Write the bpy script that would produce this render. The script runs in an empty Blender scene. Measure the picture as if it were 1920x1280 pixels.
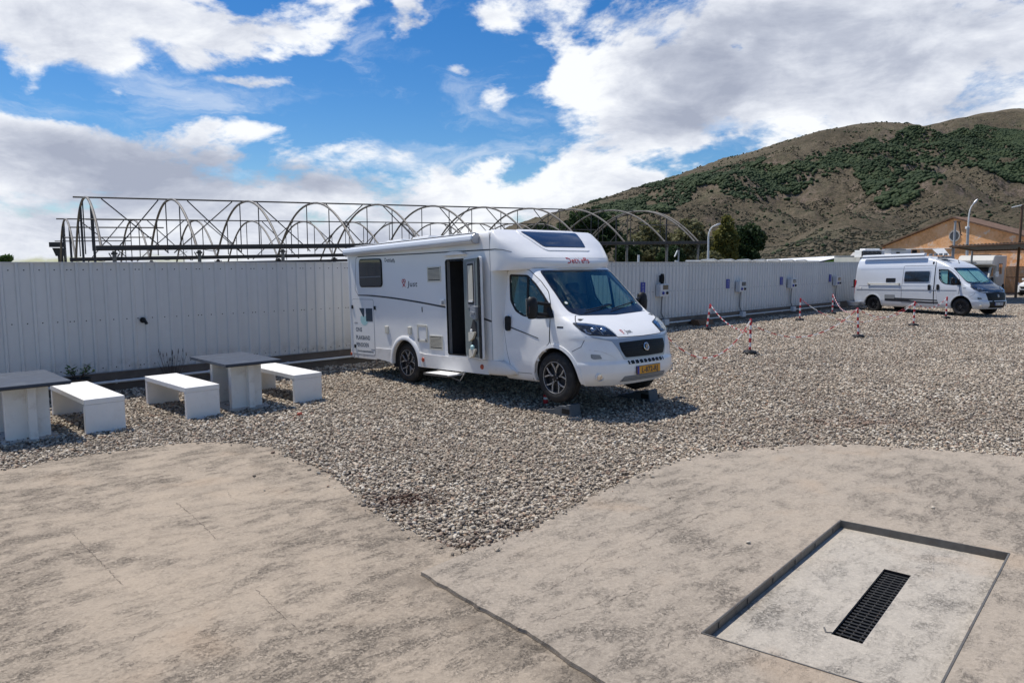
import bpy, bmesh, math, random
import numpy as np
from mathutils import Vector, Matrix
random.seed(7); RNG = np.random.default_rng(7)
SC = bpy.context.scene
COL = SC.collection
# ------------------------------------------------------------------ camera
FPX = 1370.0                      # focal length in photograph pixels (1920 wide)
CAMH = 2.2
PITCH = math.atan((640 - 491) / FPX)
cd = bpy.data.cameras.new('camera'); cam = bpy.data.objects.new('camera', cd); COL.objects.link(cam)
cd.sensor_width = 36; cd.lens = 36 * FPX / 1920; cd.clip_start = 0.1; cd.clip_end = 9000
cam.location = (0, 0, CAMH); cam.rotation_euler = (math.pi / 2 - PITCH, 0, 0)
SC.camera = cam
# ------------------------------------------------------------------ exposure
SC.view_settings.view_transform = 'Standard'; SC.view_settings.look = 'None'
SC.view_settings.gamma = 1.0; SC.view_settings.use_curve_mapping = False
SC.view_settings.exposure = 0.22
SC.cycles.max_bounces = 6; SC.cycles.transparent_max_bounces = 12
SC.cycles.caustics_reflective = False; SC.cycles.caustics_refractive = False
# ------------------------------------------------------------------ sun
SUN_AZ = Vector((-0.83, 0.56)).normalized(); SUN_EL = math.radians(65)
sd = bpy.data.lights.new('sun', 'SUN'); sd.energy = 3.9; sd.angle = math.radians(1.2); sd.color = (1.0, 0.955, 0.88)
sun = bpy.data.objects.new('sun', sd); COL.objects.link(sun)
_dir = Vector((SUN_AZ.x * math.cos(SUN_EL), SUN_AZ.y * math.cos(SUN_EL), math.sin(SUN_EL)))
sun.rotation_euler = _dir.to_track_quat('Z', 'Y').to_euler()
# ------------------------------------------------------------------ node helper
class X:
    """small expression wrapper round shader math nodes"""
    def __init__(s, nt, sock): s.nt = nt; s.s = sock
    def _m(s, op, *a, clamp=False):
        n = s.nt.nodes.new('ShaderNodeMath'); n.operation = op; n.use_clamp = clamp
        for i, v in enumerate((s,) + a):
            if isinstance(v, X): s.nt.links.new(v.s, n.inputs[i])
            else: n.inputs[i].default_value = v
        return X(s.nt, n.outputs[0])
    def __add__(s, o): return s._m('ADD', o)
    __radd__ = __add__
    def __sub__(s, o): return s._m('SUBTRACT', o)
    def __mul__(s, o): return s._m('MULTIPLY', o)
    __rmul__ = __mul__
    def __truediv__(s, o): return s._m('DIVIDE', o)
    def rsub(s, v): return (s * -1.0) + v
    def mx(s, v): return s._m('MAXIMUM', v)
    def mn(s, v): return s._m('MINIMUM', v)
    def pw(s, v): return s._m('POWER', v)
    def clamp(s): return s._m('ADD', 0.0, clamp=True)
    def ss(s, a, b, lo=0.0, hi=1.0):
        n = s.nt.nodes.new('ShaderNodeMapRange'); n.interpolation_type = 'SMOOTHSTEP'
        s.nt.links.new(s.s, n.inputs[0]); n.inputs[1].default_value = a; n.inputs[2].default_value = b
        n.inputs[3].default_value = lo; n.inputs[4].default_value = hi
        return X(s.nt, n.outputs[0])
def comb(nt, x, y, z=0.0):
    n = nt.nodes.new('ShaderNodeCombineXYZ')
    for i, v in enumerate((x, y, z)):
        if isinstance(v, X): nt.links.new(v.s, n.inputs[i])
        else: n.inputs[i].default_value = v
    return n.outputs[0]
def noise(nt, vec, scale, detail=4, rough=.55, dist=0.0, lac=2.0):
    n = nt.nodes.new('ShaderNodeTexNoise'); n.inputs['Scale'].default_value = scale; n.inputs['Detail'].default_value = detail
    n.inputs['Roughness'].default_value = rough; n.inputs['Distortion'].default_value = dist; n.inputs['Lacunarity'].default_value = lac
    if vec is not None: nt.links.new(vec, n.inputs['Vector'])
    return X(nt, n.outputs['Fac'])
def mixc(nt, f, a, b, mode='MIX'):
    n = nt.nodes.new('ShaderNodeMix'); n.data_type = 'RGBA'; n.blend_type = mode; n.clamp_factor = True
    def put(sock, v):
        if isinstance(v, X): nt.links.new(v.s, sock)
        elif hasattr(v, 'links') or isinstance(v, bpy.types.NodeSocket): nt.links.new(v, sock)
        elif isinstance(v, (int, float)): sock.default_value = v
        else: sock.default_value = (*v, 1) if len(v) == 3 else v
    put(n.inputs[0], f); put(n.inputs[6], a); put(n.inputs[7], b)
    return n.outputs[2]
def ramp(nt, fac, stops, interp='LINEAR'):
    n = nt.nodes.new('ShaderNodeValToRGB'); cr = n.color_ramp; cr.interpolation = interp
    while len(cr.elements) < len(stops): cr.elements.new(.5)
    for e, (p, c) in zip(cr.elements, stops): e.position = p; e.color = (*c, 1)
    nt.links.new(fac.s if isinstance(fac, X) else fac, n.inputs[0])
    return n.outputs[0]
# ------------------------------------------------------------------ world: Nishita sky with clouds
W = bpy.data.worlds.new('World'); SC.world = W; W.use_nodes = True
nt = W.node_tree; nt.nodes.clear()
out = nt.nodes.new('ShaderNodeOutputWorld'); bg = nt.nodes.new('ShaderNodeBackground'); nt.links.new(bg.outputs[0], out.inputs[0])
sky = nt.nodes.new('ShaderNodeTexSky'); sky.sky_type = 'NISHITA'; sky.sun_disc = False
sky.sun_elevation = SUN_EL; sky.sun_rotation = math.atan2(SUN_AZ.x, SUN_AZ.y); sky.air_density = 1.0; sky.dust_density = .3; sky.ozone_density = 2.0
SKYSTR = 0.11
tc = nt.nodes.new('ShaderNodeTexCoord'); sp = nt.nodes.new('ShaderNodeSeparateXYZ'); nt.links.new(tc.outputs['Generated'], sp.inputs[0])
dx, dy, dz = (X(nt, sp.outputs[i]) for i in range(3))
azm0 = dx._m('ARCTAN2', dy); el0 = dz._m('ARCSINE'); azm, el = azm0, el0
def azel(u, v):
    a = (u - 960) / FPX; b = (640 - v) / FPX
    d = Vector((a, math.cos(PITCH) + b * math.sin(PITCH), -math.sin(PITCH) + b * math.cos(PITCH))).normalized()
    return math.atan2(d.x, d.y), math.asin(d.z)
def blobs(lst):
    tot = None
    for (u, v, su, sv, amp) in lst:
        a, e = azel(u, v)
        q = ((azm_w - a) / (su / FPX)); r = ((el_w - e) / (sv / FPX))
        g = ((q * q + r * r) * -1.0)._m('EXPONENT') * amp
        tot = g if tot is None else tot + g
    return tot
elc = el.mx(0.0)
wv = comb(nt, azm * 1.0, el * 1.6, 5.1); wn1 = noise(nt, wv, 4.0, 6, .6); wv2 = comb(nt, azm * 1.0, el * 1.6, 9.3); wn2 = noise(nt, wv2, 4.0, 6, .6)
azm_w = azm + (wn1 - .5) * .22; el_w = el + (wn2 - .5) * .11
pv = comb(nt, dx / (elc + .16), dy / (elc + .16), 0.0)
av = comb(nt, azm * 1.0, el * 1.9, 0.3)
n1 = noise(nt, pv, 1.55, 9, .56, .25)
n2 = noise(nt, av, 5.2, 10, .60, .35)
n3 = noise(nt, av, 17.0, 7, .62, .2)
cover = blobs([(430, 185, 560, 62, -.15), (800, 235, 330, 120, -.19), (640, 110, 260, 60, -.10), (880, 60, 140, 110, -.20), (960, 300, 90, 60, -.10), (60, 195, 150, 22, -.20), (250, 205, 120, 30, -.10),
               (230, 20, 430, 72, .30), (60, 110, 120, 60, .14), (560, 50, 120, 50, .14), (765, 30, 34, 60, .30), (140, 172, 100, 22, .19), (322, 182, 50, 24, .24), (715, 160, 70, 22, .24), (850, 132, 56, 22, .24), (560, 165, 110, 18, .24), (480, 175, 60, 16, .20), (420, 150, 40, 14, .16), (780, 205, 110, 16, .20), (930, 40, 60, 24, .22), (640, 190, 60, 14, .16), 
               (330, 300, 560, 62, .22), (40, 250, 150, 62, .20), (640, 262, 240, 26, .16), (900, 360, 120, 56, .34), (560, 420, 900, 80, .18),
               (1330, 110, 300, 140, .25), (1180, 190, 180, 80, .20), (960, 190, 60, 26, .22), (1140, 340, 150, 70, .28), (1020, 310, 80, 40, -.10), (1250, 290, 120, 26, -.26), (1370, 300, 110, 36, -.08),
               (1700, 120, 330, 170, .24), (1600, 260, 260, 80, .10), (1010, 120, 50, 90, -.16), (1360, 98, 26, 18, -.34), (150, 455, 500, 40, .22), (900, 470, 900, 40, .12)])
dens = (n1 * .30 + n2 * .92 + n3 * .34 - .225) + cover
# the same field a little closer to the sun: the difference lights the rims of the clouds
av2 = comb(nt, azm * 1.0 + .018, el * 1.9 - .05, 0.3)
n2b = noise(nt, av2, 5.2, 6, .60, .35)
alpha = dens.ss(.60, .745)
thick = dens.ss(.72, 1.08)
rim = ((n2b - n2) * 2.6 + .5).clamp()
greyb = blobs([(350, 320, 330, 62, .75), (1290, 165, 120, 75, .85), (1290, 60, 300, 60, .22), (1600, 140, 420, 150, .34), (1750, 260, 300, 70, -.2), (1450, 250, 90, 50, -.3), (620, 345, 250, 26, .55), (110, 350, 260, 60, .42), (60, 60, 120, 60, .35), (900, 440, 800, 50, .20),
               (1850, 60, 200, 100, .14), (1060, 130, 90, 90, -.8), (260, 210, 280, 34, -.3), (560, 280, 320, 32, -.4), (890, 350, 80, 60, -.5), (1170, 330, 120, 60, -.3)])
tex = noise(nt, comb(nt, azm * 1.0, el * 2.4, 1.7), 7.0, 9, .62, .3)
grey = (thick * .26 + rim * .42 + greyb * .62 + (tex - .5) * 1.9 - .08).clamp()
cloud = ramp(nt, grey, [(0, (.84, .86, .89)), (.3, (.66, .69, .76)), (.65, (.46, .495, .585)), (1, (.34, .375, .47))])
skyc = nt.nodes.new('ShaderNodeMix'); skyc.data_type = 'RGBA'; skyc.blend_type = 'MULTIPLY'; skyc.inputs[0].default_value = 1
nt.links.new(sky.outputs[0], skyc.inputs[6]); skyc.inputs[7].default_value = (SKYSTR, SKYSTR, SKYSTR, 1)
hs = nt.nodes.new('ShaderNodeHueSaturation'); hs.inputs['Saturation'].default_value = 1.42; hs.inputs['Value'].default_value = .84; nt.links.new(skyc.outputs[2], hs.inputs['Color'])
veil = noise(nt, comb(nt, azm_w * 1.0, el_w * 3.2, 2.2), 5.5, 9, .62, .5); veil = veil.ss(.48, .74) * .55
blue = mixc(nt, 1.0, hs.outputs[0], (.70, .84, 1.0), 'MULTIPLY')
skyv = mixc(nt, veil, blue, (.66, .72, .82))
lp = mixc(nt, alpha, skyv, cloud)
low = mixc(nt, el.ss(-.02, .0), (.28, .25, .22), lp)     # ground colour below the horizon
nt.links.new(low, bg.inputs[0]); bg.inputs[1].default_value = 1.0
W.cycles.sampling_method = 'MANUAL'; W.cycles.sample_map_resolution = 1024
# ------------------------------------------------------------------ materials
def newmat(name):
    m = bpy.data.materials.new(name); m.use_nodes = True
    return m, m.node_tree, m.node_tree.nodes['Principled BSDF']
def bump(nt, h, strength, dist, bs, normal=None):
    b = nt.nodes.new('ShaderNodeBump'); b.inputs['Strength'].default_value = strength; b.inputs['Distance'].default_value = dist
    nt.links.new(h.s if isinstance(h, X) else h, b.inputs['Height'])
    if normal is not None: nt.links.new(normal, b.inputs['Normal'])
    if bs is not None: nt.links.new(b.outputs[0], bs.inputs['Normal'])
    return b.outputs[0]
def pos(nt):
    g = nt.nodes.new('ShaderNodeNewGeometry'); return g.outputs['Position']
def objc(nt):
    g = nt.nodes.new('ShaderNodeTexCoord'); return g.outputs['Object']
def mat(name, col, rough=.6, metal=0.0, var=.12, scale=6.0, bmp=.0, bscale=60, dirt=None, dirtamt=.3, coat=0.0, spec=.5):
    m, nt, bs = newmat(name); o = objc(nt)
    n = noise(nt, o, scale, 5, .6)
    dark = tuple(c * (1 - var) for c in col); lite = tuple(min(1, c * (1 + var * .6)) for c in col)
    c = ramp(nt, n, [(.3, dark), (.7, lite)])
    if dirt:
        d = noise(nt, o, scale * .6 + 1.3, 7, .65); c = mixc(nt, d.ss(.52, .75) * dirtamt, c, dirt)
    nt.links.new(c, bs.inputs['Base Color'])
    r = noise(nt, o, scale * 3, 3); nt.links.new((r * .12 + (rough - .06)).s, bs.inputs['Roughness'])
    bs.inputs['Metallic'].default_value = metal; bs.inputs['Coat Weight'].default_value = coat; bs.inputs['Coat Roughness'].default_value = .06
    bs.inputs['Specular IOR Level'].default_value = spec
    if bmp: bump(nt, noise(nt, o, bscale, 4, .6), bmp, .01, bs)
    return m
M = {}
M['paint'] = mat('white_paint', (.85, .84, .825), .32, 0, .03, 1.5, dirt=(.50, .47, .42), dirtamt=.14, coat=.5)
M['wallpaint'] = mat('white_side_panel', (.81, .80, .78), .42, 0, .03, .8, dirt=(.52, .50, .46), dirtamt=.16, coat=.2)
M['skirt'] = mat('white_skirt', (.74, .72, .69), .45, 0, .05, 2, dirt=(.36, .30, .24), dirtamt=.45, coat=.1)
M['silver'] = mat('silver_paint', (.50, .52, .56), .34, .35, .03, 2, dirt=(.35, .33, .3), dirtamt=.15, coat=.6)
M['vanwhite'] = mat('pale_silver_paint', (.66, .68, .71), .34, .15, .03, 2, coat=.6)
M['black'] = mat('black_plastic', (.011, .011, .012), .5, 0, .2, 8, spec=.3)
M['gloss'] = mat('gloss_black', (.012, .012, .014), .18, 0, .1, 5, coat=.6)
M['rubber'] = mat('tyre_rubber', (.022, .021, .021), .78, 0, .25, 14, bmp=.3, bscale=90, dirt=(.16, .14, .12), dirtamt=.35)
M['dark'] = mat('dark_lining', (.03, .03, .032), .85, 0, .2, 5)
M['lining'] = mat('grey_headlining', (.32, .34, .34), .9, 0, .1, 5)
M['rim'] = mat('machined_alloy', (.62, .63, .64), .28, .85, .05, 9)
M['rimdark'] = mat('black_alloy', (.025, .025, .028), .4, .3, .1, 9)
M['greyplast'] = mat('grey_plastic', (.24, .25, .26), .55, 0, .08, 8)
M['satin'] = mat('satin_grey_trim', (.42, .43, .45), .35, .5, .04, 8)
M['cream'] = mat('cream_plastic', (.62, .59, .50), .5, 0, .05, 12)
M['awning'] = mat('awning_case', (.68, .70, .73), .38, 0, .03, 3, coat=.2)
M['stripe'] = mat('black_stripe', (.03, .032, .038), .4, 0, .1, 10)
M['doorgrey'] = mat('door_inner_grey', (.17, .195, .19), .6, 0, .1, 10)
M['red'] = mat('red_print', (.45, .03, .035), .5, 0, .08, 10)
M['orange'] = mat('orange_reflector', (.45, .06, .02), .3, 0, .1, 10, coat=.5)
M['plate'] = mat('yellow_plate', (.72, .32, .02), .5, 0, .05, 20)
M['vplate'] = mat('white_plate', (.7, .7, .7), .5, 0, .05, 20)
M['blue'] = mat('blue_print', (.02, .035, .28), .5, 0, .1, 20)
M['teal'] = mat('pale_teal_print', (.40, .62, .62), .5, 0, .05, 20)
M['navy'] = mat('dark_navy_print', (.03, .05, .075), .5, 0, .05, 20)
M['chrome'] = mat('chrome', (.7, .7, .72), .15, 1, .03, 10)
M['seat'] = mat('seat_fabric', (.09, .095, .10), .9, 0, .25, 30, bmp=.3, bscale=120)
M['dash'] = mat('dashboard', (.06, .065, .065), .6, 0, .15, 20)
M['interior'] = mat('beige_interior', (.42, .40, .36), .7, 0, .08, 5)
M['curtain'] = mat('pale_curtain', (.72, .80, .79), .8, 0, .12, 14)
M['benchwhite'] = mat('whitewashed_concrete', (.83, .81, .775), .8, 0, .06, 3, bmp=.45, bscale=45, dirt=(.52, .47, .40), dirtamt=.32)
M['pedestal'] = mat('offwhite_pedestal', (.80, .775, .73), .8, 0, .07, 4, bmp=.25, bscale=45, dirt=(.42, .36, .29), dirtamt=.5)
M['slate'] = mat('blue_grey_tabletop', (.035, .05, .078), .62, 0, .3, 7, bmp=.1, bscale=70, dirt=(.13, .145, .16), dirtamt=.5)
M['pad'] = mat('pale_concrete_pad', (.48, .45, .41), .9, 0, .14, 8, bmp=.4, bscale=60, dirt=(.25, .22, .2), dirtamt=.4)
M['pipe'] = mat('white_conduit', (.70, .70, .68), .5, 0, .05, 8, dirt=(.4, .36, .3), dirtamt=.3)
M['greybox'] = mat('light_grey_enclosure', (.60, .61, .62), .5, 0, .05, 15)
M['steel'] = mat('galvanised_steel', (.17, .16, .145), .55, .5, .22, 14, bmp=.2, bscale=70, dirt=(.15, .09, .05), dirtamt=.6)
M['tube'] = mat('weathered_tube', (.20, .185, .165), .65, .1, .3, 3, dirt=(.10, .055, .03), dirtamt=.7)
M['darktube'] = mat('dark_weathered_tube', (.05, .048, .048), .65, .1, .3, 3, dirt=(.06, .03, .02), dirtamt=.6)
M['gutter'] = mat('rusted_gutter', (.045, .042, .040), .7, .1, .3, 1.5, dirt=(.10, .045, .02), dirtamt=.7)
M['plinth'] = mat('plinth_concrete', (.15, .125, .105), .95, 0, .3, 1.7, bmp=.5, bscale=30, dirt=(.30, .27, .23), dirtamt=.5)
M['wood'] = mat('brown_board', (.16, .085, .045), .8, 0, .3, 9, bmp=.3, bscale=50)
M['redpl'] = mat('red_plastic', (.52, .02, .03), .45, 0, .12, 12)
M['whitepl'] = mat('white_plastic', (.80, .79, .77), .45, 0, .06, 12)
M['ramp'] = mat('dark_grey_ramp', (.085, .095, .105), .6, 0, .2, 14, bmp=.2)
M['bucket'] = mat('pale_blue_tub', (.48, .52, .58), .5, 0, .1, 12)
M['roofwhite'] = mat('white_roof_sheet', (.78, .78, .77), .5, 0, .05, 2)
M['lime'] = mat('lime_green_panel', (.28, .62, .02), .5, 0, .05, 2)
M['shedgrey'] = mat('grey_shed_wall', (.16, .17, .18), .8, 0, .15, 2)
M['canopy'] = mat('dark_corrugated_sheet', (.10, .115, .11), .6, 0, .2, 2)
M['rust'] = mat('rusty_post', (.15, .085, .05), .8, 0, .3, 3)
M['oldcamper'] = mat('aged_cream_camper', (.56, .54, .49), .55, 0, .08, 1.5, dirt=(.3, .26, .2), dirtamt=.4)
M['stonegrey'] = mat('grey_post', (.35, .36, .37), .6, 0, .1, 4)
M['soilpot'] = mat('dark_pot', (.03, .03, .032), .6, 0, .1, 8)
def leafmat(name, a, b, c=None, sc=1.2):
    m, nt, bs = newmat(name); g = pos(nt)
    n = noise(nt, g, sc, 3, .6); n2 = noise(nt, g, sc * 9, 2, .6)
    col = ramp(nt, n * .6 + n2 * .4, [(.35, a), (.65, b)] if c is None else [(.32, a), (.5, b), (.68, c)])
    nt.links.new(col, bs.inputs['Base Color']); bs.inputs['Roughness'].default_value = .7; bs.inputs['Specular IOR Level'].default_value = .25
    tr = nt.nodes.new('ShaderNodeBsdfTranslucent'); nt.links.new(col, tr.inputs[0]); mx = nt.nodes.new('ShaderNodeMixShader'); mx.inputs[0].default_value = .3
    o = nt.nodes['Material Output']; nt.links.new(bs.outputs[0], mx.inputs[1]); nt.links.new(tr.outputs[0], mx.inputs[2]); nt.links.new(mx.outputs[0], o.inputs[0])
    return m
M['pine'] = leafmat('dark_pine_leaves', (.018, .038, .014), (.055, .090, .032), sc=.5)
M['olive'] = leafmat('olive_leaves', (.095, .10, .045), (.24, .225, .11), sc=.4)
M['yellowleaf'] = leafmat('yellow_green_leaves', (.07, .085, .022), (.24, .22, .06), sc=.4)
M['leaf'] = leafmat('green_leaves', (.05, .10, .03), (.13, .20, .06), sc=8)
M['dryleaf'] = leafmat('dry_stems', (.07, .055, .05), (.13, .10, .09), sc=8)
M['bark'] = mat('bark', (.10, .075, .055), .9, 0, .3, 5, bmp=.5, bscale=20)
def glassmat(name, tint=(.62, .72, .70), refl=.9):
    m, nt, bs = newmat(name); o = nt.nodes['Material Output']
    t = nt.nodes.new('ShaderNodeBsdfTransparent'); t.inputs[0].default_value = (*tint, 1)
    g = nt.nodes.new('ShaderNodeBsdfGlossy'); g.inputs['Roughness'].default_value = .02; g.inputs['Color'].default_value = (.9, .95, .97, 1)
    f = nt.nodes.new('ShaderNodeLayerWeight'); f.inputs['Blend'].default_value = .5
    w = noise(nt, objc(nt), 2.0, 2); 
    k = (X(nt, f.outputs['Facing']).pw(4.0) * .8 + .035) * refl + w * .015
    mx = nt.nodes.new('ShaderNodeMixShader'); nt.links.new(k.s, mx.inputs[0]); nt.links.new(t.outputs[0], mx.inputs[1]); nt.links.new(g.outputs[0], mx.inputs[2]); nt.links.new(mx.outputs[0], o.inputs[0])
    return m
M['glass'] = glassmat('tinted_glass', (.78, .90, .87), 1.0)
M['clear'] = glassmat('headlight_lens', (.82, .84, .86), 1.0)
M['darkglass'] = mat('dark_acrylic', (.012, .013, .016), .12, 0, .2, 3, coat=.8)
M['skylight'] = mat('dark_skylight_acrylic', (.02, .022, .035), .12, 0, .2, 3, coat=1.0)
def m_fence():
    m, nt, bs = newmat('painted_steel_sheet'); p = pos(nt)
    s = nt.nodes.new('ShaderNodeSeparateXYZ'); nt.links.new(p, s.inputs[0]); px, py, pz = (X(nt, s.outputs[i]) for i in range(3))
    n = noise(nt, comb(nt, (px + py) * .9, pz * .12, 0.0), 2.2, 5, .6); n2 = noise(nt, p, 6, 6, .65)
    col = ramp(nt, n * .7 + n2 * .3, [(.3, (.57, .57, .565)), (.7, (.67, .67, .66))])
    oi = nt.nodes.new('ShaderNodeObjectInfo'); col = mixc(nt, X(nt, oi.outputs['Random']) * .16, col, (.42, .42, .42))
    rs_ = noise(nt, comb(nt, (px + py) * 4.0, pz * .35, 0.0), 3.0, 5, .7); col = mixc(nt, rs_.ss(.60, .74) * .30, col, (.40, .36, .31))
    dirt = (pz.ss(.32, .70, 1.0, 0.0)) * n2.ss(.42, .62) * .45
    col = mixc(nt, dirt, col, (.30, .27, .23))
    nt.links.new(col, bs.inputs['Base Color']); bs.inputs['Roughness'].default_value = .45
    return m
M['fence'] = m_fence()
def m_concrete(name, base, warm, joint=0.0, rz=1.0):
    m, nt, bs = newmat(name); p = pos(nt)
    s = nt.nodes.new('ShaderNodeSeparateXYZ'); nt.links.new(p, s.inputs[0]); px, py = X(nt, s.outputs[0]), X(nt, s.outputs[1])
    # trowel direction: stretched along the fence direction
    a = (px + py) * .707; b = (px - py) * .707
    tv = comb(nt, a * .42, b * 1.0, 0.0)
    big = noise(nt, p, .55, 5, .55); mid = noise(nt, p, 2.6, 6, .62); fine = noise(nt, p, 34, 6, .7); vfine = noise(nt, p, 150, 3, .6)
    tro = noise(nt, tv, 7.0, 9, .74, .2)
    tro2 = noise(nt, p, 55, 6, .75, .2); grit = noise(nt, p, 62, 5, .75); grit2 = noise(nt, p, 24, 6, .75)
    col = ramp(nt, big * .55 + mid * .45, [(.36, tuple(c * .80 for c in base)), (.5, base), (.66, warm)])
    rough_zone = (big * .6 + mid * .4).ss(.42, .56, 1.0, .0) * rz
    pit = (tro.ss(.46, .62) * tro2.ss(.485, .56)) * (rough_zone * .85 + .15)
    vo = nt.nodes.new('ShaderNodeTexVoronoi'); vo.inputs['Scale'].default_value = 48; nt.links.new(p, vo.inputs['Vector']); vs = nt.nodes.new('ShaderNodeSeparateColor'); nt.links.new(vo.outputs['Color'], vs.inputs[0]); ag = X(nt, vs.outputs[0])
    agz = (tro.ss(.40, .58) * .6 + .4) * (rough_zone * .6 + .4)
    col = mixc(nt, ag.ss(.66, .82) * agz * .50, col, tuple(c * .40 for c in base)); col = mixc(nt, ag.ss(.30, .12) * agz * .55, col, tuple(min(1, c * 1.5) for c in base))
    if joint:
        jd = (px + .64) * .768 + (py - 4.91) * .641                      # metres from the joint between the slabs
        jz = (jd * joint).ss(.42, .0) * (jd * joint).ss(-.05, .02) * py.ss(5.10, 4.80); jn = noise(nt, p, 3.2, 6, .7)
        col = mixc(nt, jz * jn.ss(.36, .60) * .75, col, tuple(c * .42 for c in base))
    bl = noise(nt, p, 1.9, 7, .72, .6); col = mixc(nt, bl.ss(.58, .70) * .20, col, tuple(c * .50 for c in base))
    col = mixc(nt, pit * .24, col, tuple(c * .36 for c in base))
    ridge = tro2.ss(.56, .66) * rough_zone
    speck = fine.ss(.60, .70)
    col = mixc(nt, grit.ss(.53, .62) * (rough_zone * .36 + .14), col, tuple(c * .40 for c in base)); col = mixc(nt, grit2.ss(.56, .66) * (tro.ss(.42, .6) * .26 * rz + .05), col, tuple(c * .44 for c in base)); col = mixc(nt, grit.ss(.44, .36) * .35, col, tuple(min(1, c * 1.45) for c in base)); col = mixc(nt, speck * .38, col, tuple(c * .50 for c in base))
    lite = fine.ss(.42, .30); col = mixc(nt, lite * .35, col, tuple(min(1, c * 1.35) for c in base))
    stain = noise(nt, p, 1.5, 4, .6); st2 = noise(nt, p, .9, 3, .5, .3)
    col = mixc(nt, stain.ss(.60, .74) * .24, col, tuple(c * .55 for c in base))
    col = mixc(nt, st2.ss(.57, .70) * .32, col, (.42, .30, .20))
    nt.links.new(col, bs.inputs['Base Color']); bs.inputs['Roughness'].default_value = .9; bs.inputs['Specular IOR Level'].default_value = .25
    h = ag * .5 * agz + fine * .35 + vfine * .25 + tro2 * rough_zone * .9 - pit * 1.3 + tro * .6
    bump(nt, h, .85, .016, bs)
    return m
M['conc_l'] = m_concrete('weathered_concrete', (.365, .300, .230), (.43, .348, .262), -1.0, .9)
M['conc_r'] = m_concrete('newer_concrete', (.365, .308, .245), (.41, .34, .265), 0.0, .45)
M['conc_p'] = m_concrete('pit_concrete', (.42, .375, .315), (.49, .435, .36), 0.0, .5)
M['crack'] = mat('crack_dirt', (.115, .092, .072), .95, 0, .3, 20)
PEB = [(0, (.070, .062, .055)), (.12, (.17, .148, .124)), (.28, (.32, .272, .215)), (.46, (.48, .415, .33)), (.64, (.62, .56, .47)), (.80, (.74, .70, .62)), (.88, (.48, .34, .23)), (.94, (.16, .15, .145)), (1.0, (.34, .20, .14))]
def m_gravel():
    m, nt, bs = newmat('gravel_ground'); p = pos(nt)
    v = nt.nodes.new('ShaderNodeTexVoronoi'); v.inputs['Scale'].default_value = 26; nt.links.new(p, v.inputs['Vector'])
    sep = nt.nodes.new('ShaderNodeSeparateColor'); nt.links.new(v.outputs['Color'], sep.inputs[0])
    col = ramp(nt, X(nt, sep.outputs[0]), PEB)
    edge = X(nt, v.outputs['Distance']).ss(.30, .62)
    col = mixc(nt, edge * .66, col, (.095, .078, .062))
    big = noise(nt, p, .35, 4, .6)
    col = mixc(nt, big.ss(.40, .65) * .35, col, (.22, .19, .16))
    nt.links.new(col, bs.inputs['Base Color']); bs.inputs['Roughness'].default_value = .9
    bump(nt, (X(nt, v.outputs['Distance']) * -1.0), 1.0, .03, bs)
    return m
M['gravel'] = m_gravel()
def m_pebble():
    m, nt, bs = newmat('pebble'); oi = nt.nodes.new('ShaderNodeObjectInfo')
    col = ramp(nt, X(nt, oi.outputs['Random']), PEB)
    big = noise(nt, pos(nt), .45, 4, .6); fine = noise(nt, pos(nt), 90, 3, .6)
    col = mixc(nt, big.ss(.40, .64) * .42, col, (.21, .165, .125)); b2 = noise(nt, pos(nt), .16, 4, .6, .6); col = mixc(nt, b2.ss(.45, .60) * .28, col, (.47, .40, .315)); col = mixc(nt, 1.0, col, (1.0, .955, .89), 'MULTIPLY')
    col = mixc(nt, fine.ss(.4, .7) * .35, col, (.25, .23, .2))
    # a patch of rust-red earth and leaves by the slab, and damp soil in the tip of the gravel
    s = nt.nodes.new('ShaderNodeSeparateXYZ'); nt.links.new(pos(nt), s.inputs[0]); px, py = X(nt, s.outputs[0]), X(nt, s.outputs[1])
    def spot(cx, cy, rx, ry):
        q = (px - cx) / rx; r = (py - cy) / ry
        return ((q * q + r * r) * -1.0)._m('EXPONENT')
    f = (spot(-1.02, 6.62, .34, .20) * 1.4 + spot(-.35, 5.5, .5, .13) * .6 + spot(.15, 5.85, .5, .14) * .35) * noise(nt, pos(nt), 14, 3).ss(.32, .55)
    col = mixc(nt, f * .95, col, (.075, .035, .022))
    f2 = spot(4.6, 9.9, .9, .2) * noise(nt, pos(nt), 5, 3).ss(.4, .6)
    col = mixc(nt, f2 * .7, col, (.22, .12, .08))
    nt.links.new(col, bs.inputs['Base Color']); bs.inputs['Roughness'].default_value = .75; bs.inputs['Specular IOR Level'].default_value = .35
    return m
M['pebble'] = m_pebble()
def m_hill():
    m, nt, bs = newmat('scrub_hillside'); p = pos(nt)
    n = noise(nt, p, .006, 8, .62); f = noise(nt, p, .11, 8, .72); f2 = noise(nt, p, .35, 5, .7)
    col = ramp(nt, n * .5 + f * .5, [(.34, (.070, .058, .040)), (.5, (.140, .113, .078)), (.62, (.20, .162, .115)), (.72, (.28, .235, .185))])
    shrub = f2.ss(.50, .58); col = mixc(nt, shrub * .6, col, (.045, .052, .030))
    g = nt.nodes.new('ShaderNodeNewGeometry'); s = nt.nodes.new('ShaderNodeSeparateXYZ'); nt.links.new(g.outputs['Normal'], s.inputs[0])
    steep = X(nt, s.outputs[2]).ss(.86, .70); col = mixc(nt, steep * f.ss(.42, .60) * .75, col, (.27, .205, .165))
    gr = noise(nt, p, .012, 4, .6); col = mixc(nt, gr.ss(.52, .68) * .4, col, (.10, .105, .06))
    nt.links.new(col, bs.inputs['Base Color']); bs.inputs['Roughness'].default_value = .95; bs.inputs['Specular IOR Level'].default_value = .1
    bump(nt, f * 1.0 + f2 * .5, 1.0, 5.0, bs)
    return m
M['hill'] = m_hill()
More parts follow.
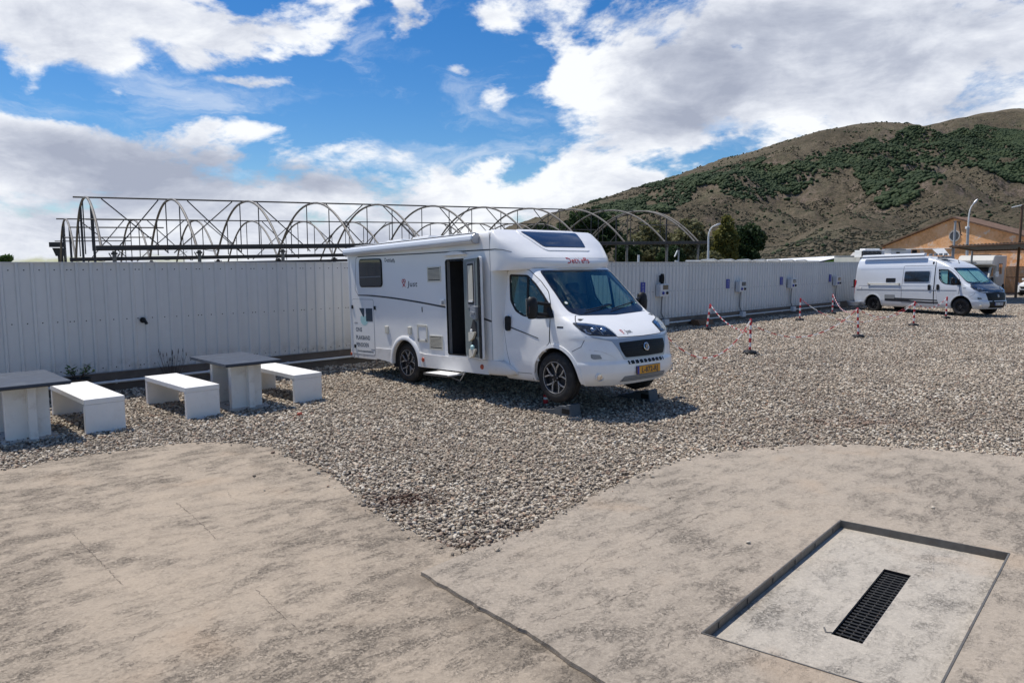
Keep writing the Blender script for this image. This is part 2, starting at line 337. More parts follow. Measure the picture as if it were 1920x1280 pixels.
M['forest'] = leafmat('pine_wood', (.026, .046, .020), (.050, .078, .032), (.095, .120, .048), sc=.010)
def m_land():
    m, nt, bs = newmat('dry_land'); p = pos(nt); n = noise(nt, p, .12, 8, .65); f = noise(nt, p, 3, 5, .6)
    nt.links.new(ramp(nt, n * .6 + f * .4, [(.35, (.09, .085, .05)), (.6, (.20, .165, .12))]), bs.inputs['Base Color']); bs.inputs['Roughness'].default_value = .95
    return m
M['land'] = m_land()
def m_stucco():
    m, nt, bs = newmat('peeling_orange_render'); p = objc(nt); n = noise(nt, p, .8, 8, .70, .3); f = noise(nt, p, 5, 6, .7); k = noise(nt, p, 1.0, 8, .72, .5)
    col = ramp(nt, n * .6 + f * .4, [(.36, (.60, .27, .10)), (.5, (.88, .45, .20)), (.64, (.92, .56, .32))])
    col = mixc(nt, k.ss(.56, .62) * .8, col, (.80, .66, .53)); col = mixc(nt, k.ss(.36, .30) * .7, col, (.30, .17, .10))
    nt.links.new(col, bs.inputs['Base Color']); bs.inputs['Roughness'].default_value = .95; bump(nt, f + k, .6, .05, bs)
    return m
M['stucco'] = m_stucco()
# ------------------------------------------------------------------ mesh helpers
def V3(*a): return Vector(a)
class MB:
    def __init__(s): s.v = []; s.f = []
    def add(s, vs, fs):
        o = len(s.v); s.v += [tuple(v) for v in vs]; s.f += [tuple(i + o for i in f) for f in fs]; return s
    def box(s, c, size, R=None):
        hx, hy, hz = (k / 2 for k in size); vs = []
        for z in (-hz, hz):
            for (x, y) in ((-hx, -hy), (hx, -hy), (hx, hy), (-hx, hy)):
                p = Vector((x, y, z)); p = R @ p if R else p; vs.append(p + Vector(c))
        return s.add(vs, [(0, 3, 2, 1), (4, 5, 6, 7), (0, 1, 5, 4), (1, 2, 6, 5), (2, 3, 7, 6), (3, 0, 4, 7)])
    def tube(s, pts, r, n=8, cap=True, closed=False):
        pts = [Vector(p) for p in pts]; N = len(pts); rs = r if isinstance(r, (list, tuple)) else [r] * N
        rings = []; ref = None
        for i, p in enumerate(pts):
            a = pts[i - 1] if (i > 0 or closed) else p; b = pts[(i + 1) % N] if (i < N - 1 or closed) else p
            t = (b - a).normalized()
            if ref is None:
                ref = t.orthogonal().normalized()
            ref = (ref - t * ref.dot(t)); ref = ref.normalized() if ref.length > 1e-6 else t.orthogonal().normalized()
            bi = t.cross(ref)
            rings.append([p + (ref * math.cos(2 * math.pi * k / n) + bi * math.sin(2 * math.pi * k / n)) * rs[i] for k in range(n)])
        vs = [v for r_ in rings for v in r_]; fs = []
        for i in range(N if closed else N - 1):
            j = (i + 1) % N
            for k in range(n):
                k2 = (k + 1) % n; fs.append((i * n + k, i * n + k2, j * n + k2, j * n + k))
        if cap and not closed: fs += [tuple(range(n))[::-1], tuple((N - 1) * n + k for k in range(n))]
        return s.add(vs, fs)
    def lathe(s, prof, c, ax=(0, 0, 1), n=24, closed=False, cap=True):
        """prof: list of (radius, height along ax)"""
        ax = Vector(ax).normalized(); u = ax.orthogonal().normalized(); w = ax.cross(u); c = Vector(c); vs = []; fs = []
        for (r, h) in prof:
            for k in range(n):
                a = 2 * math.pi * k / n; vs.append(c + ax * h + (u * math.cos(a) + w * math.sin(a)) * r)
        P = len(prof)
        for i in range(P if closed else P - 1):
            j = (i + 1) % P
            for k in range(n):
                k2 = (k + 1) % n; fs.append((i * n + k, i * n + k2, j * n + k2, j * n + k))
        if not closed and cap:
            if prof[0][0] > 1e-5: fs.append(tuple(range(n))[::-1])
            if prof[-1][0] > 1e-5: fs.append(tuple((P - 1) * n + k for k in range(n)))
        return s.add(vs, fs)
    def prism(s, poly, d, fn):
        """poly of (a,b); fn(a,b,t) -> point, t in (0,d)"""
        n = len(poly); vs = [fn(a, b, 0) for a, b in poly] + [fn(a, b, d) for a, b in poly]
        fs = [tuple(range(n))[::-1], tuple(range(n, 2 * n))] + [(i, (i + 1) % n, n + (i + 1) % n, n + i) for i in range(n)]
        return s.add(vs, fs)
    def grid(s, P):
        r = len(P); c = len(P[0]); return s.add([p for row in P for p in row], [(i * c + j, i * c + j + 1, (i + 1) * c + j + 1, (i + 1) * c + j) for i in range(r - 1) for j in range(c - 1)])
def finish(me, mats, smooth=None, recalc=True, weld=False):
    if recalc or weld:
        bm = bmesh.new(); bm.from_mesh(me)
        if weld: bmesh.ops.remove_doubles(bm, verts=bm.verts, dist=1e-5)
        if recalc: bmesh.ops.recalc_face_normals(bm, faces=bm.faces)
        bm.to_mesh(me); bm.free()
    for m in (mats if isinstance(mats, (list, tuple)) else [mats]): me.materials.append(m)
    if smooth is not None:
        me.shade_smooth(); me.set_sharp_from_angle(angle=math.radians(smooth))
def obj(name, mb, m, parent=None, smooth=None, bevel=0, seg=2, recalc=True, weld=False):
    me = bpy.data.meshes.new(name)
    if isinstance(mb, bmesh.types.BMesh): mb.to_mesh(me); mb.free()
    else: me.from_pydata(mb.v, [], mb.f)
    me.update(); finish(me, M[m] if isinstance(m, str) else m, smooth, recalc, weld)
    o = bpy.data.objects.new(name, me); COL.objects.link(o)
    if parent is not None: o.parent = parent
    if bevel:
        b = o.modifiers.new('bevel', 'BEVEL'); b.width = bevel; b.segments = seg; b.limit_method = 'ANGLE'; b.angle_limit = math.radians(35)
    return o
def tag(o, label=None, cat=None, group=None, kind=None):
    if label: o['label'] = label
    if cat: o['category'] = cat
    if group: o['group'] = group
    if kind: o['kind'] = kind
    return o
def thing(name, loc, label, cat, group=None, rz=0.0):
    o = bpy.data.objects.new(name, None); COL.objects.link(o); o.location = loc; o.rotation_euler = (0, 0, rz); o.empty_display_size = .3
    return tag(o, label, cat, group)
def dup(o, parent=None, label=None):
    c = o.copy(); COL.objects.link(c)
    if parent is not None: c.parent = parent
    if label: c['label'] = label
    for ch in list(o.children): dup(ch, c)
    return c
E1 = Vector((1, 1, 0)).normalized(); E2 = Vector((1, -1, 0)).normalized(); FO = Vector((0, 19.33, 0))
def FP(s, d, z=0.0): return FO + E1 * s + E2 * d + Vector((0, 0, z))
RF = math.radians(45)              # rotation that takes local x to along-fence
def ray(u, v):
    a = (u - 960) / FPX; b = (640 - v) / FPX
    return Vector((a, math.cos(PITCH) + b * math.sin(PITCH), -math.sin(PITCH) + b * math.cos(PITCH)))
def at(u, v, Y):
    d = ray(u, v); return Vector((0, 0, CAMH)) + d * (Y / d.y)
def onplane(u, v, p0, n):
    d = ray(u, v); p0 = Vector(p0); n = Vector(n); t = (p0 - Vector((0, 0, CAMH))).dot(n) / d.dot(n); return Vector((0, 0, CAMH)) + d * t
def gnd(u, v, z=0.0):
    d = ray(u, v); return Vector((0, 0, CAMH)) + d * ((z - CAMH) / d.z)
def text_geo(s, size, offset=0.0, align='LEFT', spacing=1.0):
    c = bpy.data.curves.new('t', 'FONT'); c.body = s; c.size = size; c.offset = offset; c.align_x = align; c.resolution_u = 2; c.space_character = spacing
    o = bpy.data.objects.new('t', c); dg = bpy.context.evaluated_depsgraph_get(); me = bpy.data.meshes.new_from_object(o, depsgraph=dg)
    vs = [(v.co.x, v.co.y) for v in me.vertices]; fs = [tuple(p.vertices) for p in me.polygons]
    bpy.data.objects.remove(o); bpy.data.curves.remove(c); bpy.data.meshes.remove(me)
    return vs, fs
def text_obj(name, s, size, fn, m, parent, offset=0.0, align='LEFT', xs=1.0, spacing=1.0):
    vs, fs = text_geo(s, size, offset, align, spacing)
    mb = MB(); mb.add([fn(a * xs, b) for a, b in vs], fs)
    return obj(name, mb, m, parent, recalc=False)
# numpy value noise
def vnoise(x, y, seed=0):
    def h(i, j):
        a = (i * 374761393 + j * 668265263 + seed * 974711) & 0xffffffff; a = ((a ^ (a >> 13)) * 1274126177) & 0xffffffff
        return ((a ^ (a >> 16)) & 0xffff) / 65535.0
    i = np.floor(x).astype(np.int64); j = np.floor(y).astype(np.int64); fx = x - i; fy = y - j; fx = fx * fx * (3 - 2 * fx); fy = fy * fy * (3 - 2 * fy)
    return (h(i, j) * (1 - fx) + h(i + 1, j) * fx) * (1 - fy) + (h(i, j + 1) * (1 - fx) + h(i + 1, j + 1) * fx) * fy
def fbm(x, y, o=5, seed=0, ridged=False):
    t = 0; a = .5; 
    for k in range(o):
        n = vnoise(x * 2 ** k, y * 2 ** k, seed + k); n = 1 - abs(2 * n - 1) if ridged else n
        t = t + a * n; a *= .5
    return t
def npobj(name, V, F, m, kind=None):
    me = bpy.data.meshes.new(name); me.vertices.add(len(V)); me.vertices.foreach_set('co', np.asarray(V, np.float32).ravel())
    F = np.asarray(F, np.int32); k = F.shape[1]; me.loops.add(F.size); me.loops.foreach_set('vertex_index', F.ravel()); me.polygons.add(len(F))
    me.polygons.foreach_set('loop_start', np.arange(0, F.size, k, dtype=np.int32)); me.polygons.foreach_set('loop_total', np.full(len(F), k, np.int32))
    me.update(calc_edges=True); me.validate(); me.materials.append(M[m]); o = bpy.data.objects.new(name, me); COL.objects.link(o)
    if kind: o['kind'] = kind
    return o
def wobj(name, mb, m, parent, **k):
    """part given in world coordinates"""
    o = obj(name, mb, m, None, **k); o.parent = parent
    if parent.type == 'EMPTY': o.matrix_parent_inverse = parent.matrix_basis.inverted()
    return o
def inpoly(x, y, poly):
    c = np.zeros(x.shape, bool); n = len(poly)
    for i in range(n):
        x1, y1 = poly[i][:2]; x2, y2 = poly[(i + 1) % n][:2]
        if y1 == y2: continue
        t = ((y1 > y) != (y2 > y)) & (x < (x2 - x1) * (y - y1) / (y2 - y1) + x1); c ^= t
    return c
def smoothline(pts, k=6, jit=0.0, seed=1):
    r = random.Random(seed); out = []; n = len(pts)
    for i in range(n - 1):
        p0, p1, p2, p3 = pts[max(0, i - 1)], pts[i], pts[i + 1], pts[min(n - 1, i + 2)]
        for j in range(k):
            t = j / k
            q = [0.5 * (2 * p1[a] + (p2[a] - p0[a]) * t + (2 * p0[a] - 5 * p1[a] + 4 * p2[a] - p3[a]) * t * t + (3 * p1[a] - p0[a] - 3 * p2[a] + p3[a]) * t ** 3) for a in (0, 1)]
            out.append((q[0] + r.uniform(-jit, jit), q[1] + r.uniform(-jit, jit)))
    out.append(tuple(pts[-1][:2])); return out
# ================================================================== GROUND
land = npobj('dry_land', [(-4000, -300, -.22), (4000, -300, -.22), (4000, 5000, -.22), (-4000, 5000, -.22)], [(0, 1, 2, 3)], 'land', 'structure')
gp = [FP(-45, 0.02), FP(26, 0.02), FP(26.5, -2), FP(95, -2), FP(95, 60), FP(-45, 60)]
EL = [(-9, 5.0), (-7, 6.35), (-5.4, 7.51), (-5.08, 7.91), (-4.67, 8.23), (-4.22, 8.57), (-3.83, 8.7), (-3.43, 8.68), (-2.84, 8.47), (-2.53, 8.06), (-2.03, 7.53), (-1.53, 6.81), (-1.23, 6.28), (-.88, 5.82), (-.54, 5.48), (-.33, 5.27)]
ER = [(-.33, 5.27), (-.14, 5.45), (.18, 5.79), (.68, 6.49), (1.31, 7.28), (1.74, 7.74), (2.03, 8.0), (2.73, 8.3), (3.41, 8.47), (4.06, 8.5), (4.61, 8.35), (5.13, 8.18), (5.7, 7.95), (7.5, 7.4), (10, 6.8), (14, 6.2)]
EL = smoothline(EL, 14, .022, 3); ER = smoothline(ER, 14, .020, 4)
JO = smoothline([(-.64, 4.91), (-.2, 4.4), (.12, 4.04), (.47, 3.58), (1.6, 2.2), (3.8, -.41), (5.9, -3)], 8, .008, 5)
LEFT = EL + JO[:] + [(-12, -3), (-12, 3.5)]
RIGHT = ER + [(14, -3)] + JO[::-1]
PIT = [(2.75, 5.92), (3.69, 5.24), (2.17, 3.46), (1.11, 4.06)]      # measured corners of the sunken basin
PIT = [(2.755, 5.93), (3.70, 5.235), (2.055, 3.37), (1.11, 4.06)]
def slab(name, outer, holes, ztop, zbot, m):
    bm = bmesh.new(); edges = []
    for loop in [outer] + holes:
        vs = [bm.verts.new((x, y, ztop)) for x, y in loop]
        edges += [bm.edges.new((vs[i], vs[(i + 1) % len(vs)])) for i in range(len(vs))]
    bmesh.ops.triangle_fill(bm, use_beauty=True, use_dissolve=False, edges=edges)
    for f in bm.faces:
        if f.normal.z < 0: f.normal_flip()
    for loop in [outer] + holes:
        n = len(loop); vt = [bm.verts.new((x, y, ztop)) for x, y in loop]; vb = [bm.verts.new((x, y, zbot)) for x, y in loop]
        for i in range(n): bm.faces.new((vt[i], vt[(i + 1) % n], vb[(i + 1) % n], vb[i]))
    return tag(obj(name, bm, m, recalc=False), kind='structure')
slab('gravel_yard', [(p.x, p.y) for p in gp], [PIT], -.03, -.20, 'gravel')
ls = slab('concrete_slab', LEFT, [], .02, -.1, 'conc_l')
rs = slab('concrete_slab', RIGHT, [PIT], .045, -.1, 'conc_r')
# cracks: thin dirt-filled fissures
def crack(pix, z, w, par, seed, jit=.012):
    r = random.Random(seed); P = [gnd(u, v, z) for u, v in pix]; pts = []
    for a, b in zip(P[:-1], P[1:]):
        n = max(2, int((b - a).length / .022))
        for k in range(n): pts.append(a.lerp(b, k / n) + Vector((r.gauss(0, jit), r.gauss(0, jit), 0)))
    pts.append(P[-1]); L = []; 
    for i, p in enumerate(pts):
        t = (pts[min(i + 1, len(pts) - 1)] - pts[max(i - 1, 0)]).normalized(); nrm = Vector((-t.y, t.x, 0)); ww = w * .62 * r.choice((.15, .5, .8, 1.0)) * r.uniform(.5, 1.0) * (1 if 0 < i < len(pts) - 1 else .1)
        L.append([p + nrm * ww, p - nrm * ww])
    mb = MB(); mb.grid([[q[0] for q in L], [q[1] for q in L]])
    for i in range(len(mb.v)): mb.v[i] = (mb.v[i][0], mb.v[i][1], z + .0025)
    return obj('crack', mb, 'crack', par, recalc=False)
for k, (pix, w, j) in enumerate([([(1000, 1172), (1060, 1150), (1120, 1132), (1180, 1112), (1235, 1096)], .004, .006), ([(960, 1127), (1030, 1105), (1075, 1075), (1140, 1050), (1230, 1022), (1280, 1010)], .0028, .008),
        ([(1062, 1078), (1095, 1052), (1120, 1038)], .0025, .006), ([(1150, 1035), (1200, 1020), (1225, 1003), (1290, 970), (1335, 962)], .003, .008), ([(1340, 1000), (1380, 985), (1410, 978)], .003, .006),
        ([(1290, 980), (1312, 965), (1330, 962)], .006, .006), ([(1905, 1030), (1920, 1015)], .003, .006), ([(1200, 1230), (1250, 1212), (1262, 1190)], .002, .008), ([(1725, 1075), (1745, 1068), (1742, 1030)], .002, .005)]):
    crack(pix, .045, w, rs, 20 + k, j)
for k, (pix, w, j) in enumerate([([(0, 990), (70, 984), (130, 975), (300, 940)], .0035, .002), ([(335, 933), (370, 928), (430, 917)], .003, .002), ([(330, 942), (365, 970), (405, 1010)], .006, .004), ([(135, 1000), (180, 1045), (232, 1098)], .005, .005),
        ([(480, 1105), (520, 1145), (568, 1190)], .004, .004), ([(290, 1158), (380, 1133), (470, 1105), (570, 1062)], .0025, .006), ([(165, 1213), (240, 1200), (320, 1170)], .003, .01),
        ([(425, 917), (432, 932), (470, 943), (500, 960)], .0025, .006), ([(835, 1072), (868, 1058), (880, 1045)], .004, .004), ([(700, 1180), (760, 1170), (800, 1158)], .002, .008)]):
    crack(pix, .02, w, ls, 60 + k, j)
# dirt-filled joint where the right slab ends over the left one
jl = MB(); rr = random.Random(5); J = JO[:34]
jl.grid([[(x - .001 - rr.random() ** 2 * .014, y - .002, .0235) for x, y in J], [(x + .002, y + .002, .0235) for x, y in J]])
obj('joint', jl, 'crack', ls, recalc=False)
# ------------------------------------------------ sunken basin with its drain
pc = Vector((sum(p[0] for p in PIT) / 4, sum(p[1] for p in PIT) / 4, 0))
basin = thing('drain_basin', (pc.x, pc.y, -.012), 'sunken concrete waste basin with steel angle edging and a long black floor grate', 'drain')
P = [Vector((x, y, 0)) for x, y in PIT]; Q = [p + (p - pc).normalized() * .01 for p in P]
fb = MB(); fb.add([(p.x, p.y, -.012) for p in Q], [(0, 1, 2, 3)])
ax = (P[0] - P[3]).normalized(); ay = (P[1] - P[0]).normalized()
# grate frame corners from the photograph
g0, g1, g2, g3 = [gnd(u, v, -.012) for u, v in ((1660, 1066), (1706, 1078), (1613, 1204), (1562, 1190))]
gx = ((g2 - g1) + (g3 - g0)).normalized(); gy = Vector((-gx.y, gx.x, 0)); gy = gy if gy.dot(g1 - g0) > 0 else -gy
gc = (g0 + g1 + g2 + g3) / 4; gl = ((g2 - g1).length + (g3 - g0).length) / 2; gw = .175
hole = [gc - gx * gl / 2 - gy * gw / 2, gc - gx * gl / 2 + gy * gw / 2, gc + gx * gl / 2 + gy * gw / 2, gc + gx * gl / 2 - gy * gw / 2]
def fillhole(outer, hole, z):
    bm = bmesh.new(); ed = []
    for loop in (outer, hole):
        vs = [bm.verts.new((p.x, p.y, z)) for p in loop]; ed += [bm.edges.new((vs[i], vs[(i + 1) % 4])) for i in range(4)]
    bmesh.ops.triangle_fill(bm, use_beauty=True, edges=ed)
    for f in bm.faces:
        if f.normal.z < 0: f.normal_flip()
    return bm
wobj('basin_floor', fillhole(Q, hole, -.012), 'conc_p', basin, recalc=False)
R2 = Matrix((ax, ay, Vector((0, 0, 1)))).transposed()
for a, b, inw in ((P[3], P[0], ay), (P[0], P[1], -ax), (P[1], P[2], -ay), (P[2], P[3], ax)):
    d = (b - a).normalized(); L = (b - a).length; inn = Vector((-d.y, d.x, 0)); inn = inn if inn.dot(pc - a) > 0 else -inn
    Rm = Matrix((d, inn, Vector((0, 0, 1)))).transposed(); e = MB(); c = (a + b) / 2
    e.box(c + inn * .003 + Vector((0, 0, .0175)), (L - .002, .006, .059), Rm)
    e.box(c - inn * .002 + Vector((0, 0, .0475)), (L + .006, .008, .004), Rm)
    if d.dot(ax) > .9 or d.dot(ax) < -.9:
        for k in range(6): e.box(a.lerp(b, (k + .5) / 6) + inn * .009 + Vector((0, 0, .018)), (.012, .008, .03), Rm)
    wobj('angle_edging', e, 'steel', basin)
gr = thing('floor_grate', (gc.x, gc.y, -.012), 'black slotted metal grate set in the floor of the sunken basin', 'grate')
RG = Matrix((gx, gy, Vector((0, 0, 1)))).transposed()
tr = MB()
for sgn in (-1, 1):
    tr.box(gc + gy * sgn * gw / 2 + Vector((0, 0, -.055)), (gl, .008, .10), RG); tr.box(gc + gx * sgn * gl / 2 + Vector((0, 0, -.055)), (.008, gw, .10), RG)
tr.box(gc + Vector((0, 0, -.108)), (gl, gw, .006), RG)
wobj('channel', tr, 'gloss', gr)
nb = 26
for k in range(nb):
    b = MB(); b.box(gc + gx * ((k + .5) / nb - .5) * gl + Vector((0, 0, -.022)), (.016, gw - .012, .016), RG); wobj('slat', b, 'black', gr, bevel=.003, seg=1)
for k in (-1, 0, 1):
    b = MB(); b.box(gc + gy * k * .052 + Vector((0, 0, -.030)), (gl - .01, .008, .014), RG); wobj('rail', b, 'gutter', gr)
b = MB(); b.box(gc - gx * (gl / 2 + .02) + Vector((0, 0, -.008)), (.04, gw + .03, .006), RG); wobj('end_plate', b, 'satin', gr)
b = MB(); b.tube([gc + gx * (gl / 2 - .02) - gy * (gw / 2), gc + gx * (gl / 2 + .0) - gy * (gw / 2 + .03), gc + gx * (gl / 2 - .03) - gy * (gw / 2 + .05) + Vector((0, 0, .012))], .006, 6); wobj('lifting_wire', b, 'steel', gr)
# ------------------------------------------------ pebbles
def pebble_src(i):
    r = random.Random(100 + i); bm = bmesh.new(); bmesh.ops.create_icosphere(bm, subdivisions=2, radius=1)
    a = Vector((r.uniform(.8, 1.25), r.uniform(.65, .95), r.uniform(.42, .68))); off = Vector((r.random() * 9, r.random() * 9, r.random() * 9))
    from mathutils import noise as mn
    for v in bm.verts:
        n = mn.noise(v.co * 1.1 + off); v.co = v.co * (1 + .32 * n); v.co = Vector((v.co.x * a.x, v.co.y * a.y, v.co.z * a.z)) * .0185
    me = bpy.data.meshes.new('pebble_shape'); bm.to_mesh(me); bm.free(); me.materials.append(M['pebble']); me.shade_smooth()
    return bpy.data.objects.new('pebble_shape', me)
pc_ = bpy.data.collections.new('pebble_shapes')
for i in range(7): pc_.objects.link(pebble_src(i))
def scatter():
    N = 2500000; Y = RNG.uniform(4.6, 38, N); hw = .76 * Y + .8; Xc = (RNG.random(N) * 2 - 1) * (.76 * 38 + .8); keep = np.abs(Xc) < hw
    dens = np.where(Y < 8.5, 1.0, (8.5 / Y) ** 1.25); A = 33.4 * 2 * 29.68; base = N / A
    keep &= RNG.random(N) < dens * 1700 / base * 1.0 if base > 1700 else RNG.random(N) < dens * 1.0
    X_, Y_ = Xc[keep], Y[keep]
    dfe = (X_ - (Y_ - 19.33)) * .7071; k = dfe > .03; X_, Y_ = X_[k], Y_[k]
    j = RNG.normal(0, .02, (2, len(X_))) + RNG.normal(0, 1, (2, len(X_))) * (RNG.random(len(X_)) < .22) * .075
    ins = inpoly(X_ + j[0], Y_ + j[1], LEFT) | inpoly(X_ + j[0], Y_ + j[1], RIGHT); stray = RNG.random(len(X_)) < .00025
    k = ~ins | (stray & (Y_ > 5)); X_, Y_ = X_[k], Y_[k]
    k = ~inpoly(X_, Y_, PIT); X_, Y_ = X_[k], Y_[k]
    inl = inpoly(X_, Y_, LEFT); inr = inpoly(X_, Y_, RIGHT)
    und = (fbm(X_ * 1.3, Y_ * 1.3, 3, 5) - .45) * .03
    Z = np.where(inr, .055, np.where(inl, .03, RNG.uniform(-.022, .006, len(X_)) + und))
    return X_, Y_, Z
px_, py_, pz_ = scatter()
def pts_object(name, xyz, sc):
    me = bpy.data.meshes.new(name); me.vertices.add(len(xyz)); me.vertices.foreach_set('co', np.asarray(xyz, np.float32).ravel())
    a = me.attributes.new('sc', 'FLOAT', 'POINT'); a.data.foreach_set('value', np.asarray(sc, np.float32)); o = bpy.data.objects.new(name, me); COL.objects.link(o); return o
peb = pts_object('gravel_pebbles', np.stack([px_, py_, pz_], 1), (.45 + 1.0 * RNG.random(len(px_)) ** 1.7) * .90 * np.maximum(1, (py_ / 8.5)) ** .42)
tag(peb, 'loose mixed grey, white and tan pebbles covering the yard', kind='stuff')
ng = bpy.data.node_groups.new('scatter_pebbles', 'GeometryNodeTree'); ng.interface.new_socket('Geometry', in_out='INPUT', socket_type='NodeSocketGeometry'); ng.interface.new_socket('Geometry', in_out='OUTPUT', socket_type='NodeSocketGeometry')
gi = ng.nodes.new('NodeGroupInput'); go = ng.nodes.new('NodeGroupOutput'); m2p = ng.nodes.new('GeometryNodeMeshToPoints'); iop = ng.nodes.new('GeometryNodeInstanceOnPoints'); ci = ng.nodes.new('GeometryNodeCollectionInfo')
ci.inputs[0].default_value = pc_; ci.inputs['Separate Children'].default_value = True; ci.inputs['Reset Children'].default_value = True; iop.inputs['Pick Instance'].default_value = True
rv = ng.nodes.new('FunctionNodeRandomValue'); rv.data_type = 'FLOAT_VECTOR'; rv.inputs[0].default_value = (-.45, -.45, 0); rv.inputs[1].default_value = (.45, .45, 6.28)
na = ng.nodes.new('GeometryNodeInputNamedAttribute'); na.data_type = 'FLOAT'; na.inputs[0].default_value = 'sc'
L = ng.links.new; L(gi.outputs[0], m2p.inputs[0]); L(m2p.outputs[0], iop.inputs['Points']); L(ci.outputs[0], iop.inputs['Instance']); L(rv.outputs[0], iop.inputs['Rotation']); L(na.outputs[0], iop.inputs['Scale']); L(iop.outputs[0], go.inputs[0])
md = peb.modifiers.new('scatter', 'NODES'); md.node_group = ng
print('pebbles', len(px_))
# ================================================================== HILL
def crest(pts, Ys):
    return np.array([tuple(at(u, v, y)) for (u, v), y in zip(pts, Ys)])
lin = lambda a, b, n: [a + (b - a) * i / (n - 1) for i in range(n)]
mainp = [(720, 530), (800, 508), (890, 468), (980, 431), (1040, 409), (1110, 390), (1180, 362), (1250, 340), (1320, 325), (1380, 308), (1440, 285), (1500, 262), (1560, 243), (1610, 234), (1645, 236), (1672, 245), (1760, 262), (1850, 300), (1950, 330)]
backp = [(1640, 262), (1690, 247), (1725, 246), (1760, 232), (1800, 222), (1850, 212), (1890, 206), (1925, 207), (2000, 214), (2120, 210), (2300, 240), (2550, 290), (2900, 380)]
RIDG = [(crest(mainp, lin(1250, 1750, 19)), .37), (crest(backp, lin(2050, 2200, 13)), .36),
        (crest([(2050, 360), (1900, 330), (1810, 311), (1762, 346), (1727, 368), (1684, 390), (1605, 429), (1517, 455), (1440, 487)], [1250, 1150, 1060, 980, 920, 850, 720, 600, 480]), .44),
        (crest([(1720, 300), (1600, 324), (1565, 338), (1517, 372), (1474, 403), (1425, 430), (1380, 470)], [1500, 1330, 1260, 1130, 1000, 880, 720]), .40),
        (crest([(1440, 330), (1360, 353), (1320, 372), (1268, 399), (1200, 440)], [1450, 1180, 1080, 960, 800]), .38),
        (crest([(1500, 400), (1440, 430), (1400, 462), (1350, 487)], [1000, 860, 720, 560]), .36),
        (crest([(2300, 380), (2100, 400), (1980, 398), (1880, 410), (1790, 430), (1700, 462), (1620, 486)], [900, 820, 760, 690, 600, 500, 420]), .38)]
def terrain(x, y):
    z = np.full(x.shape, -5.0); dmain = np.full(x.shape, 1e9)
    for ri, (c, sl) in enumerate(RIDG):
        for a, b in zip(c[:-1], c[1:]):
            ab = b[:2] - a[:2]; t = np.clip(((x - a[0]) * ab[0] + (y - a[1]) * ab[1]) / (ab @ ab), 0, 1)
            d = np.hypot(x - a[0] - t * ab[0], y - a[1] - t * ab[1]); h = a[2] + t * (b[2] - a[2])
            zz = h - sl * (np.sqrt(d * d + 900) - 30) * (1 if ri < 2 else 1.0) 
            k = 8.0 if ri > 1 else 3.0
            mx = np.maximum(z, zz); z = mx + np.maximum(0, k - np.abs(z - zz)) ** 2 / (4 * k)
            if ri < 2: dmain = np.minimum(dmain, d)
    w = np.clip((z + 5) / 80, 0, 1) * np.clip(dmain / 180, .06, 1)
    g = fbm(x / 210, y / 210, 6, 3, True) - .55; g2 = fbm(x / 60, y / 60, 5, 9, True) - .5; g3 = fbm(x / 14, y / 14, 3, 19, True) - .5
    return z + w * (g * 62 + g2 * 26 + g3 * 6.0)
azs = np.radians(np.concatenate([np.arange(-14, 37.5, .075), np.arange(37.5, 62, .4)])); rsn = np.concatenate([np.arange(330, 1500, 7.0), np.arange(1500, 2600, 12.0)])
AZ, RR = np.meshgrid(azs, rsn); TX = RR * np.sin(AZ); TY = RR * np.cos(AZ); TZ = terrain(TX, TY)
nr, nc = TX.shape; idx = np.arange(nr * nc).reshape(nr, nc)
Fq = np.stack([idx[:-1, :-1], idx[:-1, 1:], idx[1:, 1:], idx[1:, :-1]], -1).reshape(-1, 4)
hill = npobj('hillside', np.stack([TX, TY, TZ], -1).reshape(-1, 3), Fq, 'hill', 'structure'); hill.data.shade_smooth()
def npproj(x, y, z):
    zz = z - CAMH; dep = y * math.cos(PITCH) - zz * math.sin(PITCH); up = y * math.sin(PITCH) + zz * math.cos(PITCH)
    return 960 + FPX * x / dep, 640 - FPX * up / dep
ICO_V = None
def ico():
    bm = bmesh.new(); bmesh.ops.create_icosphere(bm, subdivisions=1, radius=1); V = np.array([v.co[:] for v in bm.verts]); F = np.array([[v.index for v in f.verts] for f in bm.faces]); bm.free(); return V, F
IV, IF = ico()
def clumps(name, P, S, m, kind, label=None, squash=.85):
    n = len(P); J = 1 + .45 * (RNG.random((n, len(IV), 1)) - .5); V = IV[None] * J * S[:, None, None]; V[..., 2] *= squash; V = V + P[:, None, :]
    F = IF[None] + (np.arange(n) * len(IV))[:, None, None]
    return npobj(name, V.reshape(-1, 3), F.reshape(-1, 3), m, kind)
FOR = [(1105, 392), (1180, 364), (1250, 343), (1325, 331), (1386, 322), (1420, 312), (1456, 302), (1517, 291), (1583, 276), (1627, 262), (1690, 256), (1736, 250), (1800, 243), (1859, 238), (1930, 232), (2200, 225), (2200, 345), (1935, 336), (1889, 342), (1824, 326), (1780, 324),
       (1735, 350), (1701, 374), (1653, 383), (1622, 357), (1596, 322), (1535, 346), (1495, 374), (1395, 374), (1345, 352), (1299, 370), (1255, 400), (1124, 392)]
n = 420000; a_ = RNG.uniform(math.radians(4), math.radians(44), n); r_ = np.sqrt(RNG.uniform(430 ** 2, 2350 ** 2, n)); fx, fy = r_ * np.sin(a_), r_ * np.cos(a_); fz = terrain(fx, fy)
fu, fv = npproj(fx, fy, fz); nz_ = fbm(fx / 70, fy / 70, 4, 31)
wob = (nz_ - .47) * 60
ins = inpoly(fu, fv + wob, FOR)
clump = fbm(fx / 38, fy / 38, 3, 77)
keep = (ins & (RNG.random(n) < np.clip((clump - .30) * 4.5, .12, 1.0) * .85)) | ((RNG.random(n) < .018) & (fz > 6) & (clump > .47))
keep &= fz > 2
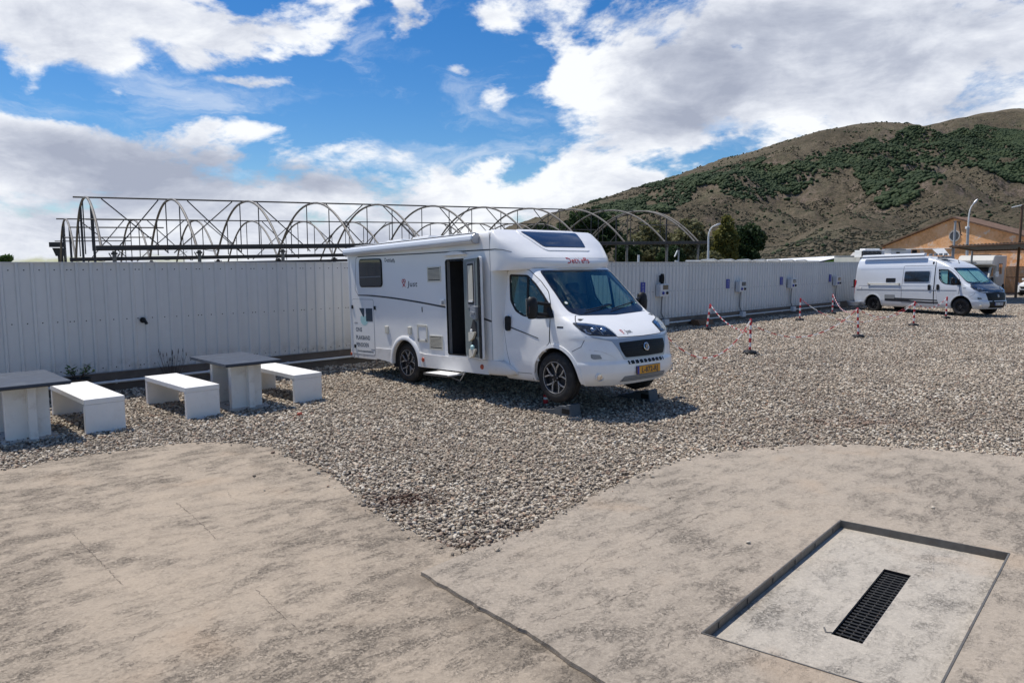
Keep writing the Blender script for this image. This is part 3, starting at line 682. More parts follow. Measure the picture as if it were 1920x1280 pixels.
fx, fy, fz, ins = fx[keep], fy[keep], fz[keep], ins[keep]
sz = RNG.uniform(1.7, 3.6, len(fx)) * np.where(ins, 1, .6)
tag(clumps('hillside_wood', np.stack([fx, fy, fz + sz * .4], 1), sz, 'forest', 'stuff'), 'dark green pine wood spread across the upper hillside')
print('wood', len(fx))
n = 60000; a_ = RNG.uniform(math.radians(6), math.radians(37), n); r_ = np.sqrt(RNG.uniform(360 ** 2, 1500 ** 2, n)); sx, sy = r_ * np.sin(a_), r_ * np.cos(a_); sz_ = terrain(sx, sy); cl = fbm(sx / 25, sy / 25, 3, 11)
k = (sz_ > 2) & (cl > .44); sx, sy, sz_ = sx[k], sy[k], sz_[k]; ss_ = RNG.uniform(.5, 1.5, len(sx))
M['scrub'] = leafmat('grey_green_scrub', (.04, .042, .024), (.085, .08, .05), (.13, .115, .08), sc=.05)
tag(clumps('hillside_scrub', np.stack([sx, sy, sz_ + ss_ * .2], 1), ss_, 'scrub', 'stuff', squash=.6), 'low grey green scrub bushes dotted over the dry slopes')
# ================================================================== TREES
def leaves(cl, n, size, seed, flat=.6):
    """cl: list of (centre, (rx,ry,rz)) ; returns quads spread through the outer part of each lobe"""
    r = np.random.default_rng(seed); w = np.array([a[1][0] * a[1][1] + a[1][2] * a[1][0] for a in cl]); ch = r.choice(len(cl), n, p=w / w.sum())
    C_ = np.array([tuple(a[0]) for a in cl])[ch]; R_ = np.array([a[1] for a in cl])[ch]
    d = r.normal(size=(n, 3)); d /= np.linalg.norm(d, axis=1)[:, None]; rad = r.random(n) ** .42
    rad *= 1 + .16 * np.sin(d[:, 0] * 5 + d[:, 2] * 7 + ch)
    p = C_ + d * R_ * rad[:, None]
    u = r.normal(size=(n, 3)); u /= np.linalg.norm(u, axis=1)[:, None]; v = np.cross(u, r.normal(size=(n, 3))); v /= np.linalg.norm(v, axis=1)[:, None]
    s = size * r.uniform(.5, 1.3, n)[:, None]; u = u * s; v = v * s * flat
    V = np.stack([p - u, p - v, p + u, p + v], 1); F = np.arange(n * 4).reshape(n, 4); return V.reshape(-1, 3), F
def tree(name, base, lobes, n, size, lm, label, cat='tree', trunk=.12, seed=1, group=None, limbs=True):
    base = Vector(base); t = thing(name, base, label, cat, group)
    V, F = leaves([(Vector(c), s) for c, s in lobes], n, size, seed)
    o = npobj('crown', V, F, lm); o.parent = t
    tb = MB(); top = Vector(lobes[0][0]); tb.tube([(0, 0, 0), (.05, .02, top.z * .45), (top.x * .6, top.y * .6, top.z)], [trunk * 1.3, trunk, trunk * .45], 8)
    if limbs:
        for c, s in lobes[1:]: c = Vector(c); tb.tube([(0, 0, top.z * .4), (c.x * .5, c.y * .5, (top.z * .4 + c.z) * .5), c], [trunk * .6, trunk * .4, trunk * .15], 6)
    obj('trunk', tb, 'bark', t, smooth=60); return t
def lobset(Y, blobs, seed, base_u):
    """blobs: (u, v, half width px, half height px) read off the photograph, at distance Y"""
    r = random.Random(seed); b = at(base_u, 491, Y); k = Y / FPX; out = []
    for (u, v, hw, hh) in blobs:
        p = at(u, v, Y + r.uniform(-.4, .4) * hw * k); out.append(((p.x - b.x, p.y - b.y, p.z), (hw * k, hw * k * r.uniform(.8, 1.1), hh * k)))
    return (b.x, b.y, 0), out
b, lb = lobset(105, [(1095, 418, 34, 24), (1070, 436, 30, 22), (1125, 425, 34, 28), (1140, 446, 30, 24), (1100, 450, 45, 26)], 1, 1100)
tree('pine_tree', b, lb, 9000, .30, 'pine', 'broad dark green pine rising behind the right half of the greenhouse frame', trunk=.25, seed=1)
b, lb = lobset(112, [(1010, 432, 26, 14), (1030, 442, 26, 16), (990, 442, 22, 14), (1010, 458, 34, 20)], 2, 1010)
tree('pine_tree', b, lb, 5000, .30, 'pine', 'smaller flat dark pine half hidden by the white motorhome roof', trunk=.22, seed=2)
b, lb = lobset(84, [(1222, 440, 26, 24), (1205, 458, 26, 24), (1238, 458, 26, 26), (1218, 478, 34, 18)], 3, 1222)
tree('deciduous_tree', b, lb, 7000, .22, 'olive', 'dull olive tree seen through the right end of the greenhouse arches', trunk=.14, seed=3)
b, lb = lobset(86, [(1296, 438, 24, 24), (1284, 424, 10, 16), (1275, 456, 24, 26), (1312, 455, 22, 26), (1295, 478, 38, 18)], 4, 1294)
tree('deciduous_tree', b, lb, 7500, .22, 'olive', 'olive brown tree just left of the white curved street lamp', trunk=.14, seed=4)
b, lb = lobset(88, [(1364, 430, 13, 22), (1360, 414, 7, 12), (1352, 450, 16, 26), (1372, 452, 14, 28), (1345, 472, 22, 20), (1362, 478, 20, 16)], 5, 1362)
tree('deciduous_tree', b, lb, 6500, .20, 'yellowleaf', 'tall yellow green tree between the street lamp and the round pine', trunk=.13, seed=5)
b, lb = lobset(92, [(1402, 440, 24, 20), (1385, 452, 22, 20), (1418, 450, 18, 20), (1400, 466, 28, 20), (1395, 482, 26, 12)], 6, 1400)
tree('pine_tree', b, lb, 8000, .22, 'pine', 'rounded dark green pine at the right end of the tree row', trunk=.16, seed=6)
for k, (u, v, hw, hh, lab, mm) in enumerate([(1176, 474, 22, 20, 'low dark hedge bush below the first greenhouse post', 'pine'), (1258, 478, 22, 16, 'low dark bush between the two olive trees', 'pine'), (1330, 484, 20, 12, 'low brownish bush at the foot of the curved street lamp', 'olive')]):
    b, lb = lobset(78, [(u, v, hw, hh), (u - hw * .5, v + 5, hw * .7, hh * .7), (u + hw * .5, v + 4, hw * .7, hh * .7)], 10 + k, u)
    tree('bush', b, lb, 4000, .18, mm, lab, 'bush', .06, seed=20 + k, limbs=False)
b, lb = lobset(30, [(12, 484, 12, 7), (4, 488, 10, 6)], 15, 8)
tree('bush', b, lb, 260, .09, 'leaf', 'leafy bush tip poking over the far left end of the white fence', 'bush', .03, seed=31, limbs=False)
# ================================================================== FENCE
S0, S1 = -24.0, 28.5; PW = 1.05
fence = thing('metal_fence', FP(S0, 0), 'long white ribbed sheet metal fence on a low concrete plinth', 'fence', rz=RF)
prof = []; 
for k in range(5):
    x = k * .21; prof += [(x, 0), (x + .135, 0), (x + .150, -.026), (x + .186, -.026), (x + .201, 0)]
prof += [(PW - .002, 0)]; back = [(x, y + .003) for x, y in prof[::-1]]
pm = MB(); pm.prism(prof + back, 1, lambda a, b, t: Vector((a, b, .32 + t * 1.868)))
p0 = obj('sheet_panel', pm, 'fence', fence)
sc_ = MB()
for k in range(5):
    for z in (.40, 1.22, 2.07):
        for dx_ in ((.06,) if k else (.03, .09)): sc_.lathe([(.011, 0), (.009, .005), (0, .007)], (k * .21 + dx_, 0, z), (0, -1, 0), 6)
tag(obj('screw', sc_, 'black', p0), kind='stuff')
npan = int((S1 - S0) / PW)
for i in range(1, npan):
    c = p0.copy(); COL.objects.link(c); c.parent = fence; c.location = (i * PW, 0, 0)
    q = p0.children[0].copy(); COL.objects.link(q); q.parent = c
Lf = npan * PW
b = MB(); b.box((Lf / 2, -.004, 2.191), (Lf, .062, .016)); obj('top_cap', b, 'fence', fence)
b = MB(); b.box((Lf / 2, .09, .10), (Lf, .26, .438)); obj('plinth', b, 'plinth', fence)
b = MB(); b.box((Lf / 2, -.047, .327), (Lf, .03, .012)); obj('drip_flashing', b, 'greyplast', fence)
# end return of the fence behind the van
ret = thing('metal_fence', FP(S0 + Lf, 0), 'plain grey end wall of the fence behind the silver van', 'fence', rz=RF)
b = MB(); b.box((.05, -.9, 1.1), (.06, 1.9, 2.2)); obj('wall_panel', b, 'fence', ret)
# conduit
cp = thing('conduit_pipe', FP(-13.5, .10, .16), 'white conduit pipe running along the dark plinth of the fence', 'pipe', rz=RF)
b = MB(); b.tube([(0, 0, 0), (35.2, 0, .02)], .024, 10); obj('pipe', b, 'pipe', cp, smooth=50)
for k in range(22):
    b = MB(); b.box((.6 + k * 1.6, .02, .0), (.03, .05, .066)); obj('clip', b, 'greybox', cp, bevel=.004, seg=1)
# hook on the fence
pk = onplane(268, 600, FP(0, .04), E2); sfe = (pk - FO).dot(E1)
hk = thing('wall_hook', FP(sfe, .03, pk.z), 'small black cable stub sticking out of the white fence', 'hook', rz=RF)
b = MB(); b.lathe([(.05, 0), (.05, .02), (0, .02)], (0, 0, 0), (0, -1, 0), 12); b.tube([(0, -.01, 0), (0, -.09, .0), (.02, -.13, -.06)], .026, 8); obj('stub', b, 'black', hk, smooth=50)
# ------------------------------------------------ electric pedestals and signs
def boxset(i, s, z0, z1, lab, cable=False, jb=None):
    t = thing('power_box', FP(s, .05, z0), lab, 'power box', 'electric hook-up boxes along the fence', rz=RF)
    h = z1 - z0; w = .50; b = MB(); b.box((0, -.09, h / 2), (w, .18, h)); bo = obj('enclosure', b, 'greybox', t, bevel=.012)
    b = MB(); b.box((.05, -.187, h * .74), (w * .58, .012, h * .36)); obj('window', b, 'darkglass', bo, bevel=.004)
    for k, sx in enumerate((-.10, .13)):
        b = MB(); b.lathe([(.05, 0), (.05, .035), (.03, .05), (0, .05)], (sx, -.18, h * .28), (0, -1, 0), 14); obj('socket', b, 'blue' if k == 0 else 'black', bo, smooth=40)
    b = MB(); b.tube([(.02, -.08, 0), (.02, -.06, -.15), (.02, -.05, -(z0 - .52)), (.10, -.06, -(z0 - .40)), (.20, -.06, -(z0 - .30))], .026, 8); obj('conduit', b, 'greyplast', t, smooth=50)
    b = MB(); b.box((.22, -.09, .21 - z0), (.26, .14, .19)); obj('junction_box', b, 'greybox', t, bevel=.01)
    if cable:
        c = MB()
        for k in range(3):
            c.tube([(-.02 + .05 * math.cos(a) * (1 - .1 * k), -.05 - .035 * k, h + .17 + .15 * math.sin(a)) for a in [j * math.pi / 8 for j in range(16)]], .02, 6, closed=True)
        c.box((-.02, -.03, h + .17), (.10, .05, .22))
        tag(thing('coiled_cable', FP(s, .05, z1), 'coiled black cable hung on the fence above the nearest power box', 'cable', rz=RF), None)
        cc = [o for o in SC.objects if o.name.startswith('coiled_cable')][-1]
        for j in range(len(c.v)): x, y, z = c.v[j]; c.v[j] = (x, y, z - h)
        obj('coil', c, 'black', cc, smooth=50)
    return t
boxset(0, 6.86, 1.07, 1.48, 'light grey power box nearest the motorhome, with a cable coil above', True)
boxset(1, 12.16, 1.07, 1.48, 'light grey power box on the fence right behind the nearest striped post')
boxset(2, 16.6, 1.10, 1.50, 'light grey power box third along the fence')
boxset(3, 21.4, 1.10, 1.52, 'light grey power box closest to the silver van, touching its blue sign')
for s, z0, z1, lab in ((5.9, 1.22, 1.55, 'blue sign plate beside the motorhome mirror on the fence'), (11.35, 1.22, 1.56, 'blue sign plate left of the second power box'), (15.8, 1.25, 1.58, 'blue sign plate left of the third power box'), (20.86, 1.28, 1.62, 'blue sign plate nearest the silver van')):
    t = thing('sign_plate', FP(s, .035, z0), lab, 'sign', 'blue sign plates on the fence', rz=RF)
    b = MB(); b.box((0, -.006, (z1 - z0) / 2), (.25, .012, z1 - z0)); pl_ = obj('plate', b, 'blue', t, bevel=.003, seg=1)
    b = MB()
    for k in range(3): b.lathe([(.035, 0), (.035, .001), (.028, .001), (.028, 0)], (0, -.0125, .06 + k * .1), (0, -1, 0), 14, closed=True)
    obj('symbol', b, 'pipe', t)
# brown board leaning by the conduit
t = thing('wooden_box', FP(9.15, .30, 0), 'flat brown wooden box lying on the gravel against the fence plinth', 'box', rz=RF)
b = MB(); b.prism([(-.0, .0), (.42, 0), (.34, .19), (.06, .21)], .95, lambda a, b_, t_: Vector((t_ - .47, .22 - a, b_))); obj('lid', b, 'wood', t, bevel=.008)
b = MB(); b.box((0, .02, .02), (1.0, .46, .05)); obj('tray', b, 'rust', t, bevel=.006)
# ================================================================== GREENHOUSE FRAME
GA, GSA, GSC, GP0, GH, GD, GS = .611, .021, -.035, Vector((-10.89, 19.552, 2.664 - .13)), 1.752, 2.382, 8.0
GAX = Vector((math.cos(GA), math.sin(GA), GSA)); GCH = Vector((-math.sin(GA), math.cos(GA), GSC))
def G(c, t, h=0.0): return GP0 + GAX * (t * GD) + GCH * c + Vector((0, 0, h))
gh = thing('greenhouse_frame', (GP0.x, GP0.y, 0), 'bare arched steel greenhouse frame of two bays standing behind the fence', 'greenhouse')
GZ = -.0
def arch_pts(c0, t, n=22, dz=0.0):
    return [G(c0 + GS * (.5 + q / 2), t, GH * (1 - abs(q) ** 2.15) + dz) for q in [2 * i / n - 1 for i in range(n + 1)]]
NA = 11
for bay in range(2):
    c0 = bay * GS
    ts = [float(k) for k in range(NA)] + ([9.88] if bay == 0 else [])
    ts[10] = 10.0
    for k, t in enumerate(ts):
        if t == 10.0: t = 9.80 + .0; 
        if t == 9.88: t = 9.90
        b = MB(); b.tube(arch_pts(c0, t), .038, 7); wobj('arch', b, 'tube', gh, smooth=50)
        if k < NA:
            for c, in ((2.2,), (4.4,), (6.2,)):
                q = 2 * c / GS - 1; h = GH * (1 - abs(q) ** 2.15); b = MB(); b.tube([G(c0 + c, t, h), G(c0 + c, t, .06)], .018, 5); wobj('hanger', b, 'darktube', gh, smooth=50)
            if k in (0, NA - 1):
                for c in (1.8, 5.2):
                    q = 2 * c / GS - 1; h = GH * (1 - abs(q) ** 2.15); top = G(c0 + c, t, h); b = MB(); b.tube([top, Vector((top.x, top.y, 0))], .035, 6); wobj('gable_post', b, 'darktube', gh, smooth=50)
    b = MB(); b.tube([G(c0 + GS / 2, -.12, GH + .03), G(c0 + GS / 2, 9.9, GH + .03)], .026, 6); wobj('ridge_pipe', b, 'darktube', gh, smooth=50)
    for c in (1.1, 6.6):
        q = 2 * c / GS - 1; h = GH * (1 - abs(q) ** 2.15); b = MB(); b.tube([G(c0 + c, -.1, h), G(c0 + c, 1.12, h)], .022, 6); wobj('purlin', b, 'darktube', gh, smooth=50)
        b = MB(); b.tube([G(c0 + c, 8.8, h), G(c0 + c, 9.9, h)], .022, 6); wobj('purlin', b, 'darktube', gh, smooth=50)
    for k in range(0, 10):
        a, b2 = ((k + .2, k + .98) if k % 2 == 0 else (k + .85, k + .05))
        b = MB(); b.tube([G(c0 + 4, a, GH), G(c0 + 4.0, b2, .05)], .02, 5); wobj('brace', b, 'darktube', gh, smooth=50)
        if k in (0, 1, 3, 5, 7):
            a, b2 = b2 - .1 if k % 2 == 0 else b2 + .2, a + .1
            b = MB(); b.tube([G(c0 + 4, b2, .05), G(c0 + 4, a if a > 0 else .1, GH)], .02, 5); wobj('brace', b, 'darktube', gh, smooth=50)
        rw = random.Random(k + bay * 50)
        if rw.random() < .6:
            b = MB(); b.tube([G(c0 + 2.0, k + .1, .12), G(c0 + 3.2, k + .5, .05), G(c0 + 4.2, k + .9, .45)], .012, 4); wobj('loose_wire', b, 'tube', gh)
for gi_ in range(3):
    c = gi_ * GS; t0 = (-.06, -.08, -.1)[gi_]; t1 = 10.05
    b = MB(); R3 = Matrix((GAX.normalized(), GCH.normalized(), GAX.cross(GCH).normalized())).transposed()
    b.box(G(c, (t0 + t1) / 2, .03), ((t1 - t0) * GD, .24, .13), R3); wobj('gutter', b, 'gutter', gh, bevel=.01, seg=1)
    for k in range(NA):
        t = min(k + .02, 9.86); 
        if gi_ == 0 and k in (0,): t = .12
        p = G(c, t, -.05); b = MB(); b.tube([Vector((p.x, p.y, 0)), p], .052, 8); po = wobj('post', b, 'tube' if gi_ == 0 else 'gutter', gh, smooth=50)
        b = MB(); b.box(p + Vector((0, 0, -.07)), (.15, .10, .05), R3)
        for sg in (-1, 1): b.tube([p + GAX * sg * .03 + Vector((0, 0, -.26)), p + GAX * sg * .13 + Vector((0, 0, -.05))], .015, 5)
        wobj('bracket', b, 'gutter', gh)
# rain hopper at the left end of the far gutter
hp = at(106, 472, 40); k_ = 40 / FPX
b = MB(); b.box(hp + Vector((0, 0, 13 * k_)), (18 * k_, .4, 9 * k_)); b.prism([(-8, 7), (8, 7), (9, -8), (-2, -8)], .3, lambda a, b_, t: hp + Vector((a * k_, t, b_ * k_))); b.tube([hp + Vector((3 * k_, .15, -8 * k_)), (hp.x + 5 * k_, hp.y + .15, 0)], 4 * k_, 8); wobj('rain_hopper', b, 'gutter', gh)
# ================================================================== FAR THINGS
def lamp(name, u, Y, pts, r, label, extra=None):
    b0 = at(u, 491, Y); t = thing(name, (b0.x, b0.y, 0), label, 'street lamp'); k = Y / FPX; P_ = []
    for (uu, vv) in pts: p = at(uu, vv, Y); P_.append(Vector((p.x - b0.x, p.y - b0.y, p.z)))
    b = MB(); b.tube([Vector((0, 0, 0))] + P_[:1], r * 1.25, 10); obj('pole', b, 'pipe', t, smooth=50)
    b = MB(); b.tube(P_, [r * (1 - .45 * i / (len(P_) - 1)) for i in range(len(P_))], 10); obj('arm', b, 'pipe', t, smooth=50)
    b = MB(); e = P_[-1]; d = (P_[-1] - P_[-2]).normalized(); b.tube([e - d * .05, e + d * .2, e + d * .45], [.05, .09, .04], 8); obj('lantern', b, 'satin', t, smooth=50)
    return t, b0, k
lamp('street_lamp', 1328, 60, [(1328, 470), (1328.2, 445), (1329.2, 437), (1332, 429.5), (1336, 425), (1341, 423)], .075, 'white swan neck street lamp behind the fence left of the round pine')
t, b0, k = lamp('street_lamp', 1814.5, 52, [(1814.6, 440), (1815.6, 420), (1816.6, 405), (1818.6, 394), (1821.5, 387), (1825, 383)], .06, 'white swan neck street lamp in front of the orange gable')
b = MB(); p = at(1814, 427, 52); b.box((p.x - b0.x, p.y - b0.y, p.z), (.22, .2, .18)); obj('control_box', b, 'pipe', t, bevel=.02)
b = MB(); p = at(1813, 427, 52); q = at(1812.6, 491, 52); b.tube([(q.x - b0.x, q.y - b0.y - .12, 0), (p.x - b0.x, p.y - b0.y - .12, p.z)], .09, 8); obj('lower_pole', b, 'stonegrey', t, smooth=50)
t = thing('steel_post', tuple(at(1786.5, 491, 51).xy) + (0,), 'slim pale grey post beside the round window of the orange gable', 'post'); z = at(1787, 414, 51).z
b = MB(); b.tube([(0, 0, 0), (0, 0, z)], .07, 8); obj('pole', b, 'stonegrey', t, smooth=50); b = MB(); b.box((.12, 0, z - .05), (.5, .06, .06)); b.tube([(.25, 0, z - .1), (.42, 0, z - .9), (.45, 0, z - 1.0)], [.05, .04, .09], 6); obj('bracket', b, 'rust', t)
c0 = at(1272, 491, 46); t = thing('camera_post', (c0.x, c0.y, 0), 'short grey post carrying a small camera and tilted panel behind the fence', 'post')
z = at(1272, 467, 46).z; b = MB(); b.tube([(0, 0, 0), (0, 0, z)], .05, 8); obj('pole', b, 'stonegrey', t, smooth=50)
b = MB(); b.box((0, 0, z), (.18, .14, .12)); obj('camera', b, 'black', t, bevel=.01); b = MB(); b.box((-.16, 0, z - .28), (.05, .2, .42), Matrix.Rotation(.4, 3, 'Y')); obj('panel', b, 'pipe', t, bevel=.005)
b = MB(); b.box((-.12, 0, z - .75), (.2, .15, .1)); obj('base_box', b, 'pipe', t, bevel=.01)
c0 = at(1197, 491, 27); t = thing('fence_post', (c0.x, c0.y, 0), 'short white square post just showing above the fence by the motorhome', 'post'); b = MB(); b.box((0, 0, at(1197, 478, 27).z / 2), (.07, .07, at(1197, 478, 27).z)); obj('shaft', b, 'pipe', t, bevel=.004)
# low white covers seen along the fence top (pipe work behind)
t = thing('pipe_rack', FP(17.2, -2.2), 'thin white pipes lying level just above the fence top left of the white roof', 'pipe', rz=RF)
b = MB()
for k in range(7): b.tube([(k * 1.5 - 4, 0, 2.27), (k * 1.5 - 3.0, 0, 2.30), (k * 1.5 - 2.7, 0, 2.25)], .03, 6)
b.tube([(-5, .1, 2.235), (8, .1, 2.235)], .035, 6); obj('pipe', b, 'pipe', t)
b = MB()
for k in range(6): b.box((k * 2.4 - 4.6, .1, 1.1), (.06, .06, 2.2))
obj('leg', b, 'stonegrey', t)
# white mono-pitch roof with lime side
t = thing('market_shed', tuple(at(1545, 491, 62).xy) + (0,), 'white sloping shed roof with a bright lime green end behind the fence', 'shed')
a1, a2, a3, a4 = at(1405, 493.5, 55), at(1516, 494, 52), at(1566.5, 483.5, 58), at(1565, 480.0, 66)
b = MB(); q0 = at(1440, 486.5, 70)
b.add([a1, a2, a3, a4, q0] + [v - Vector((0, 0, .06)) for v in (a1, a2, a3, a4, q0)], [(0, 1, 2, 3, 4), (9, 8, 7, 6, 5), (0, 5, 6, 1), (1, 6, 7, 2), (2, 7, 8, 3), (3, 8, 9, 4), (4, 9, 5, 0)]); wobj('roof', b, 'roofwhite', t)
b = MB(); g_ = Vector((0, 0, -.10)); e = Vector((.05, .3, 0)); b.add([a2 + g_ + e, a3 + g_ + e, (a3.x + .05, a3.y + .3, 0), (a2.x + .05, a2.y + .3, 0)] + [a2 + g_ + e * 2, a3 + g_ + e * 2, (a3.x + .1, a3.y + .6, 0), (a2.x + .1, a2.y + .6, 0)], [(0, 1, 2, 3), (7, 6, 5, 4), (0, 4, 5, 1), (1, 5, 6, 2), (2, 6, 7, 3), (3, 7, 4, 0)]); wobj('end_wall', b, 'lime', t)
b = MB(); b.tube([a2 + Vector((0, -.02, -.06)), a3 + Vector((0, -.02, -.06))], .05, 6); wobj('fascia', b, 'black', t)
# grey shed / flat store with things standing on top, behind the van
def pxbox(mb, u0, v0, u1, v1, Y, dep, zb=None):
    a = at(u0, v1, Y); c = at(u1, v0, Y); zb = a.z if zb is None else zb
    mb.box(((a.x + c.x) / 2, Y + dep / 2, (zb + c.z) / 2), (c.x - a.x, dep, c.z - zb)); return mb
t = thing('grey_shed', tuple(at(1625, 491, 56).xy) + (0,), 'small dark grey shed with pale roof behind the end of the fence', 'shed')
b = MB(); pxbox(b, 1596, 479, 1632, 492, 56, 3, 0); wobj('wall', b, 'shedgrey', t)
b = MB(); a, c, d, e = at(1594, 479.5, 55.5), at(1634, 479.5, 55.5), at(1640, 473, 58), at(1600, 473, 58); b.add([a, c, d, e] + [v + Vector((0, 0, -.08)) for v in (a, c, d, e)], [(0, 1, 2, 3), (7, 6, 5, 4), (0, 4, 5, 1), (1, 5, 6, 2), (2, 6, 7, 3), (3, 7, 4, 0)]); wobj('roof', b, 'pad', t)
t = thing('flat_store', tuple(at(1700, 491, 50).xy) + (0,), 'low flat roofed store hidden behind the silver van', 'building')
b = MB(); pxbox(b, 1612, 482, 1790, 492, 50, 4, 0); wobj('wall', b, 'oldcamper', t)
t = thing('air_conditioner', tuple(at(1636, 491, 50).xy) + (at(1636, 482, 50).z,), 'white rooftop unit with black honeycomb grille above the van', 'air conditioner')
b = MB(); pxbox(b, 1617, 469, 1659, 482.2, 50, 1.2); wobj('casing', b, 'whitepl', t, bevel=.03)
b = MB(); pxbox(b, 1616.5, 470.5, 1653, 481.5, 49.85, .12)
gl_ = wobj('grille', b, 'black', t, bevel=.01)
b = MB()
for j in range(3):
    for i in range(9): c = at(1619 + i * 4, 472.5 + j * 3.4 + (i % 2) * 1.6, 49.82); b.tube([c + Vector((.055 * math.cos(w), 0, .055 * math.sin(w))) for w in [q * math.pi / 3 for q in range(6)]], .012, 4, closed=True)
wobj('honeycomb', b, 'greyplast', gl_)
b = MB(); pxbox(b, 1622, 466, 1650, 469, 50.2, .8); wobj('lid', b, 'whitepl', t, bevel=.03)
t = thing('rooftop_box', tuple(at(1690, 491, 50).xy) + (at(1690, 482, 50).z,), 'white rooftop box with black handle on top of the store behind the van', 'box')
b = MB(); pxbox(b, 1671, 467.5, 1709, 481, 50, 1.1); bo = wobj('case', b, 'whitepl', t, bevel=.03); b = MB(); pxbox(b, 1681, 472.5, 1687.5, 475, 49.95, .1); wobj('handle', b, 'black', t, bevel=.02)
b = MB(); pxbox(b, 1670.5, 466.5, 1699, 468.5, 49.9, 1.2); wobj('lid', b, 'satin', t, bevel=.01)
t = thing('chimney_pipe', tuple(at(1714, 491, 50).xy) + (at(1714, 482, 50).z,), 'short black chimney pipe right of the white rooftop box', 'chimney'); b = MB(); c = at(1714, 482, 50); b.tube([c, (c.x, c.y, at(1714, 468.5, 50).z)], .16, 12); wobj('flue', b, 'black', t, smooth=50)
t = thing('satellite_panel', tuple(at(1762, 491, 49.5).xy) + (at(1762, 482, 50).z,), 'tilted pale flat aerial panel above the front of the silver van', 'aerial'); b = MB()
a, c, d, e = at(1748, 467, 50), at(1770, 465.5, 50), at(1781, 479, 49.4), at(1761, 479, 49.4); b.add([a, c, d, e] + [v + Vector((.03, .07, 0)) for v in (a, c, d, e)], [(0, 1, 2, 3), (7, 6, 5, 4), (0, 4, 5, 1), (1, 5, 6, 2), (2, 6, 7, 3), (3, 7, 4, 0)]); wobj('panel', b, 'pipe', t)
b = MB(); b.tube([at(1770, 479, 49.7), at(1768, 484, 49.7)], .05, 6); wobj('mount', b, 'greyplast', t)
# ------------------------------------------------ orange gabled building
pk = at(1789, 408.5, 60); WN = Vector((.899, .438, 0)); WT = Vector((-.438, .899, 0))
def bw(u, v, off=0.0): return onplane(u, v, pk + WN * off, WN)
bl = thing('orange_building', (pk.x, pk.y, 0), 'old gabled building with peeling orange render and a round window', 'building')
out_ = [bw(1655, 463.5), bw(1789, 409.5), bw(1922, 444), bw(1990, 462)]
pts_ = out_ + [Vector((out_[-1].x, out_[-1].y, 0)), Vector((out_[0].x, out_[0].y, 0))]
def wallgeo(mb, pts, th=.5): n = len(pts); mb.add(pts + [p + WN * th for p in pts], [tuple(range(n)), tuple(range(n, 2 * n))[::-1]] + [(i, (i + 1) % n, n + (i + 1) % n, n + i) for i in range(n)])
b = MB(); wallgeo(b, pts_); wobj('wall', b, 'stucco', bl)
b = MB(); s_ = [Vector((out_[0].x, out_[0].y, 0)), out_[0], out_[0] + WN * 2.5, Vector((out_[0].x, out_[0].y, 0)) + WN * 2.5]; sd_ = (out_[0] - out_[-1]); sd_.z = 0; sd_.normalize(); b.add(s_ + [q - sd_ * .3 for q in s_], [(0, 1, 2, 3), (7, 6, 5, 4), (0, 4, 5, 1), (1, 5, 6, 2), (2, 6, 7, 3)]); wobj('side_wall', b, 'stucco', bl)
for i0 in (0, 1):
    a, c = out_[i0], out_[2 if i0 else 1]; c = out_[3] if i0 else c; up_ = Vector((0, 0, .14)); o_ = -WN * .25
    b = MB(); q = [a + o_, c + o_, c + WN * 2.5, a + WN * 2.5]; b.add([v + Vector((0, 0, .02)) for v in q] + [v + up_ for v in q], [(0, 1, 2, 3), (7, 6, 5, 4), (0, 4, 5, 1), (1, 5, 6, 2), (2, 6, 7, 3), (3, 7, 4, 0)]); wobj('roof', b, 'rust', bl)
c = bw(1790, 442.5, -.02); b = MB(); b.lathe([(.46, -.02), (.46, .05), (.38, .05), (.38, -.02)], c, -WN, 24, closed=True); fr = wobj('round_window', b, 'pad', bl); b = MB(); b.lathe([(.38, 0), (0, 0.001)], c, -WN, 24); 
wobj('pane', b, 'dark', fr); b = MB()
for k in range(-3, 4): hh = math.sqrt(.38 ** 2 - (k * .1) ** 2); d_ = WT; b.tube([c - WN * .03 + d_ * k * .1 - Vector((0, 0, hh)), c - WN * .03 + d_ * k * .1 + Vector((0, 0, hh))], .012, 4); b.tube([c - WN * .03 + Vector((0, 0, k * .1)) - d_ * hh, c - WN * .03 + Vector((0, 0, k * .1)) + d_ * hh], .012, 4)
wobj('grating', b, 'greyplast', fr)
b = MB(); a = bw(1655, 468, -.06); c = bw(1990, 468.5, -.06); b.tube([Vector((a.x, a.y, a.z - .0)), Vector((c.x, c.y, a.z))], .05, 6); wobj('ledge', b, 'pad', bl)
# canopy
cn = thing('metal_canopy', tuple(at(1800, 491, 46).xy) + (0,), 'dark corrugated metal canopy roof on slim posts at the right edge', 'canopy')
A, B_, C_, D_ = at(1782, 460.5, 40), at(1990, 450, 40), at(1990, 464.0, 47), at(1828, 468, 47)
n = 60; b = MB(); rows = []
for (P0, P1) in ((A, B_), (D_, C_)): rows.append([P0.lerp(P1, i / n) + Vector((0, 0, .03 * (1 if i % 2 else -1))) for i in range(n + 1)])
b.grid(rows); b.grid([[q + Vector((0, 0, -.02)) for q in r] for r in rows]); wobj('roof_sheet', b, 'canopy', cn)
b = MB(); b.tube([A + Vector((0, 0, -.06)), D_ + Vector((0, 0, -.06))], .06, 6); b.tube([A + Vector((0, 0, -.08)), B_ + Vector((0, 0, -.08))], .05, 6); b.tube([D_ + Vector((0, 0, -.06)), C_ + Vector((0, 0, -.06))], .06, 6); wobj('frame', b, 'rust', cn)
for (u, v, Y) in ((1787, 464, 40.2), (1823, 470, 46.8)):
    p = at(u, v, Y); b = MB(); b.tube([(p.x, p.y, 0), p], .06, 8); wobj('post', b, 'greyplast', cn, smooth=50)
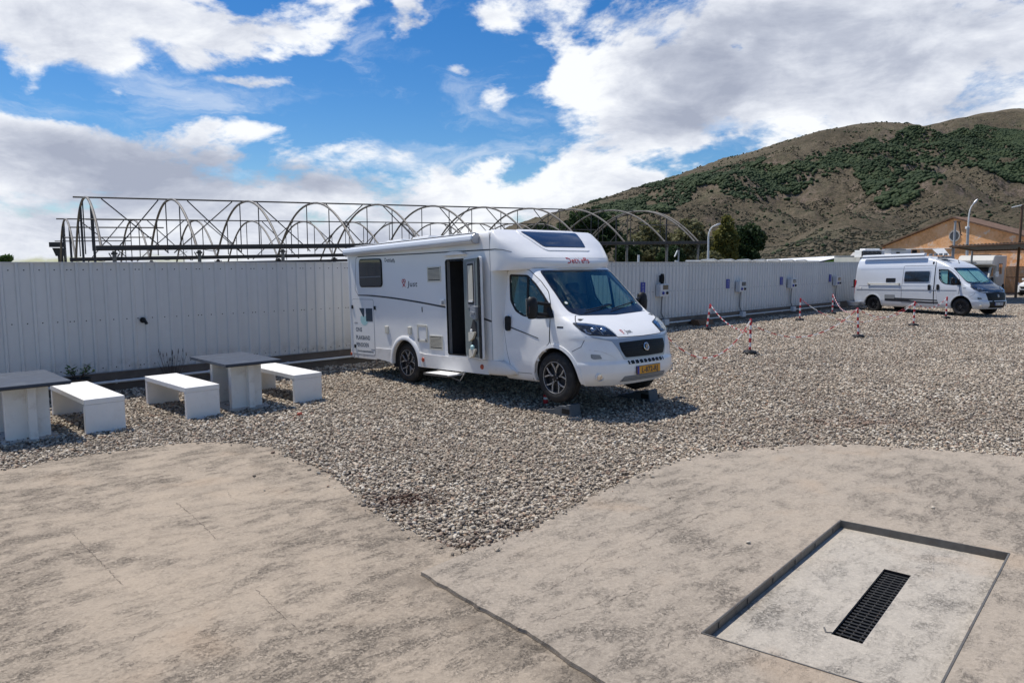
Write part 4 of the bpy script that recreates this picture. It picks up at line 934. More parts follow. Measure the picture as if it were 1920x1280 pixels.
# tall rusty pole at the right edge
p = at(1917, 384, 45); t = thing('utility_pole', (p.x, p.y, 0), 'tall rust brown steel pole at the right edge of the canopy', 'pole'); b = MB(); b.tube([(0, 0, 0), (0, 0, p.z)], .075, 8); obj('shaft', b, 'rust', t, smooth=50)
b = MB(); q = at(1897, 389, 45); q2 = at(1917, 384.5, 45); b.tube([(q.x - p.x, q.y - p.y, q.z), (q2.x - p.x, q2.y - p.y, q2.z)], .035, 6); obj('arm', b, 'pipe', t)
# railing
t = thing('rusty_railing', tuple(at(1905, 491, 50).xy) + (0,), 'rusty brown mesh railing between the old camper and the white car', 'railing')
b = MB(); zt = at(1900, 500, 50).z
b.box((0, 0, zt / 2), (.03, .02, zt)); bar0 = None
for u in np.arange(1888, 1990, 2.4):
    p = at(u, 500, 50)
    if bar0 is None: br_ = bar0 = obj('bar', b, 'rust', t)
    else: br_ = bar0.copy(); COL.objects.link(br_); br_.parent = t
    br_.location = (p.x - t.location.x, 50 - t.location.y, 0)
b = MB()
for z in (zt, zt * .62, .12): p = at(1888, 500, 50); q = at(1990, 500, 50); b.tube([(p.x, 50, z), (q.x, 50, z)], .03, 6)
wobj('rail', b, 'rust', t)
p = at(1940, 505, 53); t = thing('stucco_wall', (p.x, p.y, 0), 'low orange brown wall behind the rusty railing', 'wall'); b = MB(); b.box((0, 0, .9), (6, .3, 1.8)); obj('wall', b, 'stucco', t)
# ================================================================== VEHICLES
def pch(xs, ys):
    xs = np.array(xs, float); ys = np.array(ys, float); h = np.diff(xs); d = np.diff(ys) / h; m = np.zeros(len(xs)); m[0] = d[0]; m[-1] = d[-1]
    for i in range(1, len(xs) - 1):
        if d[i - 1] * d[i] > 0: m[i] = 2 * d[i - 1] * d[i] / (d[i - 1] + d[i])
    def f(x):
        x = np.clip(x, xs[0], xs[-1]); i = np.clip(np.searchsorted(xs, x) - 1, 0, len(xs) - 2); t = (x - xs[i]) / h[i]
        return ys[i] * (1 + 2 * t) * (1 - t) ** 2 + ys[i + 1] * t * t * (3 - 2 * t) + h[i] * (m[i] * t * (1 - t) ** 2 + m[i + 1] * t * t * (t - 1))
    return f
class Shell:
    """body surface described level by level: nose x, half width, corner length and squareness over height"""
    def __init__(s, n, w, a, p): s.n, s.w, s.a, s.p = pch(*n), pch(*w), pch(*a), pch(*p)
    def half(s, x, z):
        n, w, a, p = s.n(z), s.w(z), s.a(z), s.p(z); q = np.clip((x - (n - a)) / a, 0, 1); return float(w * (1 - q ** p) ** (1 / p))
    def nose(s, y, z):
        n, w, a, p = s.n(z), s.w(z), s.a(z), s.p(z); q = np.clip(abs(y) / w, 0, .9995); return float(n - a + a * (1 - q ** p) ** (1 / p))
    def side(s, sg): return lambda a, b: Vector((a, sg * s.half(a, b), b))
    def front(s): return lambda a, b: Vector((s.nose(a, b), a, b))
    def ring(s, z, xr, ns, nf, sg):
        n, w, a, p = s.n(z), s.w(z), s.a(z), s.p(z); x0 = n - a; out = [(xr + (x0 - xr) * i / ns, sg * w, z) for i in range(ns)]
        for i in range(nf + 1):
            f = (1 - i / nf) * math.pi / 2; out.append((x0 + a * math.cos(f) ** (2 / p) if i else x0, sg * w * math.sin(f) ** (2 / p) if i < nf else 0.0, z))
        return out
CAB = Shell(([.25, .32, .38, .47, .58, .62, .75, .88, .94, .98, 1.04, 1.12, 1.19, 1.235, 1.26, 1.6, 1.945, 2.02, 2.1, 2.2, 2.3, 2.4, 2.46, 2.5],
             [.80, .86, .90, .93, .925, .90, .885, .85, .825, .785, .70, .56, .43, .335, .285, -.075, -.44, -.54, -.70, -.94, -1.25, -1.7, -2.1, -2.6]),
            ([.25, .3, .4, .6, .9, 1.05, 1.15, 1.25, 1.4, 1.6, 1.9, 2.0, 2.2, 2.35, 2.43, 2.48, 2.5], [.90, .96, 1.0, 1.02, 1.02, 1.015, 1.005, .99, .97, .945, .90, .88, .80, .72, .60, .40, .05]),
            ([.25, .9, 1.05, 1.2, 1.3, 1.95, 2.5], [.72, .70, .68, .62, .55, .50, .5]), ([.25, .9, 1.0, 1.1, 1.3, 2.1, 2.5], [2.7, 2.7, 3.2, 4.2, 6.0, 6.0, 4.0]))
CAP = Shell(([1.95, 1.99, 2.05, 2.10, 2.18, 2.29, 2.42, 2.50, 2.56, 2.59], [-.44, -.41, -.40, -.43, -.52, -.69, -.86, -.98, -1.08, -1.14]), ([1.95, 2.3, 2.45, 2.53, 2.57, 2.59], [1.165, 1.165, 1.16, 1.14, 1.11, 1.06]),
            ([1.95, 2.05, 2.18, 2.29, 2.42, 2.5, 2.56, 2.59], [.74, .78, .66, .49, .32, .20, .10, .04]), ([1.95, 2.05, 2.2, 2.3, 2.4, 2.5, 2.59], [2.5, 2.7, 3.2, 4.0, 4.5, 4.0, 4.0]))
def nrm(fn, a, b, e=.004):
    p = fn(a, b); da = fn(a + e, b) - fn(a - e, b); db = fn(a, b + e) - fn(a, b - e); n = da.cross(db)
    if n.length < 1e-9: n = Vector((1, 0, 0))
    n.normalize(); ref = Vector((p.x + 1.2, p.y * 1.5, max(0, p.z - 1.6)))
    if abs(n.dot(ref)) < 1e-6: ref = Vector((1, p.y, 0))
    return n if n.dot(ref) > 0 else -n
def off(fn, a, b, d): return fn(a, b) + nrm(fn, a, b) * d
def rpoly(pts, r, n=4):
    out = []; N = len(pts)
    for i in range(N):
        p = Vector(pts[i]); a = Vector(pts[i - 1]) - p; b = Vector(pts[(i + 1) % N]) - p; k = min(r, a.length * .45, b.length * .45)
        p0 = p + a.normalized() * k; p1 = p + b.normalized() * k
        for j in range(n + 1): t = j / n; out.append(tuple(p0 * (1 - t) ** 2 + p * 2 * t * (1 - t) + p1 * t * t))
    return out
def inset(poly, d):
    N = len(poly); out = []; A = sum(poly[i][0] * poly[(i + 1) % N][1] - poly[(i + 1) % N][0] * poly[i][1] for i in range(N)); sg = 1 if A > 0 else -1
    for i in range(N):
        a, p, b = Vector(poly[i - 1]), Vector(poly[i]), Vector(poly[(i + 1) % N]); u = (p - a); v = (b - p)
        u = u.normalized() if u.length > 1e-7 else v.normalized(); v = v.normalized() if v.length > 1e-7 else u; n = Vector((-(u.y + v.y), u.x + v.x)) * sg
        n = n.normalized() if n.length > 1e-6 else Vector((0, 0)); out.append(tuple(p + n * d))
    return out
def dens(poly, step=.04, closed=True):
    out = []; N = len(poly)
    for i in range(N if closed else N - 1):
        a, b = Vector(poly[i]), Vector(poly[(i + 1) % N]); k = max(1, int((b - a).length / step))
        out += [tuple(a.lerp(b, j / k)) for j in range(k)]
    if not closed: out.append(tuple(poly[-1]))
    return out
def patch(poly, fn, o=.004, th=.006, step=.05, holes=()):
    bm = bmesh.new(); ed = []
    for loop in [poly] + list(holes):
        vs = [bm.verts.new((a, b, 0)) for a, b in loop]; ed += [bm.edges.new((vs[i], vs[(i + 1) % len(vs)])) for i in range(len(vs))]
    bmesh.ops.triangle_fill(bm, use_beauty=True, use_dissolve=False, edges=ed)
    if step:
        xs = [p[0] for p in poly]; ys = [p[1] for p in poly]
        for ax, lo, hi in ((0, min(xs), max(xs)), (1, min(ys), max(ys))):
            k = int((hi - lo) / step)
            for i in range(1, k + 1):
                c = lo + (hi - lo) * i / (k + 1); co = (c, 0, 0) if ax == 0 else (0, c, 0); no = (1, 0, 0) if ax == 0 else (0, 1, 0)
                bmesh.ops.bisect_plane(bm, geom=bm.verts[:] + bm.edges[:] + bm.faces[:], plane_co=co, plane_no=no, dist=1e-6)
    bmesh.ops.remove_doubles(bm, verts=bm.verts, dist=1e-5)
    bound = [e for e in bm.edges if len(e.link_faces) == 1]; mb = MB(); idx = {v: i for i, v in enumerate(bm.verts)}
    top = [off(fn, v.co.x, v.co.y, o) for v in bm.verts]; bot = [off(fn, v.co.x, v.co.y, o - th) for v in bm.verts]; n = len(top)
    fs = [tuple(idx[v] for v in f.verts) for f in bm.faces]; mb.add(top + bot, fs + [tuple(i + n for i in f[::-1]) for f in fs] + [(idx[e.verts[0]], idx[e.verts[1]], idx[e.verts[1]] + n, idx[e.verts[0]] + n) for e in bound]); bm.free(); return mb
def band(outer, inner, fn, o=.004, th=.006):
    N = len(outer); mb = MB(); rows = [[off(fn, *q, o - th) for q in outer], [off(fn, *q, o) for q in outer], [off(fn, *q, o) for q in inner], [off(fn, *q, o - th) for q in inner]]
    rows = [r + [r[0]] for r in rows]; mb.grid(rows); return mb
def outline(poly, w, fn, o=.002, th=.003, step=.05): p = dens(poly, step); return band(p, inset(p, w), fn, o, th)
def stripe(pts, w, fn, o=.002, th=.003, step=.05):
    p = [Vector(q) for q in dens(pts, step, False)]; ws = w if callable(w) else (lambda t: w); L = []; R_ = []
    for i, q in enumerate(p):
        t = (p[min(i + 1, len(p) - 1)] - p[max(i - 1, 0)]).normalized(); n = Vector((-t.y, t.x)) * ws(i / max(1, len(p) - 1)) / 2; L.append(q + n); R_.append(q - n)
    mb = MB(); mb.grid([[off(fn, *q, o - th) for q in L], [off(fn, *q, o) for q in L], [off(fn, *q, o) for q in R_], [off(fn, *q, o - th) for q in R_]]); return mb
def pin(x, y, poly):
    c = False; n = len(poly)
    for i in range(n):
        x1, y1 = poly[i]; x2, y2 = poly[(i + 1) % n]
        if (y1 > y) != (y2 > y) and x < (x2 - x1) * (y - y1) / (y2 - y1) + x1: c = not c
    return c
def circ(cx, cz, r, a0=0, a1=360, n=28): return [(cx + r * math.cos(math.radians(a0 + (a1 - a0) * i / n)), cz + r * math.sin(math.radians(a0 + (a1 - a0) * i / n))) for i in range(n + (0 if a1 - a0 == 360 else 1))]
DOOR = rpoly([(-1.07, 1.955), (-.60, 1.945), (-.36, 1.775), (-.173, 1.60), (-.078, 1.43), (-.053, 1.203), (-.057, .865), (-.215, .79), (-.34, .62), (-.393, .40), (-.89, .395), (-.99, .70), (-1.07, 1.19)], .05, 4)
DWIN = rpoly([(-1.02, 1.892), (-.60, 1.872), (-.422, 1.75), (-.248, 1.594), (-.06, 1.40), (.03, 1.235), (-.30, 1.218), (-.645, 1.252), (-.819, 1.325), (-.955, 1.486)], .045, 4)
PANE_R = rpoly([(-.985, 1.86), (-.61, 1.842), (-.565, 1.27), (-.65, 1.282), (-.80, 1.352), (-.915, 1.50)], .03, 3)
PANE_F = rpoly([(-.565, 1.832), (-.40, 1.69), (-.235, 1.535), (-.165, 1.46), (-.165, 1.262), (-.515, 1.252)], .03, 3)
WS = rpoly([(-.79, 1.932), (.79, 1.932), (.818, 1.70), (.84, 1.42), (.83, 1.305), (.70, 1.262), (0, 1.240), (-.70, 1.262), (-.83, 1.305), (-.84, 1.42), (-.818, 1.70)], .05, 4)
WSG = rpoly([(-.765, 1.908), (.765, 1.908), (.793, 1.70), (.812, 1.45), (.77, 1.365), (.40, 1.335), (0, 1.325), (-.40, 1.335), (-.77, 1.365), (-.812, 1.45), (-.793, 1.70)], .04, 4)
HOOD = rpoly([(-.785, 1.258), (0, 1.232), (.785, 1.258), (.865, 1.205), (.90, 1.165), (.78, 1.150), (.545, 1.104), (.512, 1.045), (.49, .952), (0, .943), (-.49, .952), (-.512, 1.045), (-.545, 1.104), (-.78, 1.150), (-.90, 1.165), (-.865, 1.205)], .02, 3)
HL = [(-.940, 1.168), (-.78, 1.146), (-.545, 1.099), (-.514, 1.042), (-.496, .962), (-.684, .972), (-.87, .993), (-.925, 1.06)]
def wheel(root, x, y, sg, r=.365, w=.225, spokes=5, bright='rim'):
    """wheel whose outer face is at y; sg = -1 for the right side"""
    ax = (0, sg, 0); yi = y - sg * w; b = MB(); q = w
    b.lathe([(.225, .012), (.25, 0), (r * .80, -.004), (r * .90, .004), (r * .965, .022), (r, .045), (r, .075), (r - .008, .078), (r - .008, .086), (r, .089), (r, w - .089), (r - .008, w - .086), (r - .008, w - .078), (r, w - .075), (r, w - .045), (r * .965, w - .022), (r * .88, w), (.225, w - .012)], (x, y, r), (0, -sg, 0), 48, closed=True)
    for k in range(56):
        a = 2 * math.pi * k / 56
        for off_, wd in ((.040, .035), (w - .075, .035)):
            c = Vector((x + math.cos(a) * (r + .001), y - sg * (off_ + .014), r + math.sin(a) * (r + .001))); b.box(c, (.010, wd, .022), Matrix.Rotation(-a, 3, 'Y'))
    t = obj('wheel', b, 'rubber', root, smooth=35)
    b = MB(); b.lathe([(.228, .0), (.222, .012), (.208, .016), (.202, .03), (.200, .15), (.228, .16)], (x, y, r), (0, -sg, 0), 40, cap=False); obj('rim_barrel', b, 'rimdark', t, smooth=35)
    b = MB(); b.lathe([(.205, .06), (.05, .055), (0, .055)], (x, y, r), (0, -sg, 0), 32); obj('brake_disc', b, 'rimdark', t, smooth=35)
    b = MB(); b.lathe([(.236, -.001), (.236, .005), (.228, .009), (.226, .008), (.228, -.001)], (x, y, r), (0, -sg, 0), 48, closed=True)
    P = lambda u, v, t_: Vector((x + u, y - sg * t_, r + v))
    for k in range(spokes):
        a = 2 * math.pi * k / spokes + .3; ca, sa = math.cos(a), math.sin(a)
        for s2 in (-1, 1):
            pl_ = [(.050, .012 * s2), (.10, .013 * s2), (.135, .030 * s2), (.214, .090 * s2), (.220, .070 * s2), (.148, .013 * s2), (.10, .002 * s2), (.055, .003 * s2)]
            b.prism(pl_, .018, lambda u, v, t_: P(u * ca - v * sa, u * sa + v * ca, .012 + t_ + .02 * (1 - min(1, u / .2))))
    obj('rim', b, bright, t, bevel=.002, seg=1)
    b = MB(); b.lathe([(.062, .024), (.058, .014), (.034, .010), (0, .010)], (x, y, r), (0, -sg, 0), 24); obj('hub_cap', b, 'rimdark', t, smooth=40)
    b = MB()
    for k in range(5): a = 2 * math.pi * k / 5; b.lathe([(.009, .018), (.009, .006), (0, .006)], (x + .048 * math.cos(a), y, r + .048 * math.sin(a)), (0, -sg, 0), 6)
    obj('wheel_bolt', b, 'rim', t)
    return t
def make_cab(root, C, xr, zmax, ns, door=True, paint='paint', hoodmat='paint', bump='paint', surround='satin', grillm='black', plate='L-872-RJ', platem='plate', rimm='rim', zrows=120, extraholes=(), hood_label=None, slits=True, mirrorz=0, black_face=False):
    S_ = [C.side(-1), C.side(1)]; F_ = C.front()
    zs = list(np.linspace(.27, min(zmax, 2.05), zrows)) + ([] if zmax < 2.1 else [2.09, 2.13, 2.17, 2.21, 2.25, 2.29, 2.33, 2.37, 2.40, 2.43, 2.45, 2.465, 2.475, 2.485, 2.492, 2.497, 2.5])
    wing = circ(.04, .37, .455); wsm = inset(dens(WS, .05), .022); dwm = inset(dens(DWIN, .05), .022); rearw = circ(-4.035, .36, .45)
    def build(d, matn, nm, par):
        mb = MB()
        for sg in (-1, 1):
            rows = [C.ring(z, xr, ns, 72, sg) for z in zs]; nc_ = len(rows[0]); keep = []
            P = [[Vector(q) for q in r] for r in rows]
            for i in range(len(P) - 1):
                for j in range(nc_ - 1):
                    c = (P[i][j] + P[i][j + 1] + P[i + 1][j] + P[i + 1][j + 1]) / 4
                    if pin(c.y, c.z, wsm) and c.x > -.75: continue
                    if abs(c.y) > .6 and (pin(c.x, c.z, dwm) or pin(c.x, c.z, wing) or (xr < -2 and pin(c.x, c.z, rearw))): continue
                    if any(sg == hs_ and pin(c.x, c.z, hp_) for hs_, hp_ in extraholes): continue
                    keep.append((i * nc_ + j, i * nc_ + j + 1, (i + 1) * nc_ + j + 1, (i + 1) * nc_ + j))
            V = [q for r in P for q in r]
            if d: V = [Vector((q.x - d * (1 if q.x > C.n(q.z) - C.a(q.z) else .0), q.y * (1 - d / max(.3, abs(q.y))) if abs(q.y) > d else q.y * .5, q.z)) for q in V]
            mb.add(V, keep)
        return obj(nm, mb, matn, par, smooth=32, weld=True)
    body = build(0, paint, 'body', root); build(.022, 'lining', 'cab_lining', body)
    b = MB(); b.box((-.40, 0, .36), (1.6, 1.30, .12)); b.box((.45, 0, .62), (.30, 1.2, .5)); obj('cab_floor', b, 'dark', body)
    for sg, fn in zip((-1, 1), S_):
        # arch lining and flare
        b = MB(); pts = circ(.04, .37, .45, -12, 192, 26); b.grid([[Vector((u, fn(min(u, .62), max(v, .30)).y - sg * .012, v)) for u, v in pts], [Vector((u, sg * .60, v)) for u, v in pts]]); n0 = len(pts); b.add([Vector((u, sg * .60, v)) for u, v in pts], [tuple(range(n0))]); obj('wheel_arch', b, 'dark', body, smooth=40)
        o_ = circ(.04, .37, .487, -9, 189, 30); i_ = circ(.04, .37, .438, -9, 189, 30); b = MB()
        def prt(a, bb, d): x_ = min(a, .62); p = fn(a, max(bb, .28)); return Vector((p.x, p.y + sg * d, bb))
        b.grid([[prt(*q, -.012) for q in o_], [prt(*q, .013) for q in o_], [prt(*q, .016) for q in i_], [prt(*q, -.05) for q in i_]]); obj('arch_flare', b, bump, body, smooth=50)
        if door:
            dn = tag(obj('door', patch(DOOR, fn, .004, .01, .06, [inset(dens(DWIN, .06), .012)]), paint, root, smooth=30), None)
            obj('door_gap', outline(inset(DOOR, -.008), .010, fn, .0022, .003), 'black', body, smooth=50)
            hb = MB(); hx, hz = -.95, 1.14; p = fn(hx, hz); hb.prism(rpoly([(-.055, -.115), (.055, -.115), (.055, .115), (-.055, .115)], .045), .05, lambda a, bb, t_: Vector((p.x + a, p.y + sg * (.004 + t_ * (1 - abs(bb) * 2.5)), p.z + bb))); obj('door_handle', hb, 'black', dn, bevel=.006)
            for nm, pp in (('side_pane', PANE_R), ('quarter_pane', PANE_F)): obj(nm, patch(pp, fn, -.002, .004, .12), 'glass', dn, smooth=30)
            fr = patch(DWIN, fn, .006, .010, .08, [PANE_R, PANE_F]); obj('window_frame', fr, 'black', dn, smooth=30)
        # mirror
        mb = MB(); c = Vector((-.165, sg * 1.25, 1.395)); prof_ = [(-.165, .35), (-.155, .78), (-.10, .95), (0, 1.0), (.08, .97), (.13, .80), (.155, .38)]
        rows = []
        for h, k in prof_: rows.append([c + Vector((.085 * k * math.cos(a) ** 1 * (1.0 if math.cos(a) > 0 else .35), sg * .095 * k * math.sin(a), h)) for a in [2 * math.pi * i / 20 for i in range(21)]])
        mb.grid(rows); n0 = len(mb.v); mb.add(rows[0][:-1], [tuple(range(20))]); mb.add(rows[-1][:-1], [tuple(range(20))]); mi = obj('mirror', mb, 'black', root, smooth=45, weld=True)
        mb = MB(); q = fn(-.06, 1.30); mb.tube([(q.x, q.y, 1.43), (-.15, sg * 1.18, 1.46)], .024, 8); mb.tube([(q.x, q.y, 1.27), (-.15, sg * 1.18, 1.30)], .028, 8); mb.add([(q.x - .10, q.y + sg * .008, 1.24), (q.x + .09, q.y - sg * .0, 1.235), (q.x - .08, q.y + sg * .006, 1.50)] + [(q.x - .10, q.y + sg * .05, 1.25), (q.x + .05, q.y + sg * .05, 1.245), (q.x - .08, q.y + sg * .05, 1.46)], [(0, 1, 2), (3, 4, 5), (0, 1, 4, 3), (1, 2, 5, 4), (2, 0, 3, 5)]); obj('mirror_arm', mb, 'black', mi, smooth=40)
        mb = MB(); mb.box((-.202, sg * 1.25, 1.40), (.006, .15, .25)); obj('mirror_glass', mb, 'chrome', mi, bevel=.002, seg=1)
        mb = MB(); mb.prism(rpoly([(-.035, -.06), (.03, -.065), (.04, .06), (-.03, .06)], .015), .008, lambda a, bb, t_: Vector((-.15 + a, sg * (1.338 + t_ - abs(bb) * .12), 1.37 + bb))); obj('indicator', mb, 'clear', mi)
        mb = MB(); mb.prism(rpoly([(-.025, -.045), (.02, -.05), (.028, .045), (-.02, .045)], .012), .004, lambda a, bb, t_: Vector((-.15 + a, sg * (1.334 + t_ - abs(bb) * .12), 1.37 + bb))); obj('indicator_bulb', mb, 'redpl', mi)
        # headlight
        hp_ = rpoly([(a if sg < 0 else -a, bb) for a, bb in HL], .02, 3)
        h0 = obj('headlight', patch(hp_, F_, .006, .008, .03), 'rimdark', root, smooth=30)
        for (cy, cz, rr_) in ((-.63, 1.045, .055), (-.77, 1.062, .050)):
            cy = cy if sg < 0 else -cy; p = F_(cy, cz); n = (nrm(F_, cy, cz) * .6 + Vector((1, 0, .1)) * .4).normalized(); mb = MB(); mb.lathe([(rr_, .004), (rr_ * .9, .010), (rr_ * .5, .005), (rr_ * .36, .014), (0, .02)], p + nrm(F_, cy, cz) * .002, n, 20); obj('reflector', mb, 'chrome', h0, smooth=50)
        mb = stripe([(a if sg < 0 else -a, bb) for a, bb in ((-.90, 1.15), (-.74, 1.120), (-.56, 1.08))], .022, F_, .008, .004); obj('light_strip', mb, 'chrome', h0, smooth=40)
        mb = stripe([(a if sg < 0 else -a, bb) for a, bb in ((-.875, 1.075), (-.88, 1.03), (-.84, 1.01))], .022, F_, .008, .004); obj('indicator_light', mb, 'chrome', h0, smooth=40)
        mb = stripe([(a if sg < 0 else -a, bb) for a, bb in ((-.70, 1.10), (-.695, .99))], .012, F_, .009, .005); obj('divider', mb, 'satin', h0)
        obj('lens', patch(inset(hp_, .004), F_, .024, .003, .03), 'clear', h0, smooth=30)
        # bumper corner details
        fl = lambda pts: [(a if sg < 0 else -a, bb) for a, bb in pts]
        vt = obj('air_vent', patch(rpoly(fl([(-.893, .735), (-.80, .722), (-.775, .665), (-.87, .66), (-.893, .68)]), .012), F_, .003, .004, .1), 'greyplast' if not black_face else 'black', root, smooth=30)
        for k in range(4): z = .676 + k * .015; obj('slat', stripe(fl([(-.878, z), (-.79, z - .003)]), .005, F_, .007, .004), 'satin', vt)
        obj('bumper_crease', stripe(fl([(-.90, .79), (-.775, .765), (-.665, .71), (-.565, .64)]), .010, F_, .0015, .003), 'skirt', body, smooth=40)
        obj('bumper_crease', stripe(fl([(-.565, .64), (-.70, .648), (-.86, .650)]), .007, F_, .0015, .003), 'skirt', body, smooth=40)
        cy = -.812 * (1 if sg < 0 else -1); p = F_(cy, .41); n = (nrm(F_, cy, .41) + Vector((1.2, 0, 0))).normalized(); mb = MB(); mb.lathe([(.062, -.02), (.066, .012), (.055, .020), (.050, .006), (.02, .010), (0, .012)], p, n, 24); fg = obj('fog_light', mb, 'skirt', root, smooth=40)
        mb = MB(); mb.lathe([(.047, .012), (.03, .017), (0, .019)], p, n, 20); obj('fog_lens', mb, 'chrome', fg, smooth=40)
        obj('panel_gap', stripe([(-.03, .965), (.02, .90), (.38, .765), (.515, .835), (.565, .975)][2:], .007, fn, .0015, .002), 'black', body, smooth=40)
        obj('panel_gap', stripe([(-.045, 1.20), (-.04, .90), (-.02, .85)], .007, fn, .0015, .002), 'black', body, smooth=40)
        mb = stripe([(.10, 1.105), (.22, 1.105)], .022, fn, .003, .004); obj('side_badge', mb, 'black', body)
    # windscreen
    wsc = obj('windscreen', patch(WSG, F_, .002, .005, .12), 'glass', root, smooth=30)
    obj('windscreen_surround', band(dens(WS, .05), resamp(WSG, WS), F_, .005, .012), 'gloss', wsc, smooth=30)
    for (a0, a1) in (((-.55, 1.30), (.12, 1.375)), ((.02, 1.30), (.68, 1.40))):
        mb = MB(); mb.tube([off(F_, *a0, .035), off(F_, (a0[0] + a1[0]) / 2, (a0[1] + a1[1]) / 2, .03), off(F_, *a1, .018)], .009, 6); obj('wiper', mb, 'black', wsc)
    hd = obj('bonnet', patch(HOOD, F_, .005, .008, .05), hoodmat, root, smooth=30)
    if hood_label: hd['label'] = hood_label
    obj('bonnet_gap', outline(inset(HOOD, -.007), .009, F_, .0022, .003), 'black', body, smooth=40)
    # grille and front
    sur = rpoly([(-.86, .978), (-.70, .940), (-.535, .925), (0, .935), (.535, .925), (.70, .940), (.86, .978), (.84, .955), (.60, .895), (.545, .80), (.455, .632), (0, .628), (-.455, .632), (-.545, .80), (-.60, .895), (-.84, .955)], .012, 2)
    gr_ = rpoly([(-.505, .876), (0, .884), (.505, .876), (.492, .77), (.425, .662), (0, .656), (-.425, .662), (-.492, .77)], .03, 4)
    sf = obj('grille_surround', patch(sur, F_, .006, .012, .06), surround, root, smooth=30)
    g = obj('grille', patch(gr_, F_, .009, .006, .08), grillm, root, smooth=30)
    for k in range(6):
        z = .675 + k * .036; hwid = .40 + .10 * min(1, (z - .66) / .13); mb = stripe([(-hwid + .02, z), (0, z + .004), (hwid - .02, z)], .015, F_, .020, .012); obj('slat', mb, 'black', g, smooth=40)
    p = off(F_, 0, .785, .022); n = nrm(F_, 0, .785); mb = MB(); mb.lathe([(.058, .0), (.060, .010), (.050, .014), (.046, .006)], p, n, 28); em = obj('emblem', mb, 'chrome', g, smooth=40)
    mb = MB(); mb.lathe([(.047, .0), (.04, .007), (0, .009)], p, n, 24); obj('emblem_disc', mb, 'rimdark', em, smooth=40)
    mb = MB()
    for (a, z0, z1) in ((-.016, -.028, .028), (.0, -.028, .028), (.016, -.028, .028)): mb.box(p + Vector((.012, a, 0)), (.003, .006, .055))
    obj('emblem_bars', mb, 'chrome', em)
    if slits:
        s0 = obj('upper_slot', patch(rpoly([(-.40, .614), (.40, .614), (.40, .565), (-.40, .565)], .01), F_, .005, .006, .04), 'black', root, smooth=30)
        for k in range(9): a = -.36 + .09 * k; obj('fin', stripe([(a, .61), (a, .568)], .022, F_, .010, .008), bump, s0)
    lg = obj('lower_grille', patch(rpoly([(-.46, .40), (.46, .40), (.50, .318), (-.50, .318)], .02), F_, .005, .006, .08), 'greyplast' if not black_face else 'black', root, smooth=30)
    for k in range(3): obj('slat', stripe([(-.46, .338 + .023 * k), (.46, .338 + .023 * k)], .008, F_, .011, .006), 'satin' if not black_face else 'black', lg)
    pc2 = F_(0, .468).x + .012; pf = lambda a, bb: Vector((pc2, a, bb)); mb = MB(); mb.box((pc2 - .004, 0, .468), (.012, .54, .118)); pt = obj('number_plate', mb, 'black', root, bevel=.003, seg=1)
    mb = MB(); mb.box((pc2 + .004, 0.0, .468), (.003, .525, .108)); obj('plate_face', mb, platem, pt)
    mb = MB(); mb.box((pc2 + .0062, -.24, .468), (.002, .044, .108)); obj('country_strip', mb, 'blue', pt)
    text_obj('plate_text', plate, .105, lambda a, bb: Vector((pc2 + .0072, .022 + a, .431 + bb)), 'stripe', pt, .003, 'CENTER', .98, 1.05)
    # cab interior
    for sy in (-1, 1):
        mb = MB(); mb.box((-.62, sy * .46, .86), (.50, .50, .16)); mb.box((-.90, sy * .46, 1.22), (.15, .50, .66), Matrix.Rotation(-.16, 3, 'Y')); mb.box((-.985, sy * .46, 1.64), (.10, .27, .19), Matrix.Rotation(-.1, 3, 'Y')); mb.box((-.62, sy * .46, .62), (.40, .40, .36)); obj('seat', mb, 'seat', root, bevel=.045, seg=3)
    mb = MB(); mb.box((.12, 0, 1.09), (.55, 1.72, .26)); mb.box((-.14, .46, 1.13), (.22, .36, .14)); obj('dashboard', mb, 'dash', root, bevel=.05, seg=3)
    mb = MB(); cw = Vector((-.30, .46, 1.20)); u = Vector((0, 1, 0)); v = Vector((.42, 0, .9)).normalized(); mb.tube([cw + (u * math.cos(a) + v * math.sin(a)) * .195 for a in [2 * math.pi * i / 28 for i in range(28)]], .016, 8, closed=True)
    for a in (.2, 2.9, 4.7): mb.tube([cw, cw + (u * math.cos(a) + v * math.sin(a)) * .19], .014, 6)
    mb.tube([cw, cw + Vector((.25, 0, -.12))], .04, 8); obj('steering_wheel', mb, 'black', root, smooth=50)
    return body, S_, F_
def resamp(inner, outer):
    """for every point of the (densified) outer polygon the point of the inner one seen in the same direction"""
    o = dens(outer, .05); iN = dens(inner, .02); out = []
    for p in o:
        best = min(iN, key=lambda q: (q[0] - p[0] * .965) ** 2 + (q[1] - (p[1] if p[1] > 1.42 else p[1] + .075)) ** 2); out.append(best)
    return out
def pose(root, loc, yaw, pitch):
    fw = Vector((math.cos(yaw) * math.cos(pitch), math.sin(yaw) * math.cos(pitch), math.sin(pitch))); lf = Vector((-math.sin(yaw), math.cos(yaw), 0)); up = fw.cross(lf)
    root.rotation_mode = 'QUATERNION'; root.rotation_quaternion = Matrix((fw, lf, up)).transposed().to_quaternion(); root.location = loc
